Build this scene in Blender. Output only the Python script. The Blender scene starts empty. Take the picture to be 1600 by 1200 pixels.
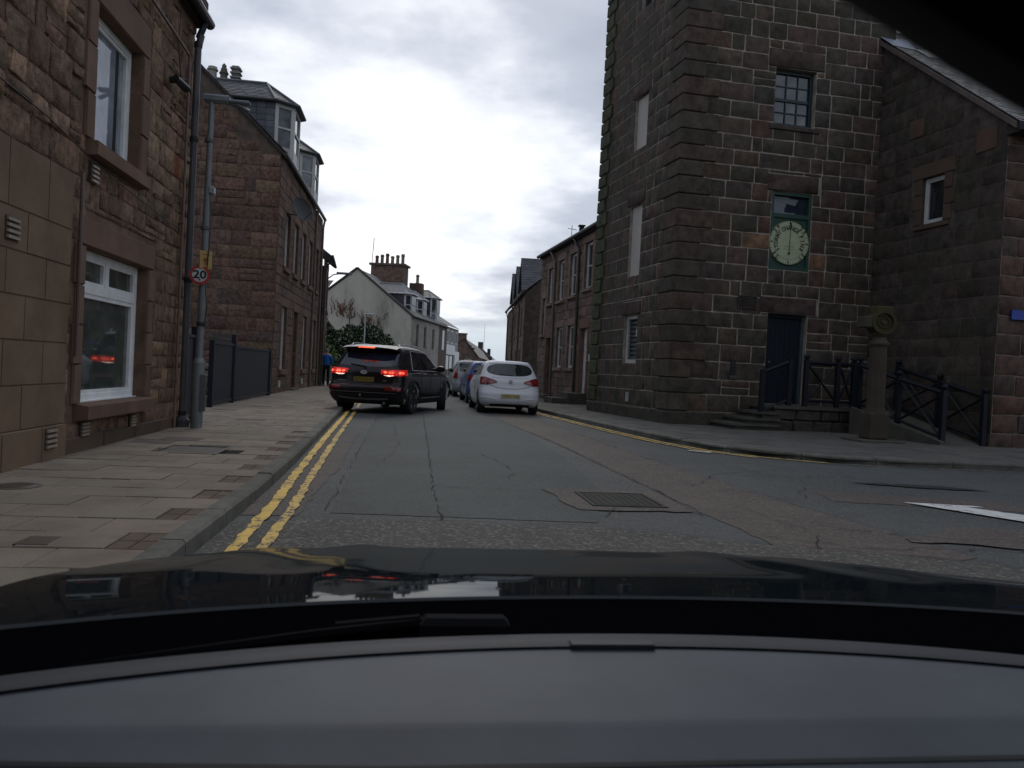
import bpy, bmesh, math, random
from mathutils import Vector, Matrix
R = math.radians
random.seed(7)
scene = bpy.context.scene
col = scene.collection

# ------------------------------------------------------------------ camera
cam_d = bpy.data.cameras.new('camera'); cam = bpy.data.objects.new('camera', cam_d); col.objects.link(cam)
cam_d.sensor_width = 36; cam_d.lens = 27.0; cam_d.clip_start = 0.02; cam_d.clip_end = 6000
CAM_H = 1.17
cam.location = (0, 0, CAM_H)
_yaw, _pitch, _roll = R(7.648), R(0.901), R(2.9)
cam.matrix_world = (Matrix.Translation((0, 0, CAM_H)) @ Matrix.Rotation(-_yaw, 4, 'Z')
                    @ Matrix.Rotation(math.pi/2 - _pitch, 4, 'X') @ Matrix.Rotation(_roll, 4, 'Z'))
cam_d.dof.use_dof = True; cam_d.dof.focus_distance = 14; cam_d.dof.aperture_fstop = 9
scene.camera = cam

# ------------------------------------------------------------------ world and sun
world = bpy.data.worlds.new('World'); scene.world = world; world.use_nodes = True
SUN_EL, SUN_ROT = R(42), R(4)
def build_world():
    nt = world.node_tree; N = nt.nodes; L = nt.links; N.clear()
    out = N.new('ShaderNodeOutputWorld'); bg = N.new('ShaderNodeBackground'); bg.inputs[1].default_value = 0.1
    L.new(bg.outputs[0], out.inputs[0])
    sky = N.new('ShaderNodeTexSky'); sky.sky_type = 'NISHITA'; sky.sun_disc = False
    sky.sun_elevation = SUN_EL; sky.sun_rotation = SUN_ROT
    tc = N.new('ShaderNodeTexCoord'); sep = N.new('ShaderNodeSeparateXYZ'); L.new(tc.outputs['Generated'], sep.inputs[0])
    def math_(op, a, b=None, clamp=False):
        m = N.new('ShaderNodeMath'); m.operation = op; m.use_clamp = clamp
        for i, v in enumerate((a, b)):
            if v is None: continue
            if isinstance(v, (int, float)): m.inputs[i].default_value = v
            else: L.new(v, m.inputs[i])
        return m.outputs[0]
    zc = math_('ADD', math_('MAXIMUM', sep.outputs[2], 0.0), 0.16)
    cx = math_('DIVIDE', sep.outputs[0], zc); cy = math_('DIVIDE', sep.outputs[1], zc)
    comb = N.new('ShaderNodeCombineXYZ'); L.new(cx, comb.inputs[0]); L.new(cy, comb.inputs[1])
    def noise(vec, scale, detail, rough, off):
        mp = N.new('ShaderNodeMapping'); L.new(vec, mp.inputs[0]); mp.inputs[1].default_value = off
        n = N.new('ShaderNodeTexNoise'); n.inputs['Scale'].default_value = scale; n.inputs['Detail'].default_value = detail
        n.inputs['Roughness'].default_value = rough; L.new(mp.outputs[0], n.inputs[0]); return n.outputs[0]
    n1 = noise(comb.outputs[0], 0.75, 7, 0.52, (3.1, 7.4, 0.0))
    n2 = noise(comb.outputs[0], 2.6, 8, 0.55, (1.7, 0.3, 2.0))
    # the overcast is thin where the sun stands behind it
    def glow(d, lo, hi):
        dp = N.new('ShaderNodeVectorMath'); dp.operation = 'DOT_PRODUCT'; L.new(tc.outputs['Generated'], dp.inputs[0])
        dp.inputs[1].default_value = Vector(d).normalized()
        mr = N.new('ShaderNodeMapRange'); mr.interpolation_type = 'SMOOTHSTEP'; L.new(dp.outputs['Value'], mr.inputs[0])
        mr.inputs[1].default_value = lo; mr.inputs[2].default_value = hi; mr.inputs[3].default_value = 0; mr.inputs[4].default_value = 1
        return mr.outputs[0]
    g = glow((-0.06, 1, 0.20), 0.945, 1.0)
    f = math_('ADD', math_('MULTIPLY', math_('SUBTRACT', n1, 0.5), 1.9), math_('MULTIPLY', math_('SUBTRACT', n2, 0.5), 1.0))
    f = math_('ADD', f, math_('MULTIPLY', g, 0.52)); f = math_('ADD', f, 0.27, True)
    # low bank of blue-grey cloud over the sea
    cr = N.new('ShaderNodeValToRGB'); L.new(f, cr.inputs[0]); e = cr.color_ramp.elements
    e[0].position = 0.0; e[0].color = (0.33, 0.37, 0.45, 1)
    e[1].position = 0.42; e[1].color = (0.50, 0.54, 0.63, 1)
    for p, c in ((0.56, (0.66, 0.70, 0.78)), (0.68, (0.84, 0.87, 0.93)), (0.82, (1.0, 1.01, 1.03)), (1.0, (1.12, 1.12, 1.12))):
        q = e.new(p); q.color = (*c, 1)
    bankn = noise(tc.outputs['Generated'], 5.0, 5, 0.55, (0.0, 0.4, 0.0))
    bz = math_('SUBTRACT', math_('MULTIPLY', bankn, 0.085), math_('SUBTRACT', sep.outputs[2], 0.028))
    mr = N.new('ShaderNodeMapRange'); mr.interpolation_type = 'SMOOTHSTEP'; L.new(bz, mr.inputs[0])
    mr.inputs[1].default_value = 0.0; mr.inputs[2].default_value = 0.03; mr.inputs[3].default_value = 0; mr.inputs[4].default_value = 0.9
    mx = N.new('ShaderNodeMixRGB'); L.new(mr.outputs[0], mx.inputs[0]); L.new(cr.outputs[0], mx.inputs[1])
    mx.inputs[2].default_value = (0.50, 0.60, 0.71, 1)
    sc = N.new('ShaderNodeMixRGB'); sc.blend_type = 'MULTIPLY'; sc.inputs[0].default_value = 1
    L.new(mx.outputs[0], sc.inputs[1]); sc.inputs[2].default_value = (8.0, 8.0, 8.0, 1)
    fin = N.new('ShaderNodeMixRGB'); fin.inputs[0].default_value = 0.92; L.new(sky.outputs[0], fin.inputs[1]); L.new(sc.outputs[0], fin.inputs[2])
    L.new(fin.outputs[0], bg.inputs[0])
build_world()
sun_d = bpy.data.lights.new('sun', 'SUN'); sun = bpy.data.objects.new('sun', sun_d); col.objects.link(sun)
sun_d.energy = 0.5; sun_d.angle = R(25); sun_d.color = (1.0, 0.96, 0.9)
sd = Vector((math.sin(SUN_ROT)*math.cos(SUN_EL), math.cos(SUN_ROT)*math.cos(SUN_EL), math.sin(SUN_EL)))
sun.rotation_euler = (-sd).to_track_quat('-Z', 'Y').to_euler()
scene.view_settings.view_transform = 'Standard'; scene.view_settings.look = 'None'
scene.view_settings.gamma = 1; scene.view_settings.exposure = 0.42; scene.view_settings.use_curve_mapping = False
scene.cycles.max_bounces = 6

# ------------------------------------------------------------------ materials
def new_mat(name):
    m = bpy.data.materials.new(name); m.use_nodes = True
    nt = m.node_tree; nt.nodes.clear()
    out = nt.nodes.new('ShaderNodeOutputMaterial'); b = nt.nodes.new('ShaderNodeBsdfPrincipled')
    nt.links.new(b.outputs[0], out.inputs[0]); return m, nt, b
def nz(nt, vec, scale, detail=5, rough=0.6):
    n = nt.nodes.new('ShaderNodeTexNoise'); n.inputs['Scale'].default_value = scale
    n.inputs['Detail'].default_value = detail; n.inputs['Roughness'].default_value = rough
    if vec is not None: nt.links.new(vec, n.inputs[0])
    return n.outputs[0]
def rmp(nt, f, stops):
    r = nt.nodes.new('ShaderNodeValToRGB'); nt.links.new(f, r.inputs[0]); e = r.color_ramp.elements
    e[0].position, e[0].color = stops[0][0], (*stops[0][1], 1); e[1].position, e[1].color = stops[-1][0], (*stops[-1][1], 1)
    for p, c in stops[1:-1]:
        q = e.new(p); q.color = (*c, 1)
    return r.outputs[0]
def mixc(nt, f, a, b, mode='MIX'):
    m = nt.nodes.new('ShaderNodeMixRGB'); m.blend_type = mode
    for i, v in enumerate((f, a, b)):
        if isinstance(v, (int, float)): m.inputs[i].default_value = v
        elif isinstance(v, tuple): m.inputs[i].default_value = (*v, 1)
        else: nt.links.new(v, m.inputs[i])
    return m.outputs[0]
def bump(nt, b, h, strength, dist):
    n = nt.nodes.new('ShaderNodeBump'); n.inputs['Strength'].default_value = strength; n.inputs['Distance'].default_value = dist
    nt.links.new(h, n.inputs['Height']); nt.links.new(n.outputs[0], b.inputs['Normal']); return n
def addm(nt, a, b, op='ADD'):
    m = nt.nodes.new('ShaderNodeMath'); m.operation = op
    for i, v in enumerate((a, b)):
        if isinstance(v, (int, float)): m.inputs[i].default_value = v
        else: nt.links.new(v, m.inputs[i])
    return m.outputs[0]
def tint_mat(name, rough=0.9, lo=0.7, hi=1.25, s1=3.0, s2=40.0, bstr=0.5, bdist=0.01, extra=None, extra_s=1.2, extra_r=(0.5, 0.65), spec=0.3, metallic=0.0, coat=0.0, stretch=None):
    """Procedural surface: per-piece colour in the 'tint' attribute, worn by two scales of noise."""
    m, nt, b = new_mat(name)
    at = nt.nodes.new('ShaderNodeAttribute'); at.attribute_name = 'tint'
    geo = nt.nodes.new('ShaderNodeNewGeometry'); v = geo.outputs['Position']
    if stretch:
        mp = nt.nodes.new('ShaderNodeMapping'); mp.inputs[3].default_value = stretch; nt.links.new(v, mp.inputs[0]); v = mp.outputs[0]
    n1 = nz(nt, v, s1, 6, 0.62); n2 = nz(nt, v, s2, 5, 0.7)
    c = mixc(nt, 1.0, at.outputs[0], rmp(nt, n1, [(0.3, (lo,)*3), (0.7, (hi,)*3)]), 'MULTIPLY')
    c = mixc(nt, 1.0, c, rmp(nt, n2, [(0.3, ((lo+1)/2,)*3), (0.7, ((hi+1)/2,)*3)]), 'MULTIPLY')
    if extra:
        n3 = nz(nt, v, extra_s, 7, 0.7)
        c = mixc(nt, rmp(nt, n3, [(extra_r[0], (0,)*3), (extra_r[1], (0.75,)*3)]), c, extra)
    nt.links.new(c, b.inputs['Base Color']); b.inputs['Roughness'].default_value = rough
    b.inputs['Specular IOR Level'].default_value = spec; b.inputs['Metallic'].default_value = metallic
    b.inputs['Coat Weight'].default_value = coat; b.inputs['Coat IOR'].default_value = 1.38; b.inputs['Coat Roughness'].default_value = 0.04
    if bstr > 0:
        bump(nt, b, addm(nt, addm(nt, n1, 0.6, 'MULTIPLY'), addm(nt, n2, 0.4, 'MULTIPLY')), bstr, bdist)
    return m
def glass_mat(name, base, rough=0.03, spec=0.8):
    m, nt, b = new_mat(name)
    at = nt.nodes.new('ShaderNodeAttribute'); at.attribute_name = 'tint'
    geo = nt.nodes.new('ShaderNodeNewGeometry')
    n = nz(nt, geo.outputs['Position'], 0.9, 2, 0.4); n2 = nz(nt, geo.outputs['Position'], 4.0, 4, 0.5)
    c = mixc(nt, 1.0, at.outputs[0], rmp(nt, n2, [(0.3, (0.6,)*3), (0.7, (1.3,)*3)]), 'MULTIPLY')
    nt.links.new(c, b.inputs['Base Color']); b.inputs['Roughness'].default_value = rough
    b.inputs['Specular IOR Level'].default_value = spec
    bump(nt, b, n, 0.06, 0.05)
    return m
def emit_mat(name, c, strength, base=(0.3, 0.02, 0.02)):
    m, nt, b = new_mat(name)
    b.inputs['Base Color'].default_value = (*base, 1); b.inputs['Roughness'].default_value = 0.15
    b.inputs['Emission Color'].default_value = (*c, 1); b.inputs['Emission Strength'].default_value = strength
    geo = nt.nodes.new('ShaderNodeNewGeometry'); n = nz(nt, geo.outputs['Position'], 26, 2, 0.5)
    e = nt.nodes.new('ShaderNodeMath'); e.operation = 'MULTIPLY'
    r = rmp(nt, n, [(0.38, (0.25,)*3), (0.62, (1.6,)*3)])
    nt.links.new(r, e.inputs[0]); e.inputs[1].default_value = strength; nt.links.new(e.outputs[0], b.inputs['Emission Strength'])
    return m

M = {}
M['rubble'] = tint_mat('red_sandstone_rubble', 0.95, 0.5, 1.5, 11.0, 38, 1.0, 0.045, extra=(0.085, 0.058, 0.044), extra_s=2.4, extra_r=(0.56, 0.8))
M['ashlar'] = tint_mat('dressed_sandstone', 0.92, 0.8, 1.2, 2.0, 70, 0.35, 0.006, extra=(0.085, 0.058, 0.042), extra_s=1.3, extra_r=(0.55, 0.9))
M['tower'] = tint_mat('weathered_tower_stone', 0.93, 0.52, 1.5, 4.5, 34, 1.0, 0.030, extra=(0.052, 0.051, 0.031), extra_s=1.1, extra_r=(0.48, 0.72))
M['mortar'] = tint_mat('lime_mortar', 0.95, 0.6, 1.4, 4, 50, 0.8, 0.01)
M['render'] = tint_mat('harling', 0.95, 0.8, 1.12, 0.9, 22, 0.5, 0.02, extra=(0.10, 0.10, 0.092), extra_s=0.55, extra_r=(0.52, 0.72), stretch=(1, 1, 0.35))
M['slate'] = tint_mat('roof_slate', 0.55, 0.7, 1.35, 4, 40, 0.4, 0.006, spec=0.5)
M['paint'] = tint_mat('painted_surface', 0.45, 0.86, 1.1, 5, 60, 0.12, 0.002, spec=0.4)
M['metal'] = tint_mat('dull_metal', 0.5, 0.8, 1.15, 5, 60, 0.2, 0.003, spec=0.5)
M['galv'] = tint_mat('galvanised_steel', 0.5, 0.8, 1.2, 3, 30, 0.15, 0.003, spec=0.5, metallic=0.3)
M['slab'] = tint_mat('concrete_slab', 0.9, 0.72, 1.2, 2.2, 60, 0.35, 0.005, extra=(0.085, 0.077, 0.06), extra_s=1.1, extra_r=(0.55, 0.85))
M['kerb'] = tint_mat('worn_kerb_stone', 0.88, 0.72, 1.25, 4, 55, 0.4, 0.006, extra=(0.045, 0.05, 0.032), extra_s=1.8, extra_r=(0.5, 0.7))
M['wood'] = tint_mat('painted_timber', 0.6, 0.75, 1.2, 6, 50, 0.3, 0.004)
M['cloth'] = tint_mat('cloth', 0.95, 0.85, 1.12, 9, 60, 0.3, 0.006)
M['skin'] = tint_mat('skin', 0.6, 0.95, 1.05, 9, 60, 0.1, 0.002)
M['leaf'] = tint_mat('leaves', 0.7, 0.45, 1.5, 1.6, 12, 0.0, 0.01)
M['rubber'] = tint_mat('tyre_rubber', 0.85, 0.8, 1.2, 9, 60, 0.3, 0.003)
M['plastic'] = tint_mat('trim_plastic', 0.62, 0.84, 1.16, 7, 420, 0.5, 0.0012, spec=0.35)
M['black'] = tint_mat('dull_black', 0.9, 0.9, 1.1, 9, 200, 0.2, 0.001, spec=0.08)
M['glass'] = glass_mat('window_glass', None)
M['carglass'] = glass_mat('car_glass', None, 0.02, 0.6)
M['carpaint'] = tint_mat('car_paint', 0.35, 0.97, 1.03, 2, 20, 0.0, 0.001, spec=0.2, coat=0.42)
M['brake'] = emit_mat('lit_brake_lamp', (1.0, 0.10, 0.04), 1.7)
M['brakeglow'] = emit_mat('glowing_red_lens', (1.0, 0.015, 0.012), 0.30)
M['reverse'] = emit_mat('lit_reversing_lamp', (1.0, 0.62, 0.48), 0.9, (0.8, 0.8, 0.8))
M['redlens'] = glass_mat('red_lens', None, 0.08, 0.7)

def asphalt_mat(name, base, chip, chip_amt, scale, bstr, stain=(0.030, 0.030, 0.030)):
    m, nt, b = new_mat(name)
    geo = nt.nodes.new('ShaderNodeNewGeometry'); v = geo.outputs['Position']
    n0 = nz(nt, v, 0.45, 6, 0.65); n1 = nz(nt, v, scale, 3, 0.8); n2 = nz(nt, v, 2.6, 7, 0.7)
    c = mixc(nt, 1.0, base, rmp(nt, n0, [(0.3, (0.74,)*3), (0.72, (1.24,)*3)]), 'MULTIPLY')
    c = mixc(nt, rmp(nt, n2, [(0.5, (0,)*3), (0.8, (0.55,)*3)]), c, stain)
    vo = nt.nodes.new('ShaderNodeTexVoronoi'); vo.inputs['Scale'].default_value = scale*0.8; nt.links.new(v, vo.inputs[0])
    sp = nt.nodes.new('ShaderNodeSeparateColor'); nt.links.new(vo.outputs['Color'], sp.inputs[0])
    c = mixc(nt, rmp(nt, sp.outputs[0], [(1-chip_amt, (0,)*3), (1.0, (0.9,)*3)]), c, chip)
    c = mixc(nt, rmp(nt, n1, [(0.35, (0.6,)*3), (0.5, (0,)*3)]), c, (0.018, 0.018, 0.019))
    nt.links.new(c, b.inputs['Base Color']); b.inputs['Roughness'].default_value = 0.82
    b.inputs['Specular IOR Level'].default_value = 0.35
    h = addm(nt, addm(nt, vo.outputs['Distance'], 0.5, 'MULTIPLY'), addm(nt, n1, 0.7, 'MULTIPLY'))
    bump(nt, b, h, bstr, 0.008)
    return m
M['asphalt'] = asphalt_mat('asphalt', (0.077, 0.080, 0.077), (0.14, 0.145, 0.14), 0.25, 75, 0.45)
M['asphalt_smooth'] = asphalt_mat('asphalt_patch', (0.064, 0.072, 0.069), (0.11, 0.118, 0.112), 0.2, 85, 0.3)
M['asphalt_old'] = asphalt_mat('old_asphalt', (0.100, 0.080, 0.068), (0.17, 0.145, 0.125), 0.3, 62, 0.6)
M['asphalt_coarse'] = asphalt_mat('coarse_asphalt', (0.074, 0.069, 0.060), (0.20, 0.19, 0.165), 0.3, 60, 1.0, (0.022, 0.022, 0.022))
def worn_paint(name, c, wear):
    m, nt, b = new_mat(name); geo = nt.nodes.new('ShaderNodeNewGeometry'); v = geo.outputs['Position']
    n = addm(nt, addm(nt, nz(nt, v, 26, 5, 0.75), 0.6, 'MULTIPLY'), addm(nt, nz(nt, v, 3.2, 5, 0.6), 0.4, 'MULTIPLY'))
    cc = mixc(nt, rmp(nt, n, [(wear, (0,)*3), (wear+0.035, (1,)*3)]), (0.062, 0.062, 0.06), mixc(nt, 1.0, c, rmp(nt, nz(nt, v, 9, 5), [(0.3, (0.75,)*3), (0.7, (1.15,)*3)]), 'MULTIPLY'))
    nt.links.new(cc, b.inputs['Base Color']); b.inputs['Roughness'].default_value = 0.75; return m
M['yellow'] = worn_paint('worn_yellow_line_paint', (0.72, 0.47, 0.09), 0.43)
M['yellow_worn'] = worn_paint('very_worn_yellow_paint', (0.66, 0.44, 0.10), 0.452)
M['yellow_faint'] = worn_paint('almost_gone_yellow_paint', (0.40, 0.33, 0.16), 0.50)
M['whiteline'] = worn_paint('worn_white_road_paint', (0.62, 0.62, 0.60), 0.42)

# ------------------------------------------------------------------ mesh helpers
class MB:
    def __init__(s): s.v = []; s.f = []; s.c = []; s.t = (1, 1, 1)
    def add(s, vs, fs, t=None):
        k = len(s.v); s.v += [tuple(p) for p in vs]; s.f += [tuple(i+k for i in f) for f in fs]
        t = t or s.t; s.c += [t]*len(vs)
    def hexa(s, p, t=None):   # p: 8 points, bottom ring then top ring
        s.add(p, [(3, 2, 1, 0), (4, 5, 6, 7), (0, 1, 5, 4), (1, 2, 6, 5), (2, 3, 7, 6), (3, 0, 4, 7)], t)
    def box(s, x0, x1, y0, y1, z0, z1, t=None):
        s.hexa([(x0, y0, z0), (x1, y0, z0), (x1, y1, z0), (x0, y1, z0), (x0, y0, z1), (x1, y0, z1), (x1, y1, z1), (x0, y1, z1)], t)
    def bbox(s, x0, x1, y0, y1, z0, z1, b=0.01, t=None):   # bevelled top and bottom
        r = [(x0, x1, y0, y1)]; ring = lambda i, z: [(x0+i, y0+i, z), (x1-i, y0+i, z), (x1-i, y1-i, z), (x0+i, y1-i, z)]
        vs = ring(b, z0)+ring(0, z0+b)+ring(0, z1-b)+ring(b, z1); fs = [(3, 2, 1, 0), (12, 13, 14, 15)]
        for k in range(3):
            for i in range(4): fs.append((k*4+i, k*4+(i+1) % 4, k*4+4+(i+1) % 4, k*4+4+i))
        s.add(vs, fs, t)
    def fbox(s, fr, u0, u1, v0, v1, n0, n1, t=None):
        P = fr.P
        s.hexa([P(u0, v0, n1), P(u1, v0, n1), P(u1, v0, n0), P(u0, v0, n0), P(u0, v1, n1), P(u1, v1, n1), P(u1, v1, n0), P(u0, v1, n0)], t)
    def tube(s, pts, r, n=8, t=None, r2=None, cap=True):
        pts = [Vector(p) for p in pts]; k0 = len(s.v); m = len(pts); vs = []; fs = []
        up0 = None
        for i, p in enumerate(pts):
            d = (pts[min(i+1, m-1)]-pts[max(i-1, 0)]).normalized()
            a = Vector((0, 0, 1)) if abs(d.z) < 0.9 else Vector((1, 0, 0))
            x = d.cross(a).normalized(); y = x.cross(d)
            rr = r if r2 is None else r+(r2-r)*i/max(1, m-1)
            for j in range(n):
                an = 2*math.pi*j/n; vs.append(p+x*math.cos(an)*rr+y*math.sin(an)*rr)
        for i in range(m-1):
            for j in range(n): fs.append((i*n+j, i*n+(j+1) % n, (i+1)*n+(j+1) % n, (i+1)*n+j))
        if cap: fs += [tuple(range(n))[::-1], tuple((m-1)*n+j for j in range(n))]
        s.add(vs, fs, t)
    def lathe(s, o, prof, n=16, t=None, axis='z', sx=1, sy=1):
        vs = []; fs = []; m = len(prof)
        for r, h in prof:
            for j in range(n):
                a = 2*math.pi*j/n; x, y = r*math.cos(a)*sx, r*math.sin(a)*sy
                q = {'z': (x, y, h), 'x': (h, x, y), 'y': (x, h, y)}[axis]; vs.append(Vector(o)+Vector(q))
        for i in range(m-1):
            for j in range(n): fs.append((i*n+j, i*n+(j+1) % n, (i+1)*n+(j+1) % n, (i+1)*n+j))
        fs += [tuple(range(n))[::-1], tuple((m-1)*n+j for j in range(n))]
        s.add(vs, fs, t)
    def poly_prism(s, pts, z0, z1, t=None):
        n = len(pts); vs = [(p[0], p[1], z0) for p in pts]+[(p[0], p[1], z1) for p in pts]
        s.add(vs, [tuple(range(n))[::-1], tuple(range(n, 2*n))]+[(i, (i+1) % n, n+(i+1) % n, n+i) for i in range(n)], t)
    def build(s, name, mat, parent=None, smooth=False, local=False, angle=35, fix=False):
        me = bpy.data.meshes.new(name)
        off = Vector((0, 0, 0))
        if parent is not None and not local: off = wloc(parent)
        me.from_pydata([tuple(Vector(p)-off) for p in s.v], [], s.f)
        a = me.color_attributes.new('tint', 'FLOAT_COLOR', 'POINT')
        a.data.foreach_set('color', [x for c in s.c for x in (c[0], c[1], c[2], 1.0)])
        if fix:
            bm = bmesh.new(); bm.from_mesh(me); bmesh.ops.recalc_face_normals(bm, faces=bm.faces); bm.to_mesh(me); bm.free()
        if smooth:
            me.shade_smooth(); me.set_sharp_from_angle(angle=R(angle))
        for m_ in (mat if isinstance(mat, (list, tuple)) else [mat]): me.materials.append(m_)
        o = bpy.data.objects.new(name, me); col.objects.link(o)
        if parent is not None: o.parent = parent
        return o
def wloc(o):
    v = Vector((0, 0, 0))
    while o is not None: v = v+o.location; o = o.parent
    return v
def tag(o, label=None, cat=None, group=None, kind=None):
    if label: o['label'] = label
    if cat: o['category'] = cat
    if group: o['group'] = group
    if kind: o['kind'] = kind
    return o
def thing(name, label, cat, loc=(0, 0, 0), rz=0, group=None):
    o = bpy.data.objects.new(name, None); col.objects.link(o); o.location = loc; o.rotation_euler = (0, 0, rz)
    o.empty_display_size = 0.1
    return tag(o, label, cat, group)
def struct(name, mb, mat, **k): return tag(mb.build(name, mat, **k), kind='structure')
class Fr:
    """A vertical wall frame: u along the wall, v up, n out of the wall."""
    def __init__(s, O, U, N): s.O = Vector((*O, 0)); s.U = Vector((*U, 0)).normalized(); s.N = Vector((*N, 0)).normalized()
    def P(s, u, v, n=0): return s.O+s.U*u+s.N*n+Vector((0, 0, v))
def jit(c, a=0.12, h=0.0):
    k = 1+random.uniform(-a, a); return (c[0]*k*(1+random.uniform(-h, h)), c[1]*k, c[2]*k*(1+random.uniform(-h, h)))

def stone(mb, fr, u0, u1, v0, v1, depth=0.03, rough=0.01, corner=0.012, t=None, gap=0.008, back=-0.03, fine=True):
    u0 += gap; u1 -= gap; v0 += gap; v1 -= gap
    if u1-u0 < 0.02 or v1-v0 < 0.02: return
    rj = lambda a: random.uniform(-a, a)
    c = min(corner, (u1-u0)*0.25, (v1-v0)*0.25)
    if not fine:
        p = [(u0+rj(c*.5), v0+rj(c*.5)), (u1+rj(c*.5), v0+rj(c*.5)), (u1+rj(c*.5), v1+rj(c*.5)), (u0+rj(c*.5), v1+rj(c*.5))]
        q = [(u0+c, v0+c), (u1-c, v0+c), (u1-c, v1-c), (u0+c, v1-c)]
        d = depth+rj(rough)
        vs = [fr.P(a, b, back) for a, b in p]+[fr.P(a, b, depth*0.4) for a, b in p]+[fr.P(a, b, d+rj(rough*.4)) for a, b in q]
        fs = [(8, 9, 10, 11)]
        for k in (0, 4):
            for i in range(4): fs.append((k+i, k+(i+1) % 4, k+4+(i+1) % 4, k+4+i))
        mb.add(vs, fs, t); return
    us = [u0, u0+c, u0+(u1-u0)*(0.5+rj(.12)), u1-c, u1]; vv = [v0, v0+c, v1-c, v1]
    nu, nv = 5, 4; vs = []; ring = []
    d = depth+rj(rough*0.7)
    w = c*0.55
    for j in range(nv):
        for i in range(nu):
            a, b = us[i], vv[j]; e = (i in (0, nu-1)) or (j in (0, nv-1)); cn = (i in (0, nu-1)) and (j in (0, nv-1))
            if cn: a += c*0.6*(1 if i == 0 else -1); b += c*0.6*(1 if j == 0 else -1)
            vs.append(fr.P(a+rj(w), b+rj(w), (depth*0.35 if e else d+rj(rough))))
            if e: ring.append(j*nu+i)
    fs = [(j*nu+i, j*nu+i+1, (j+1)*nu+i+1, (j+1)*nu+i) for j in range(nv-1) for i in range(nu-1)]
    loop = [i for i in range(nu)]+[j*nu+nu-1 for j in range(1, nv)]+[(nv-1)*nu+i for i in range(nu-2, -1, -1)]+[j*nu for j in range(nv-2, 0, -1)]
    k = len(vs)
    for i in loop: vs.append(Vector(vs[i])+fr.N*(back-depth*0.35))
    n = len(loop)
    for i in range(n): fs.append((loop[(i+1) % n], loop[i], k+i, k+(i+1) % n))
    mb.add(vs, fs, t)

def rows(v0, v1, h, j=0.2):
    out = [v0]
    while out[-1] < v1-h*0.6: out.append(out[-1]+h*(1+random.uniform(-j, j)))
    s = (v1-v0)/(out[-1]-v0); return [v0+(x-v0)*s for x in out]
def lay(u0, u1, vr, w, openings, split=0.0, wj=0.35):
    """Yield stone rectangles in courses, leaving the openings free."""
    def sub_int(ints, a, b):
        r = []
        for x, y in ints:
            if b <= x or a >= y: r.append((x, y)); continue
            if a > x: r.append((x, a))
            if b < y: r.append((b, y))
        return r
    def cells(x, y, b0, b1):
        n = max(1, round((y-x)/w)); e = [x]
        for i in range(1, n): e.append(x+(y-x)*(i+random.uniform(-wj, wj))/n)
        e.append(y)
        for a, c in zip(e, e[1:]):
            if split and random.random() < split and b1-b0 > 0.2 and c-a > 0.15:
                m = (b0+b1)/2+random.uniform(-.03, .03); yield (a, c, b0, m); yield (a, c, m, b1)
            else: yield (a, c, b0, b1)
    for v0, v1 in zip(vr, vr[1:]):
        ops = [o for o in openings if min(o[3], v1)-max(o[2], v0) > 0.03 and o[1] > u0 and o[0] < u1]
        free = [(u0, u1)]
        for o in ops: free = sub_int(free, o[0], o[1])
        for x, y in free:
            if y-x > 0.03: yield from cells(x, y, v0, v1)
        if ops:
            cuts = sorted(set([v0, v1]+[e for o in ops for e in (o[2], o[3]) if v0+0.03 < e < v1-0.03]))
            for b0, b1 in zip(cuts, cuts[1:]):
                if b1-b0 < 0.03: continue
                fb = [(u0, u1)]
                for o in ops:
                    if o[2] < (b0+b1)/2 < o[3]: fb = sub_int(fb, o[0], o[1])
                for x, y in free: fb = sub_int(fb, x, y)
                for x, y in fb:
                    if y-x > 0.03: yield from cells(x, y, b0, b1)

def holed_wall(mb, fr, u0, u1, v0, v1, ops, rec=0.22, t=None, thick=0.3):
    us = sorted(set([u0, u1]+[min(max(x, u0), u1) for o in ops for x in o[:2]])); vs_ = sorted(set([v0, v1]+[min(max(x, v0), v1) for o in ops for x in o[2:4]]))
    for a, b in zip(us, us[1:]):
        for c, d in zip(vs_, vs_[1:]):
            mu, mv = (a+b)/2, (c+d)/2
            if any(o[0] < mu < o[1] and o[2] < mv < o[3] for o in ops): continue
            mb.add([fr.P(a, c), fr.P(b, c), fr.P(b, d), fr.P(a, d)], [(0, 1, 2, 3)], t)
    for o in ops:
        a, b, c, d = o[:4]
        ring = [(a, c), (b, c), (b, d), (a, d)]
        for i in range(4):
            p, q = ring[i], ring[(i+1) % 4]
            mb.add([fr.P(*p), fr.P(*q), fr.P(*q, -rec), fr.P(*p, -rec)], [(0, 1, 2, 3)], t)
        mb.add([fr.P(*p, -rec) for p in ring], [(0, 1, 2, 3)], (0.01, 0.01, 0.01))

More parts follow.
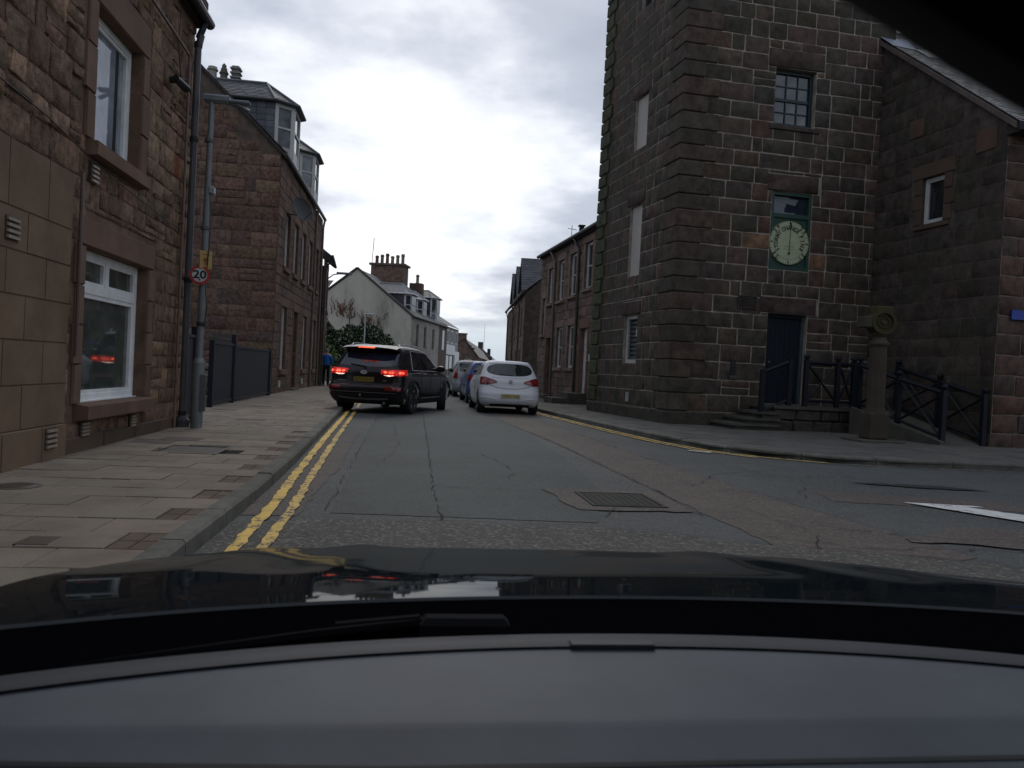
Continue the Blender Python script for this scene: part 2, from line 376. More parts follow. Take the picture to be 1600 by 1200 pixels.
def frame_bars(mb, fr, u0, u1, v0, v1, w, n0, n1, t):
    mb.fbox(fr, u0, u0+w, v0, v1, n0, n1, t); mb.fbox(fr, u1-w, u1, v0, v1, n0, n1, t)
    mb.fbox(fr, u0+w, u1-w, v0, v0+w, n0, n1, t); mb.fbox(fr, u0+w, u1-w, v1-w, v1, n0, n1, t)
def add_window(parent, fr, u0, u1, v0, v1, rec=0.15, style='sash', t=(0.62, 0.63, 0.62), pane_t=(0.03, 0.035, 0.035), w=0.06, label=None):
    mb = MB(); n1 = -rec+0.05; n0 = -rec-0.02
    g = 0.004
    frame_bars(mb, fr, u0+g, u1-g, v0+g, v1-g, w, n0, n1, t)
    vm = (v0+v1)/2
    if style == 'sash':
        frame_bars(mb, fr, u0+w, u1-w, vm-0.02, v1-w, 0.035, n0, n1-0.015, t)
        frame_bars(mb, fr, u0+w, u1-w, v0+w, vm+0.02, 0.035, n0-0.02, n1-0.035, t)
    elif style == 'picture':
        vt = v1-(v1-v0)*0.25; um = (u0+u1)/2
        mb.fbox(fr, u0+w, u1-w, vt-0.05, vt+0.05, n0, n1-0.004, t)
        mb.fbox(fr, um-0.05, um+0.05, vt+0.05, v1-w, n0, n1-0.004, t)
        frame_bars(mb, fr, u0+w, u1-w, v0+w, vt-0.05, 0.05, n0, n1-0.015, t)
        for a, b in ((u0+w, um-0.05), (um+0.05, u1-w)): frame_bars(mb, fr, a, b, vt+0.05, v1-w, 0.035, n0, n1-0.012, t)
        mb.fbox(fr, u0-0.02, u1-0.01, v0-0.03, v0+0.012, n0, n1+0.05, t)
    elif style == 'single':
        frame_bars(mb, fr, u0+w, u1-w, v0+w, v1-w, 0.045, n0, n1-0.015, t)
    o = mb.build('window', M['paint'], parent)
    if label: o['label'] = label
    mp = MB()
    mp.add([fr.P(u0+w*.5, v0+w*.5, -rec), fr.P(u1-w*.5, v0+w*.5, -rec), fr.P(u1-w*.5, v1-w*.5, -rec), fr.P(u0+w*.5, v1-w*.5, -rec)], [(0, 1, 2, 3)], pane_t)
    mp.build('pane', M['glass'], o)
    return o
def one(name, mat, parent, fn, smooth=False, label=None, local=False, **k):
    mb = MB(); fn(mb); o = mb.build(name, mat, parent, smooth=smooth, local=local, **k)
    if label: o['label'] = label
    return o
def opts(o, m=0.0): return [(a-m, b+m, c, d) for a, b, c, d in o]

# clip a convex polygon by half plane through a->b keeping the left side
def clip(poly, a, b):
    out = []; dx, dy = b[0]-a[0], b[1]-a[1]
    sd_ = lambda p: dx*(p[1]-a[1])-dy*(p[0]-a[0])
    for i, p in enumerate(poly):
        q = poly[(i+1) % len(poly)]; sp, sq = sd_(p), sd_(q)
        if sp >= 0: out.append(p)
        if (sp >= 0) != (sq >= 0):
            k = sp/(sp-sq); out.append((p[0]+(q[0]-p[0])*k, p[1]+(q[1]-p[1])*k))
    return out
def area(poly): return 0.5*abs(sum(poly[i][0]*poly[(i+1) % len(poly)][1]-poly[(i+1) % len(poly)][0]*poly[i][1] for i in range(len(poly))))

# ================================================================== GROUND
g = MB(); g.box(-900, 900, -300, 2500, -0.5, -0.012, (0.07, 0.07, 0.06)); struct('ground', g, M['mortar'])
# kerb lines (foot of kerb)
KL = [(-1.22, -8), (-1.22, 4.5), (-1.2, 6.5), (-1.24, 9), (-1.36, 13), (-1.46, 16.3), (-1.66, 22), (-1.95, 30), (-2.2, 40), (-1.2, 62), (4.0, 95)]
KR = [(40, 10.4), (16, 10.75), (9.6, 10.92), (7.5, 10.98), (6.55, 11.2), (5.75, 11.75), (5.2, 12.5), (4.85, 13.8), (4.6, 15.6), (4.25, 19), (3.95, 22.5), (3.85, 28), (3.9, 38), (4.8, 50), (8.5, 72), (14, 95)]
def xat(line, y):
    for a, b in zip(line, line[1:]):
        if min(a[1], b[1]) <= y <= max(a[1], b[1]) and a[1] != b[1]: return a[0]+(b[0]-a[0])*(y-a[1])/(b[1]-a[1])
    return line[-1][0]
rd = MB(); ys = [-8, 2, 4.5, 6.5, 9, 10.9]
road_poly_l = [p for p in KL]
# road as strips
yy = [-8, 0, 4.5, 6.5, 9, 10.4]
for a, b in zip(yy, yy[1:]):
    rd.add([(xat(KL, a), a, 0), (40, a, 0), (40, b, 0), (xat(KL, b), b, 0)], [(0, 1, 2, 3)])
krr = sorted(KR[1:], key=lambda p: p[1]); prev = (40, 10.4)
for p in krr:
    rd.add([(xat(KL, prev[1]), prev[1], 0), (prev[0], prev[1], 0), (p[0], p[1], 0), (xat(KL, p[1]), p[1], 0)], [(0, 1, 2, 3)]); prev = p
struct('road', rd, M['asphalt'])
def sheet(name, pts, z, mat, kind='structure', wob=0.0):
    mb = MB(); q = []
    if wob:
        for i, p in enumerate(pts):
            r = pts[(i+1) % len(pts)]; n = max(1, int(math.dist(p, r)/0.15))
            for k in range(n):
                f = k/n; q.append((p[0]+(r[0]-p[0])*f+random.uniform(-wob, wob), p[1]+(r[1]-p[1])*f+random.uniform(-wob, wob)))
    else: q = pts
    mb.add([(x, y, z) for x, y in q], [tuple(range(len(q)))]); return tag(mb.build(name, mat), kind=kind)
# smooth patch on the left lane, old reddish band along the middle, coarse strip by the junction
sheet('road_patch', [(-0.55, 6.1), (1.55, 5.95), (2.0, 7.6), (2.2, 10.0), (2.3, 14), (2.1, 20), (1.9, 27), (-0.2, 30), (-0.7, 20), (-0.62, 13)], 0.004, M['asphalt_smooth'], wob=0.012)
sheet('worn_road_band', [(2.75, 4.4), (4.1, 5.0), (3.75, 7.6), (3.5, 11.0), (3.35, 15), (3.1, 21), (2.9, 26), (2.25, 26), (2.2, 18), (2.5, 12.5), (2.6, 8.0), (2.65, 6.4)], 0.004, M['asphalt_old'], wob=0.02)
sheet('coarse_road_strip', [(-1.19, 2.0), (8, 2.0), (8, 4.6), (4.2, 4.75), (2.6, 5.3), (1.5, 5.75), (-0.65, 5.85), (-1.18, 5.6)], 0.008, M['asphalt_coarse'], wob=0.02)
sheet('road_patch', [(4.4, 7.4), (6.4, 7.0), (6.6, 7.6), (4.6, 8.1)], 0.004, M['asphalt_old'], wob=0.03)
# cracks and joints
def crack(pts, w=0.012, wob=0.02, z=0.013):
    mb = MB(); q = []
    for a, b in zip(pts, pts[1:]):
        n = max(2, int(math.dist(a, b)/0.12))
        for k in range(n): f = k/n; q.append((a[0]+(b[0]-a[0])*f+random.uniform(-wob, wob), a[1]+(b[1]-a[1])*f+random.uniform(-wob, wob)))
    q.append(pts[-1]); vs = []; fs = []
    for i, p in enumerate(q):
        a = q[max(0, i-1)]; b = q[min(len(q)-1, i+1)]; d = Vector((b[0]-a[0], b[1]-a[1])).normalized()
        ww = w*random.uniform(0.1, 0.62); vs += [(p[0]-d.y*ww, p[1]+d.x*ww, z), (p[0]+d.y*ww, p[1]-d.x*ww, z)]
        if i and random.random() < .82: k = 2*i; fs.append((k-2, k-1, k+1, k))
    mb.add(vs, fs, (0.030, 0.030, 0.030)); return tag(mb.build('road_crack', M['mortar']), kind='structure')
crack([(0.3, 5.9), (0.28, 7.5), (0.32, 11), (0.38, 18), (0.3, 26)], 0.012)
crack([(0.28, 7.6), (1.0, 7.5), (1.6, 7.55)], 0.010)
crack([(1.55, 5.95), (1.9, 6.7), (2.6, 6.45)], 0.010)
crack([(2.6, 6.4), (2.62, 8.0), (2.52, 12.5), (2.22, 18), (2.26, 26)], 0.012)
crack([(4.1, 5.0), (3.75, 7.6), (3.5, 11), (3.35, 15), (3.1, 21)], 0.012)
crack([(-0.6, 5.88), (1.4, 5.8), (2.6, 5.35), (4.2, 4.8)], 0.015)
crack([(-0.6, 6.2), (-0.62, 10), (-0.66, 16), (-0.7, 22)], 0.009)
crack([(3.6, 5.9), (4.4, 5.6), (5.4, 5.7), (6.2, 5.3)], 0.014, 0.05)
crack([(4.0, 7.3), (5.2, 9.4), (8.0, 9.6)], 0.010, 0.06)
crack([(4.4, 10.2), (4.9, 8.9), (5.6, 8.6)], 0.010, 0.05)
crack([(0.3, 10.2), (-0.62, 10.1)], 0.008); crack([(0.35, 13.2), (2.4, 13.0)], 0.008); crack([(-0.62, 13.4), (0.32, 13.4)], 0.008)
crack([(4.7, 5.2), (6.2, 5.05), (7.4, 5.3)], 0.03, 0.04)

crack([(1.0, 10.8), (1.25, 9.4), (1.15, 8.1)], 0.009, 0.05); crack([(-.3, 9.0), (-.1, 11.5), (-.25, 15)], 0.008, 0.04); crack([(3.2, 8.2), (3.9, 9.3), (5.0, 9.9), (7.4, 10.1)], 0.012, .05)
crack([(2.7, 5.6), (3.4, 5.2), (4.6, 5.25), (5.8, 4.9)], 0.016, .06); crack([(3.0, 5.1), (3.3, 5.9), (3.1, 6.9)], 0.010, .05); crack([(5.4, 6.2), (6.0, 5.6), (7.2, 5.5)], 0.02, .07)
sheet('road_patch', [(3.9, 5.5), (5.2, 5.15), (6.4, 5.3), (6.1, 5.9), (4.8, 6.1)], 0.0125, M['asphalt_old'], wob=.06)
sheet('road_patch', [(-1.19, 5.9), (-.8, 5.95), (-.72, 8.8), (-.8, 13), (-1.26, 13), (-1.2, 9)], 0.0045, M['asphalt_old'], wob=.03)
# manhole
mh = thing('manhole_cover', 'rectangular iron manhole cover set in the road ahead of the bonnet', 'manhole cover', (2.03, 7.06, 0.0))
sheet_pts = [(1.5, 6.5), (2.55, 6.52), (2.56, 7.62), (1.38, 7.6)]
sheet('manhole_surround', sheet_pts, 0.0105, M['asphalt_old'], wob=0.03)
def mhf(mb):
    for a, b, c, d in ((1.68, 2.38, 6.68, 6.715), (1.68, 2.38, 7.405, 7.44), (1.68, 1.715, 6.715, 7.405), (2.345, 2.38, 6.715, 7.405)): mb.box(a, b, c, d, 0.0, 0.020, (0.062, 0.058, 0.052))
one('frame', M['kerb'], mh, mhf)
def mhc(mb):
    mb.box(1.725, 2.335, 6.725, 7.395, 0, 0.015, (0.040, 0.038, 0.036))
    for i in range(9):
        for j in range(11):
            x = 1.765+i*0.0665; y = 6.765+j*0.059; mb.box(x-.03, x+.03, y-.026, y+.026, 0.015, 0.0185, (0.047, 0.044, 0.041))
one('cover', M['kerb'], mh, mhc)
# yellow lines
def line_strip(name, pts, w, z, mat, wob=0.012):
    mb = MB(); q = []
    for a, b in zip(pts, pts[1:]):
        n = max(2, int(math.dist(a, b)/0.1))
        for k in range(n): f = k/n; q.append((a[0]+(b[0]-a[0])*f, a[1]+(b[1]-a[1])*f))
    q.append(pts[-1]); vs = []; fs = []
    for i, p in enumerate(q):
        a = q[max(0, i-1)]; b = q[min(len(q)-1, i+1)]; d = Vector((b[0]-a[0], b[1]-a[1])).normalized()
        a1, a2 = w/2+random.uniform(-wob, wob), w/2+random.uniform(-wob, wob)
        vs += [(p[0]-d.y*a1, p[1]+d.x*a1, z), (p[0]+d.y*a2, p[1]-d.x*a2, z)]
        if i: k = 2*i; fs.append((k-2, k-1, k+1, k))
    mb.add(vs, fs); return tag(mb.build(name, mat), kind='structure')
YL = [(-0.99, 2.0), (-1.0, 4.6), (-1.03, 6.3), (-1.1, 8.0), (-1.2, 11), (-1.29, 14), (-1.37, 17), (-1.6, 24)]
line_strip('yellow_line', YL[:3]+[(-1.035, 6.55)], 0.085, 0.016, M['yellow'])
line_strip('yellow_line', [(-1.035, 6.58)]+YL[3:], 0.085, 0.016, M['yellow'])
line_strip('yellow_line', [(p[0]+0.165, p[1]) for p in YL], 0.075, 0.016, M['yellow_worn'])
KQ = [(6.55, 11.2), (5.75, 11.75), (5.2, 12.5), (4.85, 13.8), (4.6, 15.6), (4.25, 19), (3.95, 22.5)]; KN = [(.3, .95), (.7, .75), (.92, .5), (1, .2), (1, .1), (1, .1), (1, 0)]
for off in (0.17, 0.34):
    line_strip('yellow_line', [(x-off*nx, y-off*ny) for (x, y), (nx, ny) in list(zip(KQ, KN))[(0 if off < .2 else 1):]], 0.075, 0.016, M['yellow_worn'])
line_strip('yellow_line', [(6.5, 11.03), (7.5, 10.82), (9.4, 10.78), (13, 10.7), (20, 10.5)], 0.04, 0.016, M['yellow_faint'])
sheet('white_line', [(5.18, 7.40), (5.66, 7.33), (7.0, 5.6), (5.5, 5.3), (5.75, 6.45)], 0.016, M['whiteline'])
sheet('white_line', [(5.62, 7.22), (5.95, 7.2), (5.93, 7.28), (5.68, 7.31)], 0.0165, M['whiteline'])
sheet('white_line', [(4.62, 12.2), (4.9, 11.95), (4.98, 12.02), (4.7, 12.28)], 0.0205, M['whiteline'])
sheet('tar_patch', [(5.5, 8.9), (6.2, 8.55), (7.1, 8.5), (6.5, 8.85)], 0.012, asphalt_mat('tar', (0.02, 0.02, 0.021), (0.05, 0.05, 0.05), 0.1, 60, 0.4), wob=0.05)

# ------------------------------------------------------------------ left pavement
PZ = 0.1
pv = MB()
for (a, b) in zip(KL, KL[1:]):
    pv.add([(-14, a[1], PZ-0.035), (a[0]-0.14, a[1], PZ-0.035), (b[0]-0.14, b[1], PZ-0.035), (-14, b[1], PZ-0.035)], [(0, 1, 2, 3)], (0.045, 0.042, 0.036))
pav = tag(pv.build('pavement', M['mortar']), kind='structure')
SL = (0.215, 0.180, 0.142)
stuff_slabs = MB(); nsl = 0
HOLES = [(-2.75, -2.05, 8.75, 9.55)]
y = 3.6; r = 0
while y < 46:
    dy = 0.405; xr = xat(KL, y+0.2)-0.145; xl = -3.43 if y < 12.3 else (-4.25 if y < 39 else -5)
    # the course runs square to the kerb
    off = (0.0 if r % 2 else 0.235)
    x = xr; first = True
    sett = (r % 2 == 0) and y < 12
    while x > xl+0.02:
        w = 0.235 if (first and r % 2 == 0) else 0.47
        w *= random.uniform(0.985, 1.015); x1 = max(x-w, xl); g_ = 0.004
        if any(h[0] < (x+x1)/2 < h[1] and h[2] < y+0.2 < h[3] for h in HOLES): x = x1; first = False; continue
        zt = PZ+random.uniform(-0.004, 0.004)
        if y < 9.5 and abs((x+x1)/2+2.6) < 3: zt += 0.0
        def sl(mb, a, b, c, d, z, t): mb.bbox(a, b, c, d, z-0.05, z, 0.005, t)
        if sett and first:
            for i in range(2):
                for j in range(2):
                    mb = MB(); sl(mb, x1+g_+(x-x1)*i/2, x1+(x-x1)*(i+1)/2-g_, y+g_+dy*j/2, y+dy*(j+1)/2-g_, zt-0.006, jit((0.125, 0.092, 0.070), .2))
                    mb.build('sett', M['slab'], pav)
        else:
            t = jit(SL, 0.09, 0.03)
            if y > 4.5 and random.random() < 0.025: t = jit((0.12, 0.095, 0.085), .1)
            if nsl < 290 and x-x1 > 0.06:
                mb = MB(); sl(mb, x1+g_, x-g_, y+g_, y+dy-g_, zt, t); mb.build('slab', M['slab'], pav); nsl += 1
            else: sl(stuff_slabs, x1+g_, x-g_, y+g_, y+dy-g_, zt, t)
        x = x1; first = False
    y += dy; r += 1
tag(stuff_slabs.build('slab', M['slab'], pav), kind='stuff')
def ker(line, side, zt, parent, ymax, w=0.14, seg=0.92, wide=False):
    d = 0.0; pts = [Vector(p) for p in line]; L = [0]
    for a, b in zip(pts, pts[1:]): L.append(L[-1]+(b-a).length)
    def at(s):
        for i in range(len(pts)-1):
            if L[i] <= s <= L[i+1]+1e-6:
                f = (s-L[i])/(L[i+1]-L[i]); q = pts[i]+(pts[i+1]-pts[i])*f; dd = (pts[i+1]-pts[i]).normalized(); return q, dd
        return pts[-1], (pts[-1]-pts[-2]).normalized()
    s = 0
    while s < L[-1]-0.1:
        e = min(s+seg*random.uniform(.9, 1.1), L[-1]); (p, dp), (q, dq) = at(s+0.006), at(e-0.006)
        if max(p.y, q.y) > ymax or max(p.y, q.y) < 1.5 or p.x > 26: s = e; continue
        n1 = Vector((-dp.y, dp.x))*side; n2 = Vector((-dq.y, dq.x))*side
        z = zt+random.uniform(-.006, .006); b = 0.022
        prof = [(0, -0.05), (0.004, z-b), (b, z), (w, z), (w, -0.05)]
        vs = [(p.x+n1.x*a, p.y+n1.y*a, h) for a, h in prof]+[(q.x+n2.x*a, q.y+n2.y*a, h) for a, h in prof]; n = 5
        mb = MB(); mb.add(vs, [tuple(range(n)), tuple(range(2*n-1, n-1, -1))]+[(i, n+i, n+(i+1) % n, (i+1) % n) for i in range(n)], jit((0.13, 0.125, 0.108), .15))
        mb.build('kerb_stone', M['kerb'], parent, fix=True); s = e
ker(KL, 1, PZ+0.012, pav, 48)
# iron covers in pavement
ic = thing('pavement_cover', 'long rectangular inspection cover framed in the left pavement', 'inspection cover', (-2.4, 9.15, PZ))
def f1(mb):
    for a, b, c, d in ((-2.74, -2.06, 8.77, 8.80), (-2.74, -2.06, 9.50, 9.53), (-2.74, -2.71, 8.80, 9.50), (-2.09, -2.06, 8.80, 9.50)): mb.box(a, b, c, d, 0.05, PZ+0.004, (0.04, 0.038, 0.035))
one('frame', M['metal'], ic, f1)
one('cover', M['slab'], ic, lambda mb: mb.bbox(-2.70, -2.10, 8.81, 9.49, 0.05, PZ-0.002, 0.004, (0.12, 0.11, 0.095)))
iw = thing('water_cover', 'small oval iron toby cover near the wall foot', 'water cover', (-2.95, 6.3, PZ))
one('lid', M['metal'], iw, lambda mb: mb.lathe((-2.95, 6.35, PZ-0.02), [(0.13, 0), (0.13, 0.026), (0.12, 0.03)], 20, (0.05, 0.04, 0.03)))
one('rim', M['metal'], iw, lambda mb: mb.lathe((-2.95, 6.35, PZ-0.02), [(0.17, 0), (0.17, 0.022), (0.14, 0.026)], 20, (0.09, 0.08, 0.07)))
ig = thing('stopcock_cover', 'small square rusty iron cover at the near corner of the left pavement', 'water cover', (-2.0, 4.55, PZ))
one('lid', M['metal'], ig, lambda mb: mb.bbox(-2.08, -1.90, 4.45, 4.65, 0.05, PZ+0.006, 0.004, (0.06, 0.04, 0.03)))

# ------------------------------------------------------------------ right pavement
rp = MB()
RPoly = [(40, 10.4), (40, 60), (30, 60)]
krs = KR
# wedge fan between kerb and far interior
inner = [(p[0]+14 if p[1] > 14 else p[0], max(p[1], 20)) for p in krs]
for i in range(len(krs)-1):
    a, b = krs[i], krs[i+1]
    if a[1] < 14 and i < 7: rp.add([(a[0], a[1], PZ-.03), (a[0], 24, PZ-.03), (b[0], 24, PZ-.03), (b[0], b[1], PZ-.03)], [(0, 1, 2, 3)], (0.05, 0.047, 0.042))
    else: rp.add([(a[0], a[1], PZ-.03), (a[0]+16, a[1], PZ-.034), (b[0]+16, b[1], PZ-.034), (b[0], b[1], PZ-.03)], [(0, 1, 2, 3)], (0.05, 0.047, 0.042))
rpav = tag(rp.build('pavement', M['mortar']), kind='structure')
ca, sa = math.cos(R(8)), math.sin(R(8)); cnt = 0; st2 = MB()
hull = [p for p in KR if p[1] < 24 and p[0] < 20]      # kerb from right to far: pavement on its right-hand side
CAND = []
for i in range(-22, 40):
    for j in range(-20, 60):
        u, v = i*0.62+(0.31 if j % 2 else 0), j*0.5
        P_ = lambda a, b: (6.3+a*ca+b*sa*-1, 11.0+a*sa+b*ca)
        g_ = 0.006; poly = [P_(u+g_, v+g_), P_(u+0.62-g_, v+g_), P_(u+0.62-g_, v+0.5-g_), P_(u+g_, v+0.5-g_)]
        c0 = (sum(p[0] for p in poly)/4, sum(p[1] for p in poly)/4)
        if not (3.5 < c0[0] < 15.5 and 10.5 < c0[1] < 28): continue
        if c0[1] > 18.3 and c0[0] > 6.9: continue
        if c0[0] > 12.6 and c0[1] > 15.2: continue
        for a, b in zip(hull, hull[1:]):
            d = Vector((b[0]-a[0], b[1]-a[1])).normalized(); nx, ny = d.y, -d.x
            a2 = (a[0]+nx*0.2, a[1]+ny*0.2); b2 = (b[0]+nx*0.2, b[1]+ny*0.2)
            poly = clip(poly, b2, a2)
            if len(poly) < 3: break
        if len(poly) >= 3 and area(poly) > 0.012: CAND.append((math.hypot(*c0), poly))
CAND.sort(key=lambda c: c[0])
for k, (d_, poly) in enumerate(CAND):
    z = PZ+random.uniform(-.003, .003); t = jit((0.108, 0.104, 0.094), 0.12, 0.03)
    if k < 200: mb = MB(); mb.poly_prism(poly, z-0.05, z, t); mb.build('slab', M['slab'], rpav, fix=True)
    else: st2.poly_prism(poly, z-0.05, z, t)
tag(st2.build('slab', M['slab'], rpav, fix=True), kind='stuff')
ker(KR, -1, PZ+0.01, rpav, 48, w=0.19, seg=1.2)

# ================================================================== LEFT NEAR HOUSE
b1 = thing('sandstone_house', 'near brown sandstone house on the left with two white plastic windows and copper pipe', 'house', (-3.45, 6.0, 0))
F1 = Fr((-3.45, 0), (0, 1), (1, 0))
UW = (8.70, 10.08, 3.38, 4.85); LW = (8.62, 10.60, 0.60, 2.27)
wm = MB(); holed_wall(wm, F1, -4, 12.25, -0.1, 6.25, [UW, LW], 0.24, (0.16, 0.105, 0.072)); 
wm.add([(-3.45, 12.25, 0), (-9, 12.25, 0), (-9, 12.25, 6.25), (-3.45, 12.25, 6.25)], [(0, 1, 2, 3)], (0.1, 0.075, 0.06))
wm.build('wall', M['mortar'], b1)
RUB = [(0.235, 0.150, 0.098), (0.200, 0.128, 0.084), (0.265, 0.172, 0.112), (0.165, 0.108, 0.074), (0.215, 0.142, 0.096), (0.185, 0.112, 0.074)]
ops1 = [(UW[0]-.02, UW[1]+.32, UW[2]-.22, UW[3]+.42), (LW[0]-.02, LW[1]+.28, LW[2]-.2, LW[3]+.38), (5.5, 8.22, -.2, 2.93), (LW[0]-.27, LW[0], LW[2]-.2, LW[3]+.05), (UW[0]-.3, UW[0], UW[2], UW[3]+.05)]
def stones(parent, fr, rects, mat, pal, depth, rough, corner, maxn, gap=0.008, var=0.15, fine=True, name='stone', key=None, special=None, back=-0.03):
    rects = list(rects)
    if key: rects.sort(key=key)
    rest = MB(); n = 0
    for r_ in rects:
        t = jit(random.choice(pal), var, 0.06)
        if special: t = special(r_) or t
        if n < maxn:
            mb = MB(); stone(mb, fr, *r_, depth=depth, rough=rough, corner=corner, t=t, gap=gap, fine=fine, back=back); mb.build(name, mat, parent, smooth=fine, angle=50); n += 1
        else: stone(rest, fr, *r_, depth=depth, rough=rough*0.5, corner=corner*.7, t=t, gap=gap, fine=False, back=back)
    if rest.v: tag(rest.build(name, mat, parent), kind='stuff')
    return n
sp1 = lambda r_: jit((0.23, 0.085, 0.045), .1) if random.random() < 0.02 else None
n1 = stones(b1, F1, lay(5.2, 12.22, rows(2.95, 6.2, 0.25, .35), 0.36, ops1, split=0.22), M['rubble'], RUB, 0.018, 0.016, 0.022, 260, gap=0.006, var=.17, special=sp1, key=lambda r_: (r_[0] < 6.0, r_[0]))
stones(b1, F1, lay(8.22, 12.22, rows(0.05, 2.95, 0.235, .3), 0.38, ops1, split=0.12), M['rubble'], [tuple(x*0.92 for x in c) for c in RUB], 0.014, 0.010, 0.018, 130, gap=0.006, var=.17)
# smooth lined render on the near ground floor
ash = MB(); vr = [-.05, 0.43, 0.83, 1.23, 1.62, 2.0, 2.36, 2.93]
k = 0
for v0, v1 in zip(vr, vr[1:]):
    e = [0.5+(0.35 if k % 2 else 0)]
    while e[-1] < 8.2: e.append(e[-1]+0.72)
    e[-1] = 8.215
    if e[-1]-e[-2] < 0.2: e.pop(-2)
    for a, b in zip(e, e[1:]):
        t = jit((0.185, 0.125, 0.080), .03, .02)
        if b > 5:
            mb = MB(); stone(mb, F1, a, b, v0, v1, 0.05 if k else 0.075, 0.001, 0.006, t, 0.003, fine=False, back=-.02); mb.build('ashlar_block', M['ashlar'], b1)
        else: stone(ash, F1, a, b, v0, v1, 0.05 if k else 0.075, 0.001, 0.006, t, 0.003, fine=False, back=-.02)
    k += 1
stone(ash, F1, -4, 0.5, -.05, 2.93, 0.05, 0.001, 0.006, (0.185, 0.125, 0.08), fine=False)
tag(ash.build('ashlar_block', M['ashlar'], b1), kind='stuff')
one('render_backing', M['ashlar'], b1, lambda mb: mb.fbox(F1, -4, 8.21, -.05, 2.925, 0, .044, (.13, .084, .054)))
tag(one('upper_stonework', M['rubble'], b1, lambda mb: [stone(mb, F1, *r_, 0.03, 0.015, 0.03, jit(random.choice(RUB)), fine=False) for r_ in lay(-4, 5.2, rows(2.95, 6.2, 0.27, .3), 0.45, [])]), kind='stuff')
DR = (0.165, 0.100, 0.070)
def dressed(parent, fr, o, t=DR, lint=0.32, jw=0.26, sill=0.17, proud=0.035, sproud=0.09, over=0.12, left=True, sname='sill', ltint=None, mat=None):
    mat = mat or M['ashlar']; a, b, c, d = o
    def put(nm, q, dp, tt):
        mb = MB(); stone(mb, fr, *q, dp, 0.003, 0.012, tt, 0.003, fine=False, back=-0.2); mb.build(nm, mat, parent)
    put('lintel', (a-over, b+over, d, d+lint), proud, jit(ltint or t, .08))
    put(sname, (a-over*.7, b+over*.7, c-sill, c), sproud, jit(t, .08))
    n = max(2, round((d-c)/0.42))
    for i in range(n):
        q0 = c+(d-c)*i/n; q1 = c+(d-c)*(i+1)/n; w = jw if i % 2 else jw*0.8
        put('jamb_stone', (b, b+w, q0, q1), proud, jit(t, .12))
        if left: put('jamb_stone', (a-w, a, q0, q1), proud, jit(t, .12))
dressed(b1, F1, UW, over=0.20, lint=0.40, jw=0.28, sproud=0.12)
dressed(b1, F1, LW, over=0.16, lint=0.30, jw=0.24, sproud=0.15)
add_window(b1, F1, *UW, rec=0.17, style='single', t=(0.82, 0.82, 0.80), pane_t=(0.27, 0.31, 0.36), w=0.075)
mbx = MB(); mbx.fbox(F1, UW[0]+1.02, UW[0]+1.1, UW[2]+.1, UW[3]-.1, -.21, -.165, (0.02, 0.02, 0.018)); mbx.build('blind_edge', M['paint'], b1)
add_window(b1, F1, *LW, rec=0.17, style='picture', t=(0.84, 0.85, 0.84), pane_t=(0.075, 0.088, 0.078), w=0.075)
# vents
def vent(parent, fr, u, v, w=0.2, h=0.17, n0=0.03):
    mb = MB(); mb.fbox(fr, u-w/2, u+w/2, v-h/2, v+h/2, n0-.03, n0+.004, (0.06, 0.045, 0.035))
    for i in range(4): z = v-h/2+h*(i+0.5)/4; mb.fbox(fr, u-w/2+.01, u+w/2-.01, z-0.012, z+0.012, n0+.004, n0+.022, (0.34, 0.27, 0.21))
    mb.build('air_vent', M['paint'], parent)
vent(b1, F1, 7.05, 2.17, 0.22, .2, 0.055); vent(b1, F1, 8.72, 3.04, 0.18, 0.2, 0.04); vent(b1, F1, 7.86, 0.31, 0.22, 0.2, 0.08); vent(b1, F1, 8.72, 0.33, 0.2, 0.15, 0.045); vent(b1, F1, 10.15, 0.32, 0.18, 0.15, 0.045)
# plinth wash line, pipes and cables
one('plinth', M['ashlar'], b1, lambda mb: [stone(mb, F1, a, a+1.0, -0.02, 0.27, 0.045, 0.006, 0.02, jit((0.10, 0.07, 0.05), .15), 0.004, fine=False) for a in (8.25, 9.25, 10.25, 11.22)])
dp = lambda pts, r_, t, name='downpipe', mt='metal': one(name, M[mt], b1, lambda mb: mb.tube([F1.P(*p) for p in pts], r_, 10, t), smooth=True)
dp([(12.08, 0.12, 0.10), (12.08, 5.75, 0.10), (12.08, 5.95, 0.14)], 0.05, (0.085, 0.085, 0.09))
for z in (0.3, 2.3, 4.4, 5.8): one('pipe_collar', M['metal'], b1, lambda mb: mb.lathe(F1.P(12.08, z, 0.10), [(0.06, -.04), (0.064, 0), (0.06, .04)], 10, (0.02, 0.02, 0.022)))
one('drain_hopper', M['galv'], b1, lambda mb: mb.lathe(F1.P(12.08, 0.1, 0.11), [(0.10, 0), (0.11, .1), (0.06, .17)], 10, (0.10, 0.1, 0.1)))
dp([(11.78, 0.12, 0.075), (11.78, 5.45, 0.075), (11.7, 5.52, 0.075), (8.5, 5.6, 0.075), (5.0, 5.66, 0.075)], 0.019, (0.16, 0.10, 0.075), 'copper_pipe')
for z in (0.8, 1.9, 3.1, 4.3): one('pipe_clip', M['metal'], b1, lambda mb: mb.fbox(F1, 11.75, 11.81, z-.012, z+.012, 0.02, 0.10, (0.15, 0.1, 0.07)))
dp([(8.33, 1.1, 0.085), (8.36, 2.98, 0.07)], 0.020, (0.13, 0.09, 0.066), 'conduit')
dp([(11.78, 3.02, 0.07), (11.2, 3.0, 0.06), (10.3, 3.05, 0.06), (8.9, 3.12, 0.06), (7.6, 3.3, 0.05), (5.5, 3.42, 0.05)], 0.007, (0.02, 0.018, 0.016), 'cable')
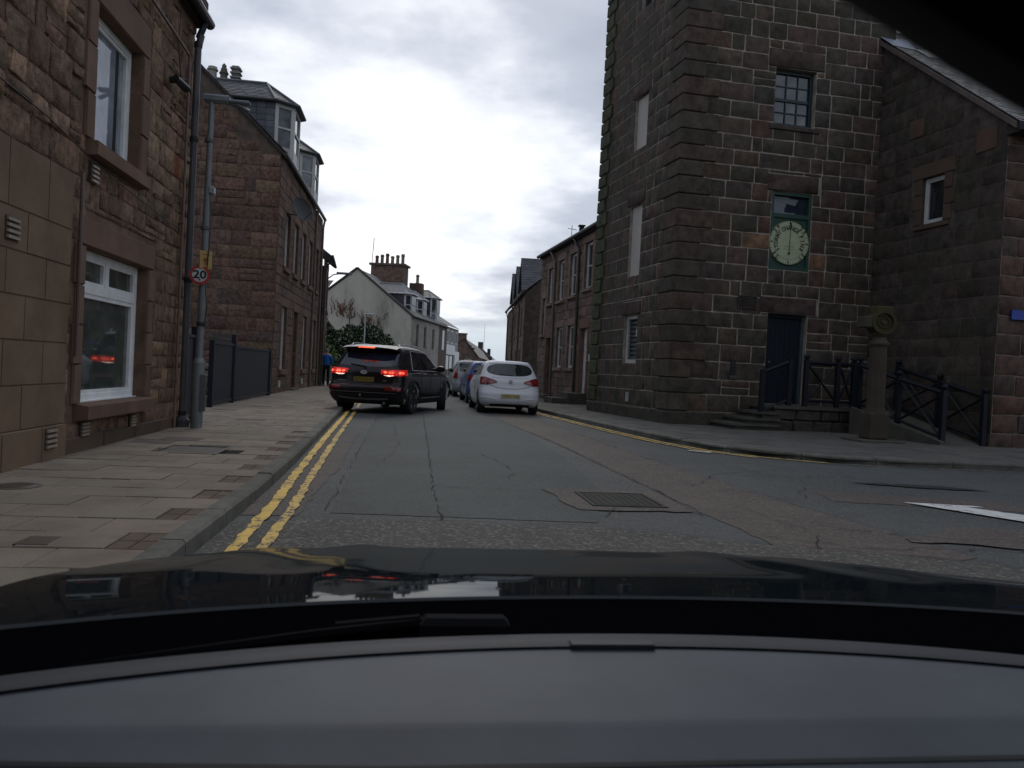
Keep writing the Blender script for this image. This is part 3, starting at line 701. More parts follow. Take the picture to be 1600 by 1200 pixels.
dp([(11.95, 5.5, 0.08), (11.9, 5.2, 0.07), (11.4, 5.05, 0.07), (11.25, 5.5, 0.07), (11.3, 6.0, 0.07)], 0.006, (0.015, 0.015, 0.015), 'cable')
def spot(mb):
    mb.tube([F1.P(11.1, 4.92, 0.03), F1.P(11.1, 4.92, 0.12)], 0.045, 10, (0.012, 0.012, 0.012)); mb.tube([F1.P(11.05, 4.93, 0.11), F1.P(11.36, 4.9, 0.17)], 0.05, 10, (0.012, 0.012, 0.012), r2=0.06)
one('wall_light', M['metal'], b1, spot)
# eaves, gutter, roof and a chimney stub
def eav(mb):
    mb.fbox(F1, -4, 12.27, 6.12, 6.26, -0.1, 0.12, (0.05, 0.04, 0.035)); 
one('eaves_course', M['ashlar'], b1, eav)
one('gutter', M['metal'], b1, lambda mb: [mb.tube([F1.P(-4, 6.24, 0.2), F1.P(12.3, 6.2, 0.2)], 0.075, 10, (0.018, 0.018, 0.02)), mb.tube([F1.P(12.1, 6.2, 0.2), F1.P(12.08, 6.0, 0.14), F1.P(12.08, 5.9, 0.10)], 0.05, 8, (0.018, 0.018, 0.02))])
one('roof', M['slate'], b1, lambda mb: mb.add([(-3.3, -4, 6.28), (-3.3, 12.35, 6.28), (-8, 12.35, 10.2), (-8, -4, 10.2), (-3.4, -4, 6.18), (-3.4, 12.35, 6.18), (-8, 12.35, 10.1), (-8, -4, 10.1)], [(0, 1, 2, 3), (7, 6, 5, 4), (1, 5, 6, 2), (0, 4, 5, 1)], (0.06, 0.06, 0.065)))
def ch1(mb):
    mb.box(-4.5, -3.42, 11.3, 12.25, 6.3, 8.6, (0.14, 0.085, 0.062))
one('wallhead_chimney', M['rubble'], b1, ch1)
one('chimney_cope', M['ashlar'], b1, lambda mb: mb.bbox(-4.6, -3.30, 11.2, 12.35, 6.42, 6.56, 0.02, (0.06, 0.05, 0.045)))

# ================================================================== LEFT SECOND HOUSE
b2 = thing('gabled_house', 'second brown stone house on the left with slated bay dormers and a satellite dish', 'house', (-4.27, 24.8, 0))
G2 = Fr((-4.27, 24.8), (-1, 0), (0, -1)); F2 = Fr((-4.27, 24.8), (0.07, 10.8), (1, -0.006))
EZ = 7.6
def gz(u): return EZ+0.02+u*0.955
gw = MB(); gw.add([G2.P(0, -.1), G2.P(0, EZ), G2.P(4.4, gz(4.4)), G2.P(8.8, EZ), G2.P(8.8, -.1)], [(0, 1, 2, 3, 4)], (0.085, 0.064, 0.052))
gw.c=[(0.105, 0.08, 0.066)]*len(gw.v); gw.build('gable_wall', M['mortar'], b2)
PAL2 = [(0.155, 0.095, 0.071), (0.130, 0.082, 0.063), (0.172, 0.106, 0.078), (0.112, 0.072, 0.058), (0.142, 0.092, 0.071)]
rr_ = []
for q in lay(0.0, 4.3, rows(0.0, 11.5, 0.37, .25), 0.62, [], split=0.14):
    if q[3] < gz(q[0])-0.05: rr_.append(q)
    elif q[2] < gz(q[0])-0.25: rr_.append((q[0], q[1], q[2], gz(q[0])-0.08))
sp2 = lambda r_: jit((0.165, 0.108, 0.07), .12) if random.random() < 0.035 else (jit((0.17, 0.14, 0.115), .15) if random.random() < 0.02 else None)
stones(b2, G2, rr_, M['rubble'], PAL2, 0.016, 0.010, 0.025, 290, gap=0.010, var=.12, special=sp2, key=lambda q: q[0])
def skew(mb):
    for k in range(9):
        a, b = k*0.5-0.12, (k+1)*0.5-0.14
        mb.hexa([G2.P(a, gz(a)-.02, .1), G2.P(b, gz(b)-.02, .1), G2.P(b, gz(b)-.02, -.25), G2.P(a, gz(a)-.02, -.25), G2.P(a, gz(a)+.10, .1), G2.P(b, gz(b)+.10, .1), G2.P(b, gz(b)+.10, -.25), G2.P(a, gz(a)+.10, -.25)], (0.045, 0.04, 0.036))
one('skew_coping', M['ashlar'], b2, skew)
W2 = [(1.25, 2.25, 0.86, 2.95), (3.75, 4.65, 0.14, 2.95), (6.1, 7.1, 0.86, 2.95), (1.25, 2.2, 4.25, 6.05), (3.1, 4.05, 4.25, 6.05), (5.0, 5.95, 4.25, 6.05), (6.9, 7.85, 4.25, 6.05), (9.0, 9.8, 4.25, 6.05), (9.0, 9.9, 0.86, 2.95)]
f2 = MB(); holed_wall(f2, F2, 0, 10.8, -.1, EZ, W2, 0.24, (0.11, 0.08, 0.06)); f2.build('wall', M['mortar'], b2)
one('stone', M['rubble'], b2, lambda mb: [stone(mb, F2, *q, 0.02, 0.008, 0.012, jit(random.choice(PAL2), .12), .006, fine=False) for q in lay(0, 10.8, rows(0, EZ-.02, .3, .12), .6, opts(W2, .2))])['kind'] = 'stuff'
for o_ in W2: dressed(b2, F2, o_, t=(0.15, 0.09, 0.066), jw=0.2, lint=.3, proud=.03, over=.18, sproud=.1 if o_[2] > .5 else .02)
for i, o_ in enumerate(W2):
    if i == 1: continue
    add_window(b2, F2, *o_, rec=0.12, style='sash', t=(0.6, 0.6, 0.58), pane_t=(0.03, 0.035, 0.04))
one('door', M['wood'], b2, lambda mb: [mb.fbox(F2, 3.75, 4.65, 0.14, 2.3, -.22, -.15, (0.06, 0.02, 0.018)), mb.fbox(F2, 3.85, 4.2, .4, 1.2, -.15, -.14, (0.05, .018, .016)), mb.fbox(F2, 3.75, 4.65, 2.3, 2.95, -.22, -.17, (0.3, 0.3, 0.3))])
one('doorstep', M['kerb'], b2, lambda mb: mb.fbox(F2, 3.6, 4.8, 0.08, 0.17, -.1, .16, (0.14, 0.13, 0.12)))
one('gutter', M['metal'], b2, lambda mb: mb.tube([F2.P(0.05, EZ+.03, .12), F2.P(10.8, EZ-.02, .12)], 0.07, 8, (0.10, 0.09, 0.085)))
for u in (8.35, 10.65): one('downpipe', M['metal'], b2, lambda mb: mb.tube([F2.P(u, EZ, .13), F2.P(u, EZ-.4, .07), F2.P(u, .1, .07)], 0.045, 8, (0.16, 0.12, 0.1)))
one('kerb_vent', M['paint'], b2, lambda mb: mb.fbox(F2, 1.1, 1.35, .28, .5, .02, .06, (0.5, 0.5, 0.48)))
one('kerb_vent', M['paint'], b2, lambda mb: mb.fbox(F2, 6.2, 6.45, .28, .5, .02, .06, (0.5, 0.5, 0.48)))
def slates(mb, A, B, C, D, rowh=0.17, w=0.24, base=(0.095, 0.097, 0.105), th=0.012, var=0.25, lift=0.02):
    """Slates laid in half-lapped courses on the roof quad A,B (eave) C,D (ridge above B, A)."""
    A, B, C, D = map(Vector, (A, B, C, D)); nrm = (B-A).cross(D-A).normalized()
    if nrm.z < 0: nrm = -nrm
    H_ = ((D-A).length+(C-B).length)/2; nr = max(2, int(H_/rowh))
    for i in range(nr):
        f0, f1 = i/nr, min(1, (i+1.12)/nr)
        L0, R0 = A.lerp(D, f0), B.lerp(C, f0); L1, R1 = A.lerp(D, f1), B.lerp(C, f1)
        wd = (R0-L0).length; wn = (R1-L1).length
        if wd < 0.05: continue
        n = max(1, int(wd/w)); o = 0.5 if i % 2 else 0
        e = sorted(set([0, 1]+[max(0, min(1, (k+o)/n)) for k in range(n+1)]))
        for a, b in zip(e, e[1:]):
            if b-a < 0.1/n: continue
            gp = 0.004/max(wd, .1); l = lift+random.uniform(-.004, .004); t = jit(base, var, .05)
            dn = (A-D).normalized()*random.uniform(0, .012)
            p = [L0.lerp(R0, a+gp)+nrm*l+dn, L0.lerp(R0, b-gp)+nrm*l+dn, L1.lerp(R1, b-gp)+nrm*.004, L1.lerp(R1, a+gp)+nrm*.004]
            q = [p[0]-nrm*th, p[1]-nrm*th]
            mb.add(p+q, [(0, 1, 2, 3), (4, 5, 1, 0)], t)
# roof planes
def roof2(mb):
    E0 = F2.P(0, EZ+.05, .12); E1 = F2.P(10.8, EZ+.05, .12); Rg0 = Vector((-4.27-4.4, 24.8, gz(4.4))); Rg1 = Vector((-4.2-4.4, 35.6, gz(4.4)))
    mb.add([E0, E1, Rg1, Rg0, E0+Vector((-8.9, 0, 0)), E1+Vector((-8.9, 0, 0))], [(0, 1, 2, 3), (3, 2, 5, 4)], (0.05, 0.05, 0.055))
one('roof', M['slate'], b2, roof2)
def rs(mb): slates(mb, F2.P(0, EZ+.06, .12), F2.P(10.8, EZ+.06, .12), (-8.6, 35.6, gz(4.4)+.02), (-8.67, 24.8, gz(4.4)+.02), .2, .3)
tag(one('slate', M['slate'], b2, rs), kind='stuff')
# bay dormers: octagonal front, piended slated roof running back into the main roof
def dormer(y0, y1, xf, zb, ze, zr, xr, label):
    """y0..y1 width, xf front plane x, zb sill level, ze eave, zr ridge level, xr where ridge meets roof."""
    ym = (y0+y1)/2; c = 0.42; xs = xf-0.55
    d = one('dormer', M['paint'], b2, lambda mb: None) if False else None
    WT = (0.50, 0.50, 0.47)
    base = MB()
    plan = [(xs, y0), (xf, y0+c), (xf, y1-c), (xs, y1)]
    # timber posts and panels of the bay
    for (p, q) in zip(plan, plan[1:]):
        f = Fr(p, (q[0]-p[0], q[1]-p[1]), (q[1]-p[1], -(q[0]-p[0]))); L = math.dist(p, q)
        if f.N.x < 0 : f = Fr(p, (q[0]-p[0], q[1]-p[1]), (-(q[1]-p[1]), (q[0]-p[0])))
        frame_bars(base, f, 0, L, zb, ze, 0.12, -.08, .02, WT); base.fbox(f, .12, L-.12, zb+.12, zb+.45, -.05, 0.0, (0.4, 0.4, 0.38))
        base.fbox(f, .09, L-.09, (zb+ze)/2+.12, (zb+ze)/2+.18, -.05, .01, WT)
    dm = base.build('dormer', M['paint'], b2)
    if label: dm['label'] = label
    gl = MB()
    for (p, q) in zip(plan, plan[1:]):
        gl.add([(p[0]-.03, p[1], zb+.4), (q[0]-.03, q[1], zb+.4), (q[0]-.03, q[1], ze), (p[0]-.03, p[1], ze)], [(0, 1, 2, 3)], (0.17, 0.18, 0.19))
    gl.build('pane', M['glass'], dm)
    for yy_ in (y0, y1):
        ck = MB(); f = [(xs, yy_, zb-.4), (xs, yy_, ze), (xr-.4, yy_, ze), (xr-.4, yy_, zb-.4)]
        ck.add([(a, b+(0.02 if yy_ == y0 else -.02), c_) for a, b, c_ in f], [(0, 1, 2, 3)], (0.05, 0.05, 0.056)); ck.build('cheek', M['slate'], dm)
    slf = Fr((xs, y0), (-1, 0), (0, -1)); ck = MB()
    for q in lay(0, abs(xr-xs), rows(zb, ze, .2, .02), .3, [], wj=.05): stone(ck, slf, *q, depth=.012, rough=.002, corner=.003, t=jit((0.075, 0.08, 0.098), .25), gap=.003, fine=False)
    tag(ck.build('cheek_slate', M['slate'], dm), kind='stuff')
    rf = MB(); o = .16
    ev = [(xr, y0-o, ze), (xs+.03, y0-o, ze), (xf+o, y0+c-.05, ze), (xf+o, y1-c+.05, ze), (xs+.03, y1+o, ze), (xr, y1+o, ze)]
    ap = (xs-0.5, ym, zr); bk = (xr-.8, ym, zr)
    sl_ = MB()
    tri = [(ev[0], ev[1], ap, bk), (ev[1], ev[2], ap, ap), (ev[2], ev[3], ap, ap), (ev[3], ev[4], ap, ap)]
    for a, b, c_, d_ in tri:
        if c_ == d_: rf.add([a, b, c_], [(0, 1, 2)], (0.05, 0.05, 0.055))
        else: rf.add([a, b, c_, d_], [(0, 1, 2, 3)], (0.05, 0.05, 0.055))
        slates(sl_, a, b, c_, d_, .15, .22)
    rf.add([ev[4], ev[5], bk, ap], [(0, 1, 2, 3)], (0.05, 0.05, 0.055))
    rf.add(ev, [(5, 4, 3, 2, 1, 0)], (0.08, 0.08, 0.08))
    for a, b in zip(ev[:-1], ev[1:]): rf.tube([Vector(a)+Vector((0, 0, .03)), Vector(b)+Vector((0, 0, .03))], .045, 6, (0.05, 0.05, 0.052))
    for a in ev[1:5]: rf.tube([Vector(a)+Vector((0, 0, .05)), Vector(ap)+Vector((0, 0, .04))], .04, 6, (0.14, 0.145, 0.155))
    rf.tube([Vector(ap)+Vector((0, 0, .04)), Vector(bk)+Vector((0, 0, .04))], .05, 6, (0.14, 0.145, 0.155))
    rf.build('dormer_roof', M['slate'], dm); tag(sl_.build('slate', M['slate'], dm), kind='stuff')
dormer(26.0, 28.1, -4.18, 7.72, 9.55, 10.45, -6.5, 'near bay dormer')
dormer(31.6, 33.7, -4.18, 7.72, 9.5, 10.4, -6.5, 'far bay dormer')
# chimney with pots
ck = MB(); ck.box(-8.3, -6.9, 30.4, 31.2, 9.0, 11.4, (0.10, 0.066, 0.05)); ck.bbox(-8.4, -6.75, 30.3, 31.3, 11.4, 11.58, .03, (0.06, 0.05, 0.045))
chim = ck.build('chimney', M['rubble'], b2)
def pot(mb, x, y, z, r_=.14, h=.7, t=(0.24, 0.2, 0.15), cowl=False):
    mb.lathe((x, y, z), [(r_*1.1, 0), (r_*1.1, .06), (r_*.85, .1), (r_*.8, h*.75), (r_*1.05, h*.8), (r_*1.05, h*.86), (r_*.85, h*.9), (r_*.85, h)], 12, t)
    if cowl: mb.lathe((x, y, z+h), [(r_*.7, 0), (r_*.7, .1), (r_*.5, .12), (r_*.5, .22), (.02, .3)], 10, t)
one('chimney_pot', M['ashlar'], chim, lambda mb: pot(mb, -7.98, 30.8, 11.58, .2, .62, (0.3, 0.28, 0.25)), smooth=True)
one('chimney_pot', M['ashlar'], chim, lambda mb: pot(mb, -7.56, 30.8, 11.58, .17, .5, (0.13, 0.12, 0.11), True), smooth=True)
def louv(mb):
    mb.bbox(-7.25, -6.97, 30.65, 30.95, 11.58, 12.3, .03, (0.16, 0.15, 0.14))
    for i in range(4): mb.box(-7.3, -6.92, 30.6, 31.0, 11.66+i*.17, 11.71+i*.17, (0.25, 0.24, 0.22))
one('chimney_pot', M['ashlar'], chim, louv, label='square louvred pot')
# satellite dish, part of the house front
def dish(mb):
    c = F2.P(1.75, 6.22, .42); ax = Vector((0.75, -0.6, 0.3)).normalized(); x = ax.cross(Vector((0, 0, 1))).normalized(); y_ = x.cross(ax)
    prof = [(0.0, 0.0), (.15, .01), (.30, .035), (.42, .07), (.43, .075), (.425, .06), (.28, .02), (.1, -.015)]
    vs = []; n = 20
    for r_, h in prof:
        for j in range(n): a = 2*math.pi*j/n; vs.append(c+x*math.cos(a)*r_+y_*math.sin(a)*r_*.95+ax*h)
    mb.add(vs, [(i*n+j, i*n+(j+1) % n, (i+1)*n+(j+1) % n, (i+1)*n+j) for i in range(len(prof)-1) for j in range(n)], (0.016, 0.016, 0.018))
    mb.tube([F2.P(1.75, 6.05, 0), F2.P(1.75, 6.05, .3), c-ax*.02], .02, 6, (0.05, .05, .05)); mb.tube([c-y_*.35, c-y_*.25+ax*.42], .012, 6, (.05, .05, .05)); mb.tube([c-y_*.22+ax*.4, c-y_*.22+ax*.48], .03, 6, (.2, .2, .2))
one('satellite_dish', M['metal'], b2, dish, smooth=True)

# third house on the left, only its edge shows
b3 = thing('stone_house', 'narrow strip of brown stone house beyond the satellite dish house, before the hedge', 'house', (-4.15, 35.7, 0))
F3 = Fr((-4.02, 35.62), (-0.22, 3.8), (1, 0.058))
W3 = [(0.5, 1.3, .9, 2.7), (2.2, 3.0, .9, 2.7), (0.5, 1.3, 3.7, 5.2), (2.2, 3.0, 3.7, 5.2)]
def w3(mb): holed_wall(mb, F3, 0, 3.8, -.1, 6.0, W3, .2, (0.1, .075, .06)); mb.add([F3.P(3.8, 0), F3.P(3.8, 0, -8), F3.P(3.8, 6, -8), F3.P(3.8, 6)], [(0, 1, 2, 3)], (.09, .07, .06))
one('wall', M['mortar'], b3, w3)
one('stone', M['rubble'], b3, lambda mb: [stone(mb, F3, *q, .02, .006, .01, jit(random.choice(PAL2), .12), .006, fine=False) for q in lay(0, 3.8, rows(0, 5.98, .3, .12), .6, opts(W3, .15))])['kind'] = 'stuff'
for o_ in W3: add_window(b3, F3, *o_, rec=.12, style='sash'); dressed(b3, F3, o_, t=(0.11, .075, .055), jw=.15, lint=.25, over=.15, sproud=.09)
one('roof', M['slate'], b3, lambda mb: mb.add([F3.P(-.05, 6.0, .3), F3.P(3.9, 6.0, .3), F3.P(3.9, 9.2, -4), F3.P(-.05, 9.2, -4), F3.P(-.05, 5.9, .3), F3.P(3.9, 5.9, .3), F3.P(3.9, 9.1, -4)], [(0, 1, 2, 3), (0, 4, 5, 1), (1, 5, 6, 2)], (.05, .05, .055)))
one('gutter', M['metal'], b3, lambda mb: [mb.tube([F3.P(-.1, 5.98, .34), F3.P(3.9, 5.96, .34)], .06, 6, (.03, .03, .03)), mb.tube([F3.P(.15, 5.9, .3), F3.P(.15, 5.4, .06), F3.P(.15, .1, .06)], .045, 6, (.05, .045, .04))])
lampb = one('street_lamp_bracket', M['galv'], None, lambda mb: [mb.tube([(-4.2, 38.6, 5.25), (-3.9, 38.6, 5.5), (-3.2, 38.5, 5.6)], .03, 6, (.2, .2, .2)), mb.bbox(-3.75, -3.0, 38.4, 38.62, 5.52, 5.62, .02, (.25, .26, .27))])
tag(lampb, 'flat street lantern on a bracket at the corner of the far left stone house', 'street lamp')

# ================================================================== GATES
NV = (0.009, 0.012, 0.021)
def gate(name, label, y0, y1, x, zt, x1=None, post0=True, post1=True, pt0=1.5, pt1=1.7, ribs=0.11):
    x1 = x if x1 is None else x1
    f = Fr((x, y0), (x1-x, y1-y0), (y1-y0, -(x1-x))); L = math.dist((x, y0), (x1, y1)); o = thing(name, label, 'gate', (x, y0, PZ))
    if post0: one('post', M['plastic'], o, lambda mb: mb.fbox(f, -.09, 0.0, PZ-.05, pt0, -.05, .05, NV))
    if post1: one('post', M['plastic'], o, lambda mb: mb.fbox(f, L, L+.09, PZ-.05, pt1, -.05, .05, NV))
    def fb(mb): frame_bars(mb, f, .01, L-.01, PZ+.06, zt, .05, -.025, .03, tuple(c*1.5 for c in NV))
    one('frame', M['plastic'], o, fb)
    n = int((L-.12)/ribs)
    for i in range(n):
        a = .062+(L-.124)*i/n; b = .062+(L-.124)*(i+1)/n-.008
        one('slat', M['plastic'], o, lambda mb: mb.fbox(f, a, b, PZ+.112, zt-.052, -.012, .010, jit(NV, .08)))
    return o
gate('metal_gate', 'dark blue sheet metal gate behind the lamp post, beside the near house', 12.62, 13.5, -3.55, 1.52, -3.6, True, True, 1.5, 1.66)
gate('metal_gate', 'shorter navy gate panel in front of the gable, left of the tall post', 16.95, 18.95, -4.14, 1.50, -4.16, True, True, 1.52, 1.72)
gate('metal_gate', 'long navy metal gate panel reaching the corner of the second house', 19.15, 23.7, -4.16, 1.46, -4.16, False, True, 1.5, 1.5, .13)
def spikes(mb):
    for i in range(20): y_ = 17.6+i*.12; mb.tube([(-4.35, y_, .1), (-4.35, y_, 1.74)], .008, 4, (.03, .03, .035))
    mb.box(-4.36, -4.34, 17.5, 20.0, 1.6, 1.63, (.03, .03, .035))
tag(one('iron_railing', M['metal'], None, spikes), 'thin iron spiked railing just behind the navy gates', 'railing')
one_ = one('yard_wall', M['rubble'], None, lambda mb: [stone(mb, Fr((-9, 20.5), (1, 0), (0, -1)), *q, .1, .03, .03, jit(random.choice([(0.2, .18, .15), (.13, .11, .09), (.26, .23, .2)]), .2), .01, fine=False, back=-.3) for q in lay(0, 4.6, rows(0, 1.0, .2, .2), .3, [])])
tag(one_, 'low rubble yard wall seen through the gap behind the lamp post', 'wall')
def leafmass(mb, c, rx, ry, rz, n, s, cols, seed=0, shape=None):
    rnd = random.Random(seed)
    for i in range(n):
        while True:
            x, y_, z = rnd.uniform(-1, 1), rnd.uniform(-1, 1), rnd.uniform(-1, 1)
            d = x*x+y_*y_+z*z
            if d < 1 and rnd.random() < (0.25+0.75*d): break
        p = Vector((c[0]+x*rx, c[1]+y_*ry, c[2]+z*rz))
        if shape and not shape(p): continue
        a = Vector((rnd.gauss(0, 1), rnd.gauss(0, 1), rnd.gauss(0, 1))).normalized(); b = a.cross(Vector((rnd.gauss(0, 1), rnd.gauss(0, 1), rnd.gauss(0, 1)))).normalized()
        k = s*rnd.uniform(.6, 1.4); col_ = rnd.choice(cols); j = rnd.uniform(.7, 1.3)
        mb.add([p-a*k, p+b*k*.55, p+a*k, p-b*k*.55], [(0, 1, 2, 3)], tuple(v*j for v in col_))
bush = thing('garden_bush', 'scrubby green plant behind the foot of the lamp post', 'shrub', (-4.3, 15.6, 0))
one('foliage', M['leaf'], bush, lambda mb: leafmass(mb, (-4.35, 15.6, .35), .35, .6, .42, 900, .035, [(.05, .07, .03), (.07, .08, .04), (.09, .09, .06)], 3))

# ================================================================== LAMP POST AND SIGNS
lp = thing('street_lamp', 'grey steel lamp post on the left pavement carrying the 20 sign', 'street lamp', (-3.1, 12.0, PZ))
GY = (0.19, 0.21, 0.215)
one('base', M['galv'], lp, lambda mb: mb.tube([(-3.12, 12, PZ), (-3.12, 12, 1.0), (-3.12, 12, 1.06)], .087, 14, GY), smooth=True)
one('collar', M['galv'], lp, lambda mb: mb.lathe((-3.12, 12, 1.05), [(.089, 0), (.092, .02), (.058, .09)], 14, GY), smooth=True)
one('door', M['galv'], lp, lambda mb: mb.bbox(-3.065, -2.99, 11.915, 11.955, .35, .9, .01, (.13, .145, .15)))
one('shaft', M['galv'], lp, lambda mb: mb.tube([(-3.12, 12, 1.1), (-3.11, 12, 3.0), (-3.10, 12, 4.95)], .056, 12, GY, r2=.042), smooth=True)
for z in (4.35, 3.05, 1.62): one('band', M['metal'], lp, lambda mb: mb.lathe((-3.115, 12, z), [(.062, 0), (.066, .01), (.066, .05), (.062, .06)], 12, (.1, .1, .1) if z > 2 else (.02, .02, .02)))
one('photocell', M['paint'], lp, lambda mb: mb.bbox(-3.07, -3.0, 11.95, 12.05, 3.58, 3.7, .02, (.3, .32, .32)))
def lant(mb):
    mb.bbox(-3.22, -2.83, 11.93, 12.07, 4.94, 5.06, .03, (.22, .25, .27)); mb.bbox(-2.83, -2.55, 11.95, 12.05, 4.95, 5.01, .02, (.16, .18, .2)); mb.tube([(-2.86, 12, 4.96), (-2.7, 12, 4.93), (-2.56, 12, 4.86)], .03, 8, (.14, .15, .16))
one('lantern', M['galv'], lp, lant)
def cab(mb): mb.tube([(-3.05, 11.93, 3.6), (-3.02, 11.93, 3.0), (-3.06, 11.93, 2.2), (-3.02, 11.93, 1.9), (-3.06, 11.93, 1.6)], .008, 6, (.02, .02, .02))
one('cable', M['metal'], lp, cab)
def text_mesh(txt, size, mat, name='lettering', t=(0.01, 0.01, 0.01), extrude=0.002, parent=None, mtx=None, align='CENTER', bold=0.0, sx=1.0):
    cu = bpy.data.curves.new(name, 'FONT'); cu.body = txt; cu.size = size; cu.extrude = extrude; cu.align_x = align; cu.align_y = 'CENTER'; cu.offset = bold; cu.resolution_u = 3
    o = bpy.data.objects.new(name, cu); col.objects.link(o); dg = bpy.context.evaluated_depsgraph_get()
    me = bpy.data.meshes.new_from_object(o.evaluated_get(dg)); bpy.data.objects.remove(o)
    off = wloc(parent) if parent else Vector((0, 0, 0))
    M_ = (mtx or Matrix()) @ Matrix.Diagonal((sx, 1, 1, 1)); me.transform(Matrix.Translation(-off) @ M_)
    a = me.color_attributes.new('tint', 'FLOAT_COLOR', 'POINT'); a.data.foreach_set('color', [v for _ in me.vertices for v in (*t, 1.0)])
    me.materials.clear(); me.materials.append(mat); q = bpy.data.objects.new(name, me); col.objects.link(q)
    if parent: q.parent = parent
    return q
def face_mtx(p, N, up=(0, 0, 1)):
    N = Vector(N).normalized(); Y = Vector(up); Y = (Y-N*Y.dot(N)).normalized(); X = Y.cross(N)
    m = Matrix((X, Y, N)).transposed().to_4x4(); m.translation = Vector(p); return m
def disc(mb, c, N, r0, r1, n0, n1, t, n=40):
    m = face_mtx(c, N); vs = []
    for r_, h in ((r0, n0), (r1, n0), (r1, n1), (r0, n1)):
        for j in range(n): a = 2*math.pi*j/n; vs.append(m @ Vector((r_*math.cos(a), r_*math.sin(a), h)))
    mb.add(vs, [(i*n+j, i*n+(j+1) % n, ((i+1) % 4)*n+(j+1) % n, ((i+1) % 4)*n+j) for i in range(4) for j in range(n)], t)
SC = Vector((-3.14, 11.91, 2.37)); SN = Vector((0.22, -1, -0.02))
sg = thing('speed_limit_sign', 'round white 20 sign with a red ring on the lamp post', 'road sign', (-3.14, 11.93, 2.37))
one('plate', M['paint'], sg, lambda mb: disc(mb, SC, SN, 0.0, .142, 0.0, .012, (.55, .56, .56)))
one('red_ring', M['paint'], sg, lambda mb: disc(mb, SC, SN, .105, .143, .012, .016, (.42, .03, .03)))
text_mesh('20', .165, M['paint'], 'numeral', parent=sg, mtx=face_mtx(SC+SN.normalized()*.014, SN), bold=.004, sx=1.15)
one('clip', M['metal'], sg, lambda mb: disc(mb, SC-Vector((0, 0, .07)), SN, 0, .012, .012, .02, (.02, .02, .02), 10))
ns = thing('yellow_notice', 'small yellow notice plate fixed to the lamp post above the 20 sign', 'notice', (-3.08, 11.93, 2.6))
NC = Vector((-3.07, 11.93, 2.6)); NN = Vector((.75, -1, 0))
def npl(mb):
    m = face_mtx(NC, NN); mb.hexa([m @ Vector(p) for p in [(-.09, -.13, 0), (.09, -.13, 0), (.09, -.13, .01), (-.09, -.13, .01), (-.09, .13, 0), (.09, .13, 0), (.09, .13, .01), (-.09, .13, .01)]], (.42, .28, .08))
one('plate', M['paint'], ns, npl)
def nlt(mb):
    m = face_mtx(NC+NN.normalized()*.011, NN)
    for x0, x1, y0, y1 in ((-.03, .02, -.08, .03), (-.05, .04, -.02, .005), (-.06, .06, .07, .085)): mb.add([m @ Vector(p) for p in ((x0, y0, .001), (x1, y0, .001), (x1, y1, .001), (x0, y1, .001))], [(0, 1, 2, 3)], (.25, .1, .03))
one('pictogram', M['paint'], ns, nlt)

# ================================================================== THE TOWER
a4 = R(4); TU = (math.cos(a4), math.sin(a4)); TN = (math.sin(a4), -math.cos(a4)); TC = (6.3, 18.15)
TF = Fr(TC, TU, TN); TLv = Vector((-0.71, 5.3)).normalized(); TL = Fr(TC, tuple(TLv), (-TLv.y, TLv.x))
tw = thing('stone_tower', 'tall dark stone tower with stepped corner stones, barometer and blue door', 'tower', (TC[0], TC[1], 0))
TH = 13.5; FW = 5.75; LWd = 5.25
FO = [(2.42, 3.55, 7.7, 9.12), (2.5, 3.62, 4.08, 6.04), (2.56, 3.66, 0.70, 2.98)]
LO = [(2.05, 2.86, 7.48, 8.93), (2.08, 2.85, 3.98, 5.92), (2.0, 2.88, 1.58, 2.9), (2.05, 2.8, 11.35, 12.8)]
mo = (0.30, 0.26, 0.215)
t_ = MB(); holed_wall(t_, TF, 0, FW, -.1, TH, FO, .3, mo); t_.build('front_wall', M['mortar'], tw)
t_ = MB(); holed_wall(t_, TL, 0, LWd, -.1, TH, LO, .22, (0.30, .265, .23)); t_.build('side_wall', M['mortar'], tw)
t_ = MB(); p0 = TF.P(FW, 0); p1 = TL.P(LWd, 0); p2 = p0+Vector((TLv.x*5, TLv.y*5, 0))
for a, b in ((p0, p2), (p2, p1)): t_.add([a, b, b+Vector((0, 0, TH)), a+Vector((0, 0, TH))], [(0, 1, 2, 3)], (.06, .055, .05))
t_.add([TF.P(0, TH), TF.P(FW, TH), p2+Vector((0, 0, TH)), TL.P(LWd, TH)], [(0, 1, 2, 3)], (.06, .055, .05)); t_.build('rear_wall', M['mortar'], tw)
TP = [(0.076, 0.060, 0.046), (0.068, 0.056, 0.044), (0.082, 0.060, 0.047), (0.060, 0.051, 0.041), (0.072, 0.060, 0.047), (0.088, 0.060, 0.047)]
vrT = [0.0, 0.42]
while vrT[-1] < TH-.3: vrT.append(vrT[-1]+random.uniform(.37, .445))
vrT[-1] = TH
ql = [(random.choice((.52, .62)) if i % 2 else random.choice((.82, .92)), (.55 if i % 2 else .8)) for i in range(len(vrT))]
def exp(o, a, b, c, d): return (o[0]-a, o[1]+b, o[2]-c, o[3]+d)
FOx = [exp(FO[0], 0, 0, 0, 0), (FO[0][0]-.22, FO[0][1]+.22, FO[0][3], FO[0][3]+.46), FO[1], (FO[1][0]-.12, FO[1][1]+.22, FO[1][3], FO[1][3]+.44), FO[2], (FO[2][0]-.2, FO[2][1]+.3, FO[2][3], FO[2][3]+.42)]
rF = []
for i, (a, b) in enumerate(zip(vrT, vrT[1:])):
    q = ql[i][0]+.01
    # split the course at window heads and sills
    rF += list(lay(q, FW, [a, b], .60, FOx, wj=.33, split=.03))
OR = (0.20, 0.115, 0.068); RD = (0.115, 0.064, 0.052)
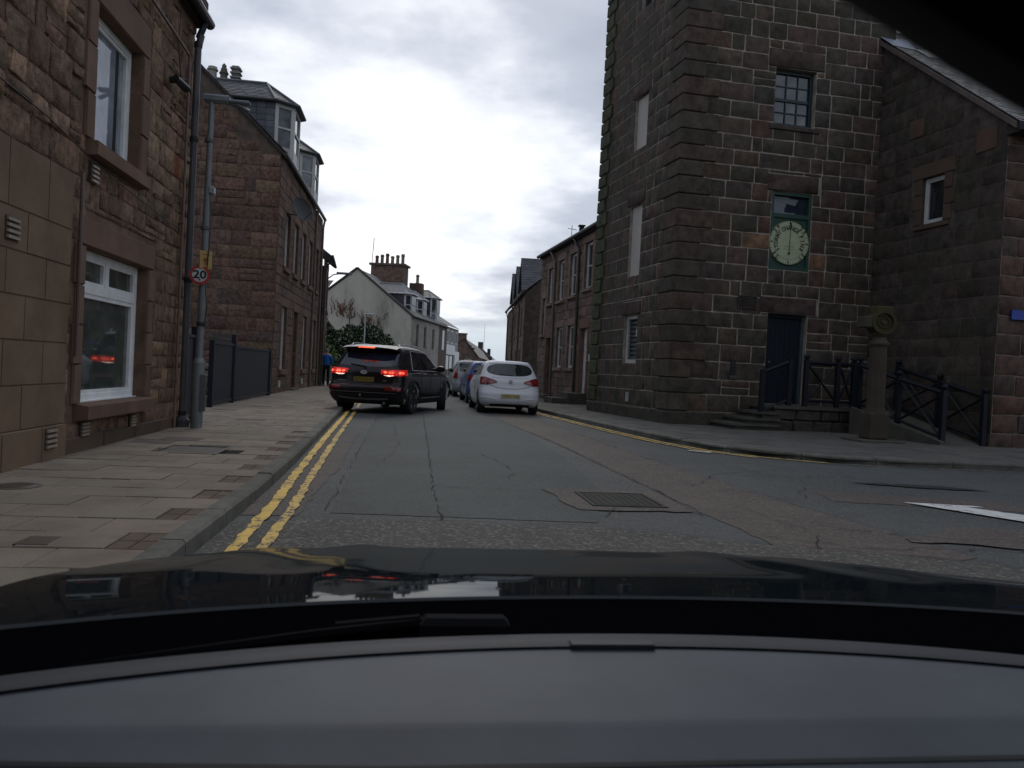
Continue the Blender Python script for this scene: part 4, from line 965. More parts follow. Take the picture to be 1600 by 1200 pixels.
def spT(q):
    u0, u1, v0, v1 = q
    for o in FO[:2]:
        if (abs(u1-o[0]) < .02 or abs(u0-o[1]) < .02) and v1 > o[2]-.1 and v0 < o[3]+.1:
            r_ = random.random()
            return jit(OR, .15) if r_ < .26 else (jit(RD, .12) if r_ < .45 else None)
    return jit((0.098, .062, .052), .1) if random.random() < .06 else None
nT = stones(tw, TF, [q for q in rF if q[2] < 10.9], M['tower'], TP, 0.010, 0.005, 0.020, 235, gap=.013, var=.13, special=spT, key=lambda q: q[2])
one('stone', M['tower'], tw, lambda mb: [stone(mb, TF, *q, .026, .008, .02, jit(random.choice(TP), .18), .011, fine=False) for q in rF if q[2] >= 10.9])['kind'] = 'stuff'
LOx = LO+[(o[0]-.2, o[1]+.2, o[3], o[3]+.38) for o in LO]
rL = []
for i, (a, b) in enumerate(zip(vrT, vrT[1:])): rL += list(lay(ql[i][1]+.01, LWd-(.5 if i % 2 else .68), [a, b], .42, LOx, wj=.3))
stones(tw, TL, rL, M['tower'], [tuple(c*.95 for c in x) for x in TP], .010, .005, .016, max(0, 296-nT), gap=.011, var=.13, key=lambda q: q[0]+abs(q[2]-4)*.1)
for (fr, o, ov, h) in [(TF, FO[0], .22, .46), (TF, FO[1], .15, .44), (TF, FO[2], .24, .42)]+[(TL, o, .19, .38) for o in LO]:
    one('lintel', M['tower'], tw, lambda mb: stone(mb, fr, o[0]-ov+.01, o[1]+ov-.01, o[3]+.006, o[3]+h-.006, .035, .004, .02, jit((.078, .052, .045), .1), .003, back=-.1), smooth=True, angle=50)
# rusticated quoins wrapping the corners
def quoin(name, Cn, Uf, Ul, a, b, v0, v1, p=.055, c=.036, t=None):
    mb = MB(); Uf = Vector((*Uf, 0)); Ul = Vector((*Ul, 0)); Cn = Vector((*Cn, 0))
    def ring(i, z): return [Cn+Uf*(-p+i)+Ul*(-p+i)+Vector((0, 0, z)), Cn+Uf*(a-i*.4)+Ul*(-p+i)+Vector((0, 0, z)), Cn+Uf*(a-i*.4)+Ul*(b-i*.4)+Vector((0, 0, z)), Cn+Uf*(-p+i)+Ul*(b-i*.4)+Vector((0, 0, z))]
    j = lambda: random.uniform(-.006, .006)
    vs = ring(c, v0+.004)+ring(c*.35, v0+c*.45)+ring(0+j(), v0+c+j())+ring(0+j(), v1-c+j())+ring(c*.35, v1-c*.45)+ring(c, v1-.004)
    fs = [(3, 2, 1, 0), tuple(range(20, 24))]
    for k in range(5):
        for i in range(4): fs.append((k*4+i, k*4+(i+1) % 4, k*4+4+(i+1) % 4, k*4+4+i))
    mb.add(vs, fs, t or jit(random.choice(TP), .15)); return mb.build(name, M['tower'], tw)
for i, (a, b) in enumerate(zip(vrT, vrT[1:])):
    if i == 0: quoin('quoin', TC, TU, TLv, 1.5, 1.2, a, b, .10, .03, (.05, .046, .036)); continue
    quoin('quoin', TC, TU, TLv, ql[i][0], ql[i][1], a, b)
    e = TL.P(LWd, 0); quoin('quoin', (e.x, e.y), (-TLv.x, -TLv.y), TU, .5 if i % 2 else .68, .5, a, b, .06, .045, jit((.058, .062, .034), .15))
def pl(mb):
    stone(mb, TL, 1.2, LWd+.06, -.02, .42, .09, .006, .04, (.052, .050, .036), 0, fine=False); stone(mb, TF, 1.5, 5.6, -.02, .42, .09, .006, .04, (.05, .046, .038), 0, fine=False)
one('plinth', M['tower'], tw, pl)
one('sill', M['tower'], tw, lambda mb: stone(mb, TF, 2.3, 3.7, FO[0][2]-.14, FO[0][2]-.004, .05, .004, .02, (.07, .055, .048), .002, fine=False, back=-.2))
# upper sash window with small panes
DG = (0.012, 0.026, 0.030)
def sash_small(fr, o, cols, rws, t, mid):
    a, b, c, d = o; mb = MB(); frame_bars(mb, fr, a+.005, b-.005, c+.005, d-.005, .085, -.26, -.14, t)
    mb.fbox(fr, a+.09, b-.09, mid-.035, mid+.035, -.24, -.16, t)
    w = mb.build('window', M['paint'], tw)
    X0, X1 = a+.09, b-.09
    for (z0, z1) in ((c+.09, mid-.035), (mid+.035, d-.09)):
        for i in range(cols):
            for j in range(rws):
                x0 = X0+(X1-X0)*i/cols; x1 = X0+(X1-X0)*(i+1)/cols; y0 = z0+(z1-z0)*j/rws; y1 = z0+(z1-z0)*(j+1)/rws
                one('pane', M['glass'], w, lambda mb: mb.add([fr.P(x0+.012, y0+.012, -.2), fr.P(x1-.012, y0+.012, -.2+random.uniform(-.004, .004)), fr.P(x1-.012, y1-.012, -.2), fr.P(x0+.012, y1-.012, -.2+random.uniform(-.006, .006))], [(0, 1, 2, 3)], jit((0.05, 0.062, 0.078), .2)))
        bars = MB()
        for i in range(1, cols): x = X0+(X1-X0)*i/cols; bars.fbox(fr, x-.013, x+.013, z0, z1, -.215, -.17, t)
        for j in range(1, rws): z = z0+(z1-z0)*j/rws; bars.fbox(fr, X0, X1, z-.013, z+.013, -.212, -.175, t)
        bars.build('glazing_bar', M['paint'], w)
    return w
sash_small(TF, FO[0], 3, 2, DG, 8.38)
# barometer: green frame, glazed head, round dial
a, b, c, d = FO[1]; GR = (0.012, 0.055, 0.036)
def bf(mb):
    frame_bars(mb, TF, a+.005, b-.005, c+.005, d-.005, .075, -.22, -.02, GR); mb.fbox(TF, a+.08, b-.08, 5.40, 5.5, -.22, -.015, GR)
    mb.fbox(TF, a+.08, b-.08, c+.08, 5.40, -.2, -.06, GR)
bar = one('barometer_panel', M['paint'], tw, bf)
one('pane', M['glass'], bar, lambda mb: mb.add([TF.P(a+.07, 5.5, -.12), TF.P(b-.07, 5.5, -.12), TF.P(b-.07, d-.07, -.12), TF.P(a+.07, d-.07, -.12)], [(0, 1, 2, 3)], (.02, .03, .045)))
one('paper', M['paint'], bar, lambda mb: mb.add([TF.P(a+.08, 5.86, -.115), TF.P(a+.35, 5.80, -.115), TF.P(a+.72, 5.74, -.115), TF.P(a+.8, 5.9, -.115), TF.P(a+.08, 5.93, -.115)], [(0, 1, 2, 3, 4)], (.16, .18, .21)))
DC = TF.P((a+b)/2-.015, 4.78, -.055); NF = TF.N; CRM = (0.40, 0.44, 0.27)
dial = one('dial', M['paint'], bar, lambda mb: disc(mb, DC, NF, 0, .555, 0, .045, CRM, 56))
dm_ = face_mtx(DC+NF*.047, NF)
BK = (.012, .014, .012)
def ringm(mb):
    disc(mb, DC, NF, .428, .434, .046, .048, BK, 56); disc(mb, DC, NF, .548, .556, .046, .05, BK, 56)
    for i in range(100):
        an = -2*math.pi*i/100; 
        if i % 2 == 0 and 25 <= (i+25) % 100 <= 100 or i % 2 == 0:
            u = Vector((math.sin(-an), math.cos(-an), 0)); v = Vector((u.y, -u.x, 0)); r0, r1, w = (.515, .548, .006) if (i % 10) else (.50, .548, .008)
            mb.add([dm_ @ (u*r0-v*w), dm_ @ (u*r0+v*w), dm_ @ (u*r1+v*w), dm_ @ (u*r1-v*w)], [(0, 1, 2, 3)], BK)
    for an in (0, 90, 180, 270):
        u = Vector((math.sin(R(an)), math.cos(R(an)), 0)); v = Vector((u.y, -u.x, 0))
        mb.add([dm_ @ (u*.44), dm_ @ (u*.49-v*.022), dm_ @ (u*.545), dm_ @ (u*.49+v*.022)], [(0, 1, 2, 3)], BK)
one('scale', M['paint'], dial, ringm)
def arc_text(txt, a0, a1, r_, size, flip=False):
    n = len(txt)
    for i, ch in enumerate(txt):
        an = R(a0+(a1-a0)*i/max(1, n-1)); m = dm_ @ Matrix.Rotation(-an, 4, 'Z') @ Matrix.Translation((0, r_, .001))
        o = text_mesh(ch, size, M['paint'], 'letter', BK, .001, dial, m, bold=.0045, sx=.92)
arc_text('STORMY', -122, -50, .36, .142); arc_text('CHANGE', -30, 38, .36, .142); arc_text('FINE', 62, 114, .36, .142)
for tx, an in (('28', -132), ('29', -48), ('30', 48), ('31', 132)): arc_text(tx, an-7, an+7, .488, .135)
def hand(mb):
    m = dm_ @ Matrix.Translation((.0, -.27, .02)) @ Matrix.Rotation(R(-1.5), 4, 'Z')
    mb.add([m @ Vector(p) for p in ((-.008, 0, 0), (.008, 0, 0), (.006, .72, 0), (-.006, .72, 0))], [(0, 1, 2, 3)], BK)
    mb.add([m @ Vector(p) for p in ((-.03, .68, 0.001), (0, .66, .001), (.03, .68, 0.001), (0, .8, 0.001))], [(0, 1, 2, 3)], BK)
    mb.add([m @ Vector((.032*math.cos(2*math.pi*i/12), .032*math.sin(2*math.pi*i/12), .001)) for i in range(12)], [tuple(range(12))], BK)
one('hand', M['paint'], dial, hand)
def small(mb):
    for yy_, w in ((-.10, .13), (-.165, .14)):
        x = -w
        while x < w: q = random.uniform(.012, .02); mb.add([dm_ @ Vector(p) for p in ((x, yy_-.009, .002), (x+q, yy_-.009, .002), (x+q, yy_+.009, .002), (x, yy_+.009, .002))], [(0, 1, 2, 3)], (.12, .13, .08)); x += q+.009
one('small_print', M['paint'], dial, small)
# door, blind windows and the shuttered window
a, b, c, d = FO[2]; DB = (0.004, 0.011, 0.019)
def door_f(mb): mb.fbox(TF, a+.01, a+.08, c, d-.01, -.26, -.12, DB); mb.fbox(TF, b-.08, b-.01, c, d-.01, -.26, -.12, (.05, .07, .08)); mb.fbox(TF, a+.08, b-.08, d-.09, d-.01, -.26, -.12, DB)
dr = one('door', M['wood'], tw, door_f)
for i in range(7):
    x0 = a+.082+(b-a-.164)*i/7; x1 = a+.082+(b-a-.164)*(i+1)/7-.006
    one('plank', M['wood'], dr, lambda mb: mb.fbox(TF, x0, x1, c+.01, d-.092, -.23, -.19, jit(DB, .12)))
one('handle', M['metal'], dr, lambda mb: mb.lathe(TF.P(a+.2, c+1.05, -.17), [(.03, -.02), (.035, 0), (.02, .02)], 10, (.1, .09, .06), axis='y'))
for o in LO[:2]:
    one('blind_panel', M['render'], tw, lambda mb: mb.fbox(TL, o[0]+.004, o[1]-.004, o[2]+.004, o[3]-.004, -.2, -.07, (0.44, 0.41, 0.37)))
a, b, c, d = LO[2]
sw = one('window', M['paint'], tw, lambda mb: frame_bars(mb, TL, a+.004, b-.004, c+.004, d-.004, .1, -.2, -.08, (.42, .42, .41)))
for i in range(9): z = c+.12+i*(d-c-.24)/9; one('louvre', M['paint'], sw, lambda mb: mb.hexa([TL.P(a+.1, z, -.12), TL.P(b-.1, z, -.12), TL.P(b-.1, z, -.14), TL.P(a+.1, z, -.14), TL.P(a+.1, z+.11, -.16), TL.P(b-.1, z+.11, -.16), TL.P(b-.1, z+.11, -.175), TL.P(a+.1, z+.11, -.175)], (.03, .032, .036)))
one('handle', M['paint'], sw, lambda mb: mb.fbox(TL, a+.11, a+.17, 2.3, 2.52, -.1, -.05, (.45, .45, .44)))
a, b, c, d = LO[3]
add_window(tw, TL, a, b, c, d, rec=.15, style='single', t=DG, pane_t=(.02, .025, .03))
# plaque
one('plaque', M['black'], tw, lambda mb: [mb.fbox(TF, 1.72, 2.22, 3.05, 3.37, .02, .05, (.030, .026, .024)), frame_bars(mb, TF, 1.72, 2.22, 3.05, 3.37, .015, .05, .056, (.11, .09, .08))])
def ptext(mb):
    for i in range(7):
        z = 3.325-i*.038; x = 1.76+(.03 if i in (0, 6) else 0)
        while x < (2.17 if i not in (0, 6) else 2.1): w = random.uniform(.012, .035); mb.fbox(TF, x, x+w, z-.008, z+.008, .05, .053, (.085, .072, .064)); x += w+.012
one('plaque_lettering', M['mortar'], tw, ptext)
one('iron_bracket', M['metal'], tw, lambda mb: [mb.fbox(TF, 1.62, 1.74, 1.35, 1.75, .02, .045, (.012, .011, .011)), mb.fbox(TF, 1.58, 1.8, 1.28, 1.36, .02, .06, (.06, .06, .058))])
one('wall_plate', M['paint'], tw, lambda mb: mb.fbox(TL, 2.25, 2.42, .52, .78, .02, .06, (.32, .31, .29)))

# ================================================================== STEPS, LANDING, RAMP, RAILINGS
st = thing('entrance_steps', 'worn stone steps, landing and ramp up to the blue tower door', 'steps', (8.8, 17.4, PZ))
PAV_T = (0.062, 0.057, 0.048)
LD = 1.05   # landing depth in front of the tower wall
def tfbox(mb, u0, u1, v0, v1, n0, n1, t): mb.fbox(TF, u0, u1, v0, v1, n0, n1, t)
for i, (u0, z) in enumerate(((1.15, 0.24), (1.5, .38), (1.85, .53))):
    one('step', M['kerb'], st, lambda mb: stone(mb, Fr(TF.P(u0, 0, LD+.12-.0*i)[:2], TU, TN), 0, (2.3-u0)+.25*(2-i)*0, PZ-.05, z, .05, .006, .03, jit(PAV_T, .15), .003, back=-LD-.1, fine=False))
    one('tread', M['kerb'], st, lambda mb: mb.fbox(TF, u0-.05, 2.32, z-.055, z+.004, .05, LD+.22, jit((0.08, .076, .064), .12)))
def lf(mb):
    fr = Fr(TF.P(2.25, 0, LD)[:2], TU, TN)
    for q in lay(0, 2.2, [PZ-.05, .35, .62], .5, []): stone(mb, fr, *q, .05, .012, .03, jit((.06, .05, .042), .2), .01, back=-.2, fine=True)
one('retaining_wall', M['tower'], st, lf)
one('core', M['mortar'], st, lambda mb: tfbox(mb, 2.25, 5.6, PZ-.05, .62, .02, LD-.05, (.06, .055, .05)))
for i in range(5): one('landing_slab', M['slab'], st, lambda mb: tfbox(mb, 2.2+i*.68, 2.2+(i+1)*.68-.01, .62, .70, .02, LD+.09, jit((0.08, .076, .064), .12)))
# the ramp runs down along the neighbouring gable towards the pavement
RPt = Vector((12.2, 14.7)); RU = Vector((-0.122, 0.9925)).normalized(); RN = Vector((-0.9925, -0.122)).normalized()
RG = Fr(tuple(RPt), tuple(RU), tuple(RN))
def ramp(mb):
    pts = [RG.P(0.1, 0, .02), RG.P(0.1, 0, 1.1), RG.P(2.55, 0, 1.35), RG.P(2.55, 0, .02)]
    z = [PZ+.01, PZ+.01, .69, .69]
    mb.add([(p.x, p.y, zz) for p, zz in zip(pts, z)]+[(p.x, p.y, PZ-.05) for p in pts], [(0, 3, 2, 1), (0, 1, 5, 4), (1, 2, 6, 5), (2, 3, 7, 6), (3, 0, 4, 7)], (.09, .085, .072))
one('ramp', M['slab'], st, ramp, fix=True)
def rampk(mb):
    a = RG.P(0.05, PZ, 1.1); b = RG.P(2.55, .70, 1.35); n = RG.N*.12
    mb.hexa([a-Vector((0, 0, .1)), a+n-Vector((0, 0, .1)), b+n-Vector((0, 0, .7)), b-Vector((0, 0, .7)), a+Vector((0, 0, .07)), a+n+Vector((0, 0, .07)), b+n+Vector((0, 0, .05)), b+Vector((0, 0, .05))], (.075, .07, .06))
one('ramp_kerb', M['kerb'], st, rampk, fix=True)
RC = (0.006, 0.008, 0.014)
def fence(name, label, pts, cap=True, xb=True):
    """pts: (x, y, base z, height) posts joined by rails and X braces."""
    o = thing(name, label, 'railing', (pts[0][0], pts[0][1], pts[0][2]))
    for (x, y_, z, h) in pts:
        def f(mb):
            mb.bbox(x-.05, x+.05, y_-.05, y_+.05, z, z+h, .012, RC)
            if cap: mb.lathe((x, y_, z+h), [(.03, 0), (.06, .03), (.07, .07), (.05, .115), (.0, .13)], 10, RC)
        one('post', M['wood'], o, f)
    for a, b in zip(pts, pts[1:]):
        A = Vector(a[:3]); B = Vector(b[:3]); up = Vector((0, 0, 1)); d = (B-A).normalized(); A = A+d*.05; B = B-d*.05
        bar = lambda nm, p, q, w: one(nm, M['wood'], o, lambda mb: mb.tube([p, q], w, 4, RC))
        bar('top_rail', A+up*(a[3]-.07), B+up*(b[3]-.07), .045); bar('bottom_rail', A+up*.14, B+up*.14, .035)
        if xb: bar('brace', A+up*(a[3]-.12), B+up*.16, .03); bar('brace', A+up*.16, B+up*(b[3]-.12), .03)
    return o
tp = lambda u, n, z, h: (*TF.P(u, 0, n)[:2], z, h)
fence('timber_railing', 'short dark railing rising beside the entrance steps, left of the door', [tp(1.86, LD+.1, .38, 1.15), tp(2.62, LD+.0, .70, 1.12)], cap=False, xb=False)
fence('timber_railing', 'dark timber railing with crossed braces along the door landing', [tp(3.05, LD, .70, 1.12), tp(3.9, LD, .70, 1.12), tp(4.35, LD-.02, .7, 1.12)])
r1, r2, r3, r0 = RG.P(.2, 0, 1.05), RG.P(1.35, 0, 1.17), RG.P(2.5, 0, 1.28), RG.P(3.1, 0, 1.7)
fence('timber_railing', 'dark crossed railing on the open side of the ramp, just right of the pillar', [(r1.x, r1.y, PZ, 1.15), (r2.x, r2.y, .40, 1.12), (r3.x, r3.y, .70, 1.12)])
w1, w2, w3 = RG.P(.1, 0, .1), RG.P(1.3, 0, .12), RG.P(2.6, 0, .12)
fence('timber_railing', 'dark crossed railing tight against the gable wall, rightmost of the railings', [(w1.x, w1.y, PZ, 1.12), (w2.x, w2.y, .38, 1.12), (w3.x, w3.y, .70, 1.12)])

# ================================================================== STONE PILLAR WITH ROUND HEAD
px_, py_ = 9.68, 14.9
pil = thing('stone_pillar', 'free-standing stone pillar with a round mossy dial head on the right pavement', 'pillar', (px_, py_, PZ))
SB = (0.058, 0.048, 0.036)
one('base', M['ashlar'], pil, lambda mb: [mb.bbox(px_-.5, px_+.45, py_-.4, py_+.4, PZ-.02, PZ+.05, .02, (.075, .07, .052)), mb.bbox(px_-.21, px_+.20, py_-.2, py_+.2, PZ+.04, PZ+.62, .04, SB)])
def shaft(mb):
    vs = []; n = 8
    for z, r_, s_ in ((PZ+.58, .20, .6), (PZ+.72, .165, .8), (PZ+1.95, .155, .8), (PZ+2.0, .175, .8)):
        for j in range(n): a = 2*math.pi*(j+.5)/n; vs.append((px_+r_*1.08*math.cos(a), py_+r_*1.08*math.sin(a), z))
    mb.add(vs, [(i*n+j, i*n+(j+1) % n, (i+1)*n+(j+1) % n, (i+1)*n+j) for i in range(3) for j in range(n)], SB)
one('shaft', M['ashlar'], pil, shaft)
one('capital', M['ashlar'], pil, lambda mb: mb.lathe((px_, py_, PZ+1.98), [(.16, 0), (.20, .04), (.20, .08), (.15, .14), (.13, .2)], 16, SB), smooth=True)
MS = (0.052, 0.048, 0.020)
hc = Vector((px_+.02, py_-.02, PZ+2.48)); hN = Vector((-.15, -1, .02))
def head(mb):
    disc(mb, hc, hN, 0, .255, -.2, .10, MS, 28)
one('head_drum', M['ashlar'], pil, head, label='moss-yellow drum')
one('dial_ring', M['ashlar'], pil, lambda mb: [disc(mb, hc, hN, .19, .25, .10, .15, MS, 28), disc(mb, hc, hN, 0.0, .05, .10, .13, MS, 14), disc(mb, hc, hN, .10, .12, .10, .12, MS, 24)])
one('side_block', M['ashlar'], pil, lambda mb: mb.bbox(px_-.42, px_-.20, py_-.12, py_+.16, PZ+2.36, PZ+2.60, .02, (.055, .05, .034)))
one('top_block', M['ashlar'], pil, lambda mb: mb.bbox(px_-.16, px_+.20, py_-.13, py_+.14, PZ+2.6, PZ+2.82, .02, MS))
one('neck', M['ashlar'], pil, lambda mb: mb.lathe((px_, py_, PZ+2.16), [(.12, 0), (.16, .06), (.13, .14)], 14, MS), smooth=True)

# ================================================================== RIGHT GABLED BUILDING
rb = thing('gabled_stone_building', 'low dark stone building with slate roof and small white window right of the tower', 'building', (12.2, 14.7, 0))
RS = Fr(tuple(RPt), (-RN.x, -RN.y), (RU.y and -RU.x*1, -RU.y))
EZR = 6.95; rgz = lambda u: EZR+u*0.80
RW = [(1.62, 2.28, 5.16, 6.25)]
m_ = MB(); holed_wall(m_, RG, 0, 4.0, -.1, EZR, RW, .2, (.085, .07, .06)); m_.add([RG.P(0, EZR), RG.P(4.0, EZR), RG.P(4.0, rgz(4.0))], [(0, 1, 2)], (.085, .07, .06)); m_.build('gable_wall', M['mortar'], rb)
m_ = MB(); m_.add([RS.P(0, -.1), RS.P(9, -.1), RS.P(9, EZR), RS.P(0, EZR)], [(0, 1, 2, 3)], (.19, .155, .13)); m_.build('front_wall', M['mortar'], rb)
TP3 = [(0.055, 0.044, 0.037), (0.062, 0.048, 0.040), (0.050, 0.041, 0.035), (0.066, 0.053, 0.044)]
RWx = [(RW[0][0]-.3, RW[0][1]+.36, RW[0][2]-.14, RW[0][3]+.34)]
ra = []
for q in lay(0.0, 3.95, rows(0.0, 10.0, .40, .12), .55, RWx):
    if q[3] < rgz(q[0])-.02: ra.append(q)
    elif q[2] < rgz(q[0])-.22: ra.append((q[0], q[1], q[2], rgz(q[0])-.04))
stones(rb, RG, ra, M['tower'], TP3, .010, .005, .02, 230, gap=.010, var=.10, key=lambda q: q[0])
stones(rb, RS, lay(0.0, 5, rows(0, EZR-.1, .40, .1), .62, []), M['tower'], [(0.10, .062, .05), (.085, .055, .046), (.115, .066, .05)], .024, .008, .02, 60, gap=.014, key=lambda q: q[0])
dressed(rb, RG, RW[0], t=(.092, .064, .047), lint=.34, jw=.30, over=.30, proud=.035, sproud=.06, sill=.13, mat=M['ashlar'])
add_window(rb, RG, *RW[0], rec=.12, style='single', t=(.50, .51, .50), pane_t=(.02, .022, .024), w=.06)
for q_ in ((.25, .8, 6.45, 6.95), (2.35, 2.8, 7.3, 7.75)): one('repair_stone', M['ashlar'], rb, lambda mb: stone(mb, RG, *q_, .035, .004, .02, (.10, .063, .045), .004, fine=False))
def verge(mb):
    for k in range(8):
        a, b = -.3+k*.62, -.3+(k+1)*.62-.01
        mb.hexa([RG.P(a, rgz(a)+.0, .16), RG.P(b, rgz(b)+.0, .16), RG.P(b, rgz(b)+.0, -.1), RG.P(a, rgz(a)+.0, -.1), RG.P(a, rgz(a)+.13, .16), RG.P(b, rgz(b)+.13, .16), RG.P(b, rgz(b)+.13, -.1), RG.P(a, rgz(a)+.13, -.1)], jit((.11, .09, .078), .1))
one('verge_coping', M['ashlar'], rb, verge)
rA, rB = RG.P(-.35, rgz(-.35)+.15, .12), RG.P(-.35, rgz(-.35)+.15, -7.5); rD, rC = RG.P(4.8, rgz(4.8)+.15, .12), RG.P(4.8, rgz(4.8)+.15, -7.5)
one('roof', M['slate'], rb, lambda mb: mb.add([rA, rB, rC, rD, rA-Vector((0, 0, .1)), rB-Vector((0, 0, .1))], [(0, 1, 2, 3), (0, 4, 5, 1)], (.05, .05, .055)))
sl3 = MB(); slates(sl3, rA+Vector((0, 0, .01)), rB+Vector((0, 0, .01)), rC+Vector((0, 0, .01)), rD+Vector((0, 0, .01)), .13, .21, base=(.21, .20, .18), th=.016, var=.32, lift=.022)
tag(sl3.build('slate', M['slate'], rb), kind='stuff')
one('lead_flashing', M['metal'], rb, lambda mb: [mb.add([RG.P(3.35, rgz(3.35)+.2, .17), RG.P(3.95, rgz(3.95)+.22, .17), RG.P(3.95, rgz(3.95)+.22, -.75), RG.P(3.3, rgz(3.3)+.2, -.5)], [(0, 1, 2, 3)], (.17, .19, .24)), mb.add([RG.P(2.9, rgz(2.9)+.2, -.5), RG.P(3.3, rgz(3.3)+.215, -.45), RG.P(3.5, rgz(3.5)+.215, -1.1), RG.P(3.0, rgz(3.0)+.2, -1.3)], [(0, 1, 2, 3)], (.34, .33, .30))])
one('gutter', M['metal'], rb, lambda mb: mb.tube([RS.P(-.1, EZR-.22, .42), RS.P(8, EZR-.22, .42)], .09, 8, (.02, .022, .03)))
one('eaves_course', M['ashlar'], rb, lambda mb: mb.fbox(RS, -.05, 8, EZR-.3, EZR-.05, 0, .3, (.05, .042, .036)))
moss = one('gutter_moss', M['leaf'], rb, lambda mb: leafmass(mb, RS.P(.9, EZR-.12, .42), .5, .1, .05, 160, .03, [(.03, .035, .02), (.04, .045, .02)], 9)); moss['kind'] = 'stuff'
bs = thing('blue_sign', 'small plain blue sign plate on the building at the right edge of the photo', 'sign', RS.P(.36, 2.85, .05))
one('board', M['paint'], bs, lambda mb: mb.fbox(RS, .30, 1.1, 2.82, 3.0, .04, .07, (.012, .045, .30)))
one('trim', M['paint'], bs, lambda mb: frame_bars(mb, RS, .29, 1.11, 2.81, 3.01, .015, .07, .078, (.02, .06, .34)))

# ================================================================== RIGHT TERRACE
tr = thing('terraced_house', 'pinkish stone terrace with steps and sash windows, between the tower and the white car', 'house', (6.85, 23.5, 0))
T1 = Fr((6.85, 23.5), (-0.0763, 0.9971), (-0.9971, -0.0763)); TE = 6.62; TLN = 12.1
TW = [(4.35, 5.3, 4.45, 6.2), (6.4, 7.3, 4.35, 6.05), (8.15, 9.05, 4.3, 6.0), (9.95, 10.7, 4.3, 5.85), (11.1, 11.6, 2.95, 4.6), (6.35, 7.2, 1.45, 3.15), (8.0, 8.9, 1.45, 3.15)]
TD = [(4.45, 5.35, .5, 2.95), (9.7, 10.55, .25, 2.75)]
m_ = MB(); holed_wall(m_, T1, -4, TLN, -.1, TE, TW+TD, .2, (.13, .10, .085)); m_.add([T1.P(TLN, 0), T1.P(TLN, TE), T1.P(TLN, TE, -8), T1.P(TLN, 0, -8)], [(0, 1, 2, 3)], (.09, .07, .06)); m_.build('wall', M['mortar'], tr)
PT = [(.170, .116, .093), (.148, .104, .085), (.190, .126, .10), (.134, .096, .080)]
one('stone', M['tower'], tr, lambda mb: [stone(mb, T1, *q, .022, .007, .014, jit(random.choice(PT), .13), .008, fine=False) for q in lay(1.5, TLN, rows(0, TE-.05, .34, .08), .55, opts(TW+TD, .18))])['kind'] = 'stuff'
for o_ in TW: dressed(tr, T1, o_, t=(.225, .155, .122), lint=.3, jw=.2, over=.18, proud=.03, sproud=.11, sill=.14); add_window(tr, T1, *o_, rec=.13, style='sash', t=(.55, .54, .52), pane_t=(.035, .04, .045))
for k, o_ in enumerate(TD):
    dressed(tr, T1, o_, t=(.16, .088, .068), lint=.36, jw=.2, over=.2, proud=.05, sproud=.02, sill=.06)
    d_ = one('door', M['wood'], tr, lambda mb: [mb.fbox(T1, o_[0]+.01, o_[1]-.01, o_[2], o_[3]-.01, -.19, -.14, (.62, .60, .57) if k == 0 else (.04, .02, .018)), frame_bars(mb, T1, o_[0]+.12, o_[1]-.12, o_[2]+.15, o_[3]-.6, .04, -.14, -.125, (.5, .49, .47) if k == 0 else (.05, .03, .02))], label='white door' if k == 0 else 'dark door')
one('doorstep', M['kerb'], tr, lambda mb: mb.fbox(T1, 4.2, 5.6, PZ-.05, .5, .0, .75, (.085, .075, .062)))
one('doorstep', M['kerb'], tr, lambda mb: mb.fbox(T1, 4.3, 5.5, PZ-.05, .3, .75, 1.3, (.075, .068, .055)))
one('doorstep', M['kerb'], tr, lambda mb: mb.fbox(T1, 9.5, 10.8, PZ-.05, .25, .0, .3, (.085, .075, .062)))
one('wall_box', M['paint'], tr, lambda mb: [mb.fbox(T1, 4.0, 4.12, 1.7, 1.95, .02, .06, (.5, .5, .48)), mb.fbox(T1, 3.65, 3.95, 1.65, 1.95, .02, .04, (.04, .035, .03))])
for u in (5.9, 9.45): one('downpipe', M['metal'], tr, lambda mb: mb.tube([T1.P(u+.5, TE-.02, .2), T1.P(u+.15, TE-.35, .14), T1.P(u, TE-.55, .08), T1.P(u-.1, .12 if u > 6 else .5, .08)], .05, 8, (.03, .022, .02) if u < 6 else (.12, .085, .07)), smooth=True)
one('downpipe', M['ashlar'], tr, lambda mb: mb.fbox(T1, 3.35, 3.5, .1, 4.9, .02, .08, (.17, .10, .08)), label='pale stone edge strip')
one('gutter', M['metal'], tr, lambda mb: mb.tube([T1.P(-4, TE+.04, .2), T1.P(TLN+.1, TE-.02, .2)], .08, 8, (.02, .02, .02)))
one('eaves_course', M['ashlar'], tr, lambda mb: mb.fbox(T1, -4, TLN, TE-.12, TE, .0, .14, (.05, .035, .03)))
one('roof', M['slate'], tr, lambda mb: mb.add([T1.P(-4, TE+.06, .2), T1.P(TLN+.05, TE+.06, .2), T1.P(TLN+.05, TE+2.4, -4), T1.P(-4, TE+2.4, -4)], [(0, 1, 2, 3)], (.05, .05, .055)))
def tch(mb): mb.box(7.3, 7.75, 34.4, 35.2, 6.3, 7.45, (.10, .066, .05)); mb.bbox(7.25, 7.8, 34.35, 35.25, 7.3, 7.45, .02, (.05, .04, .035)); mb.bbox(7.42, 7.62, 34.6, 34.8, 7.45, 8.0, .03, (.03, .03, .032)); mb.bbox(7.37, 7.67, 34.55, 34.85, 8.0, 8.06, .01, (.03, .03, .03))
one('chimney', M['rubble'], tr, tch)
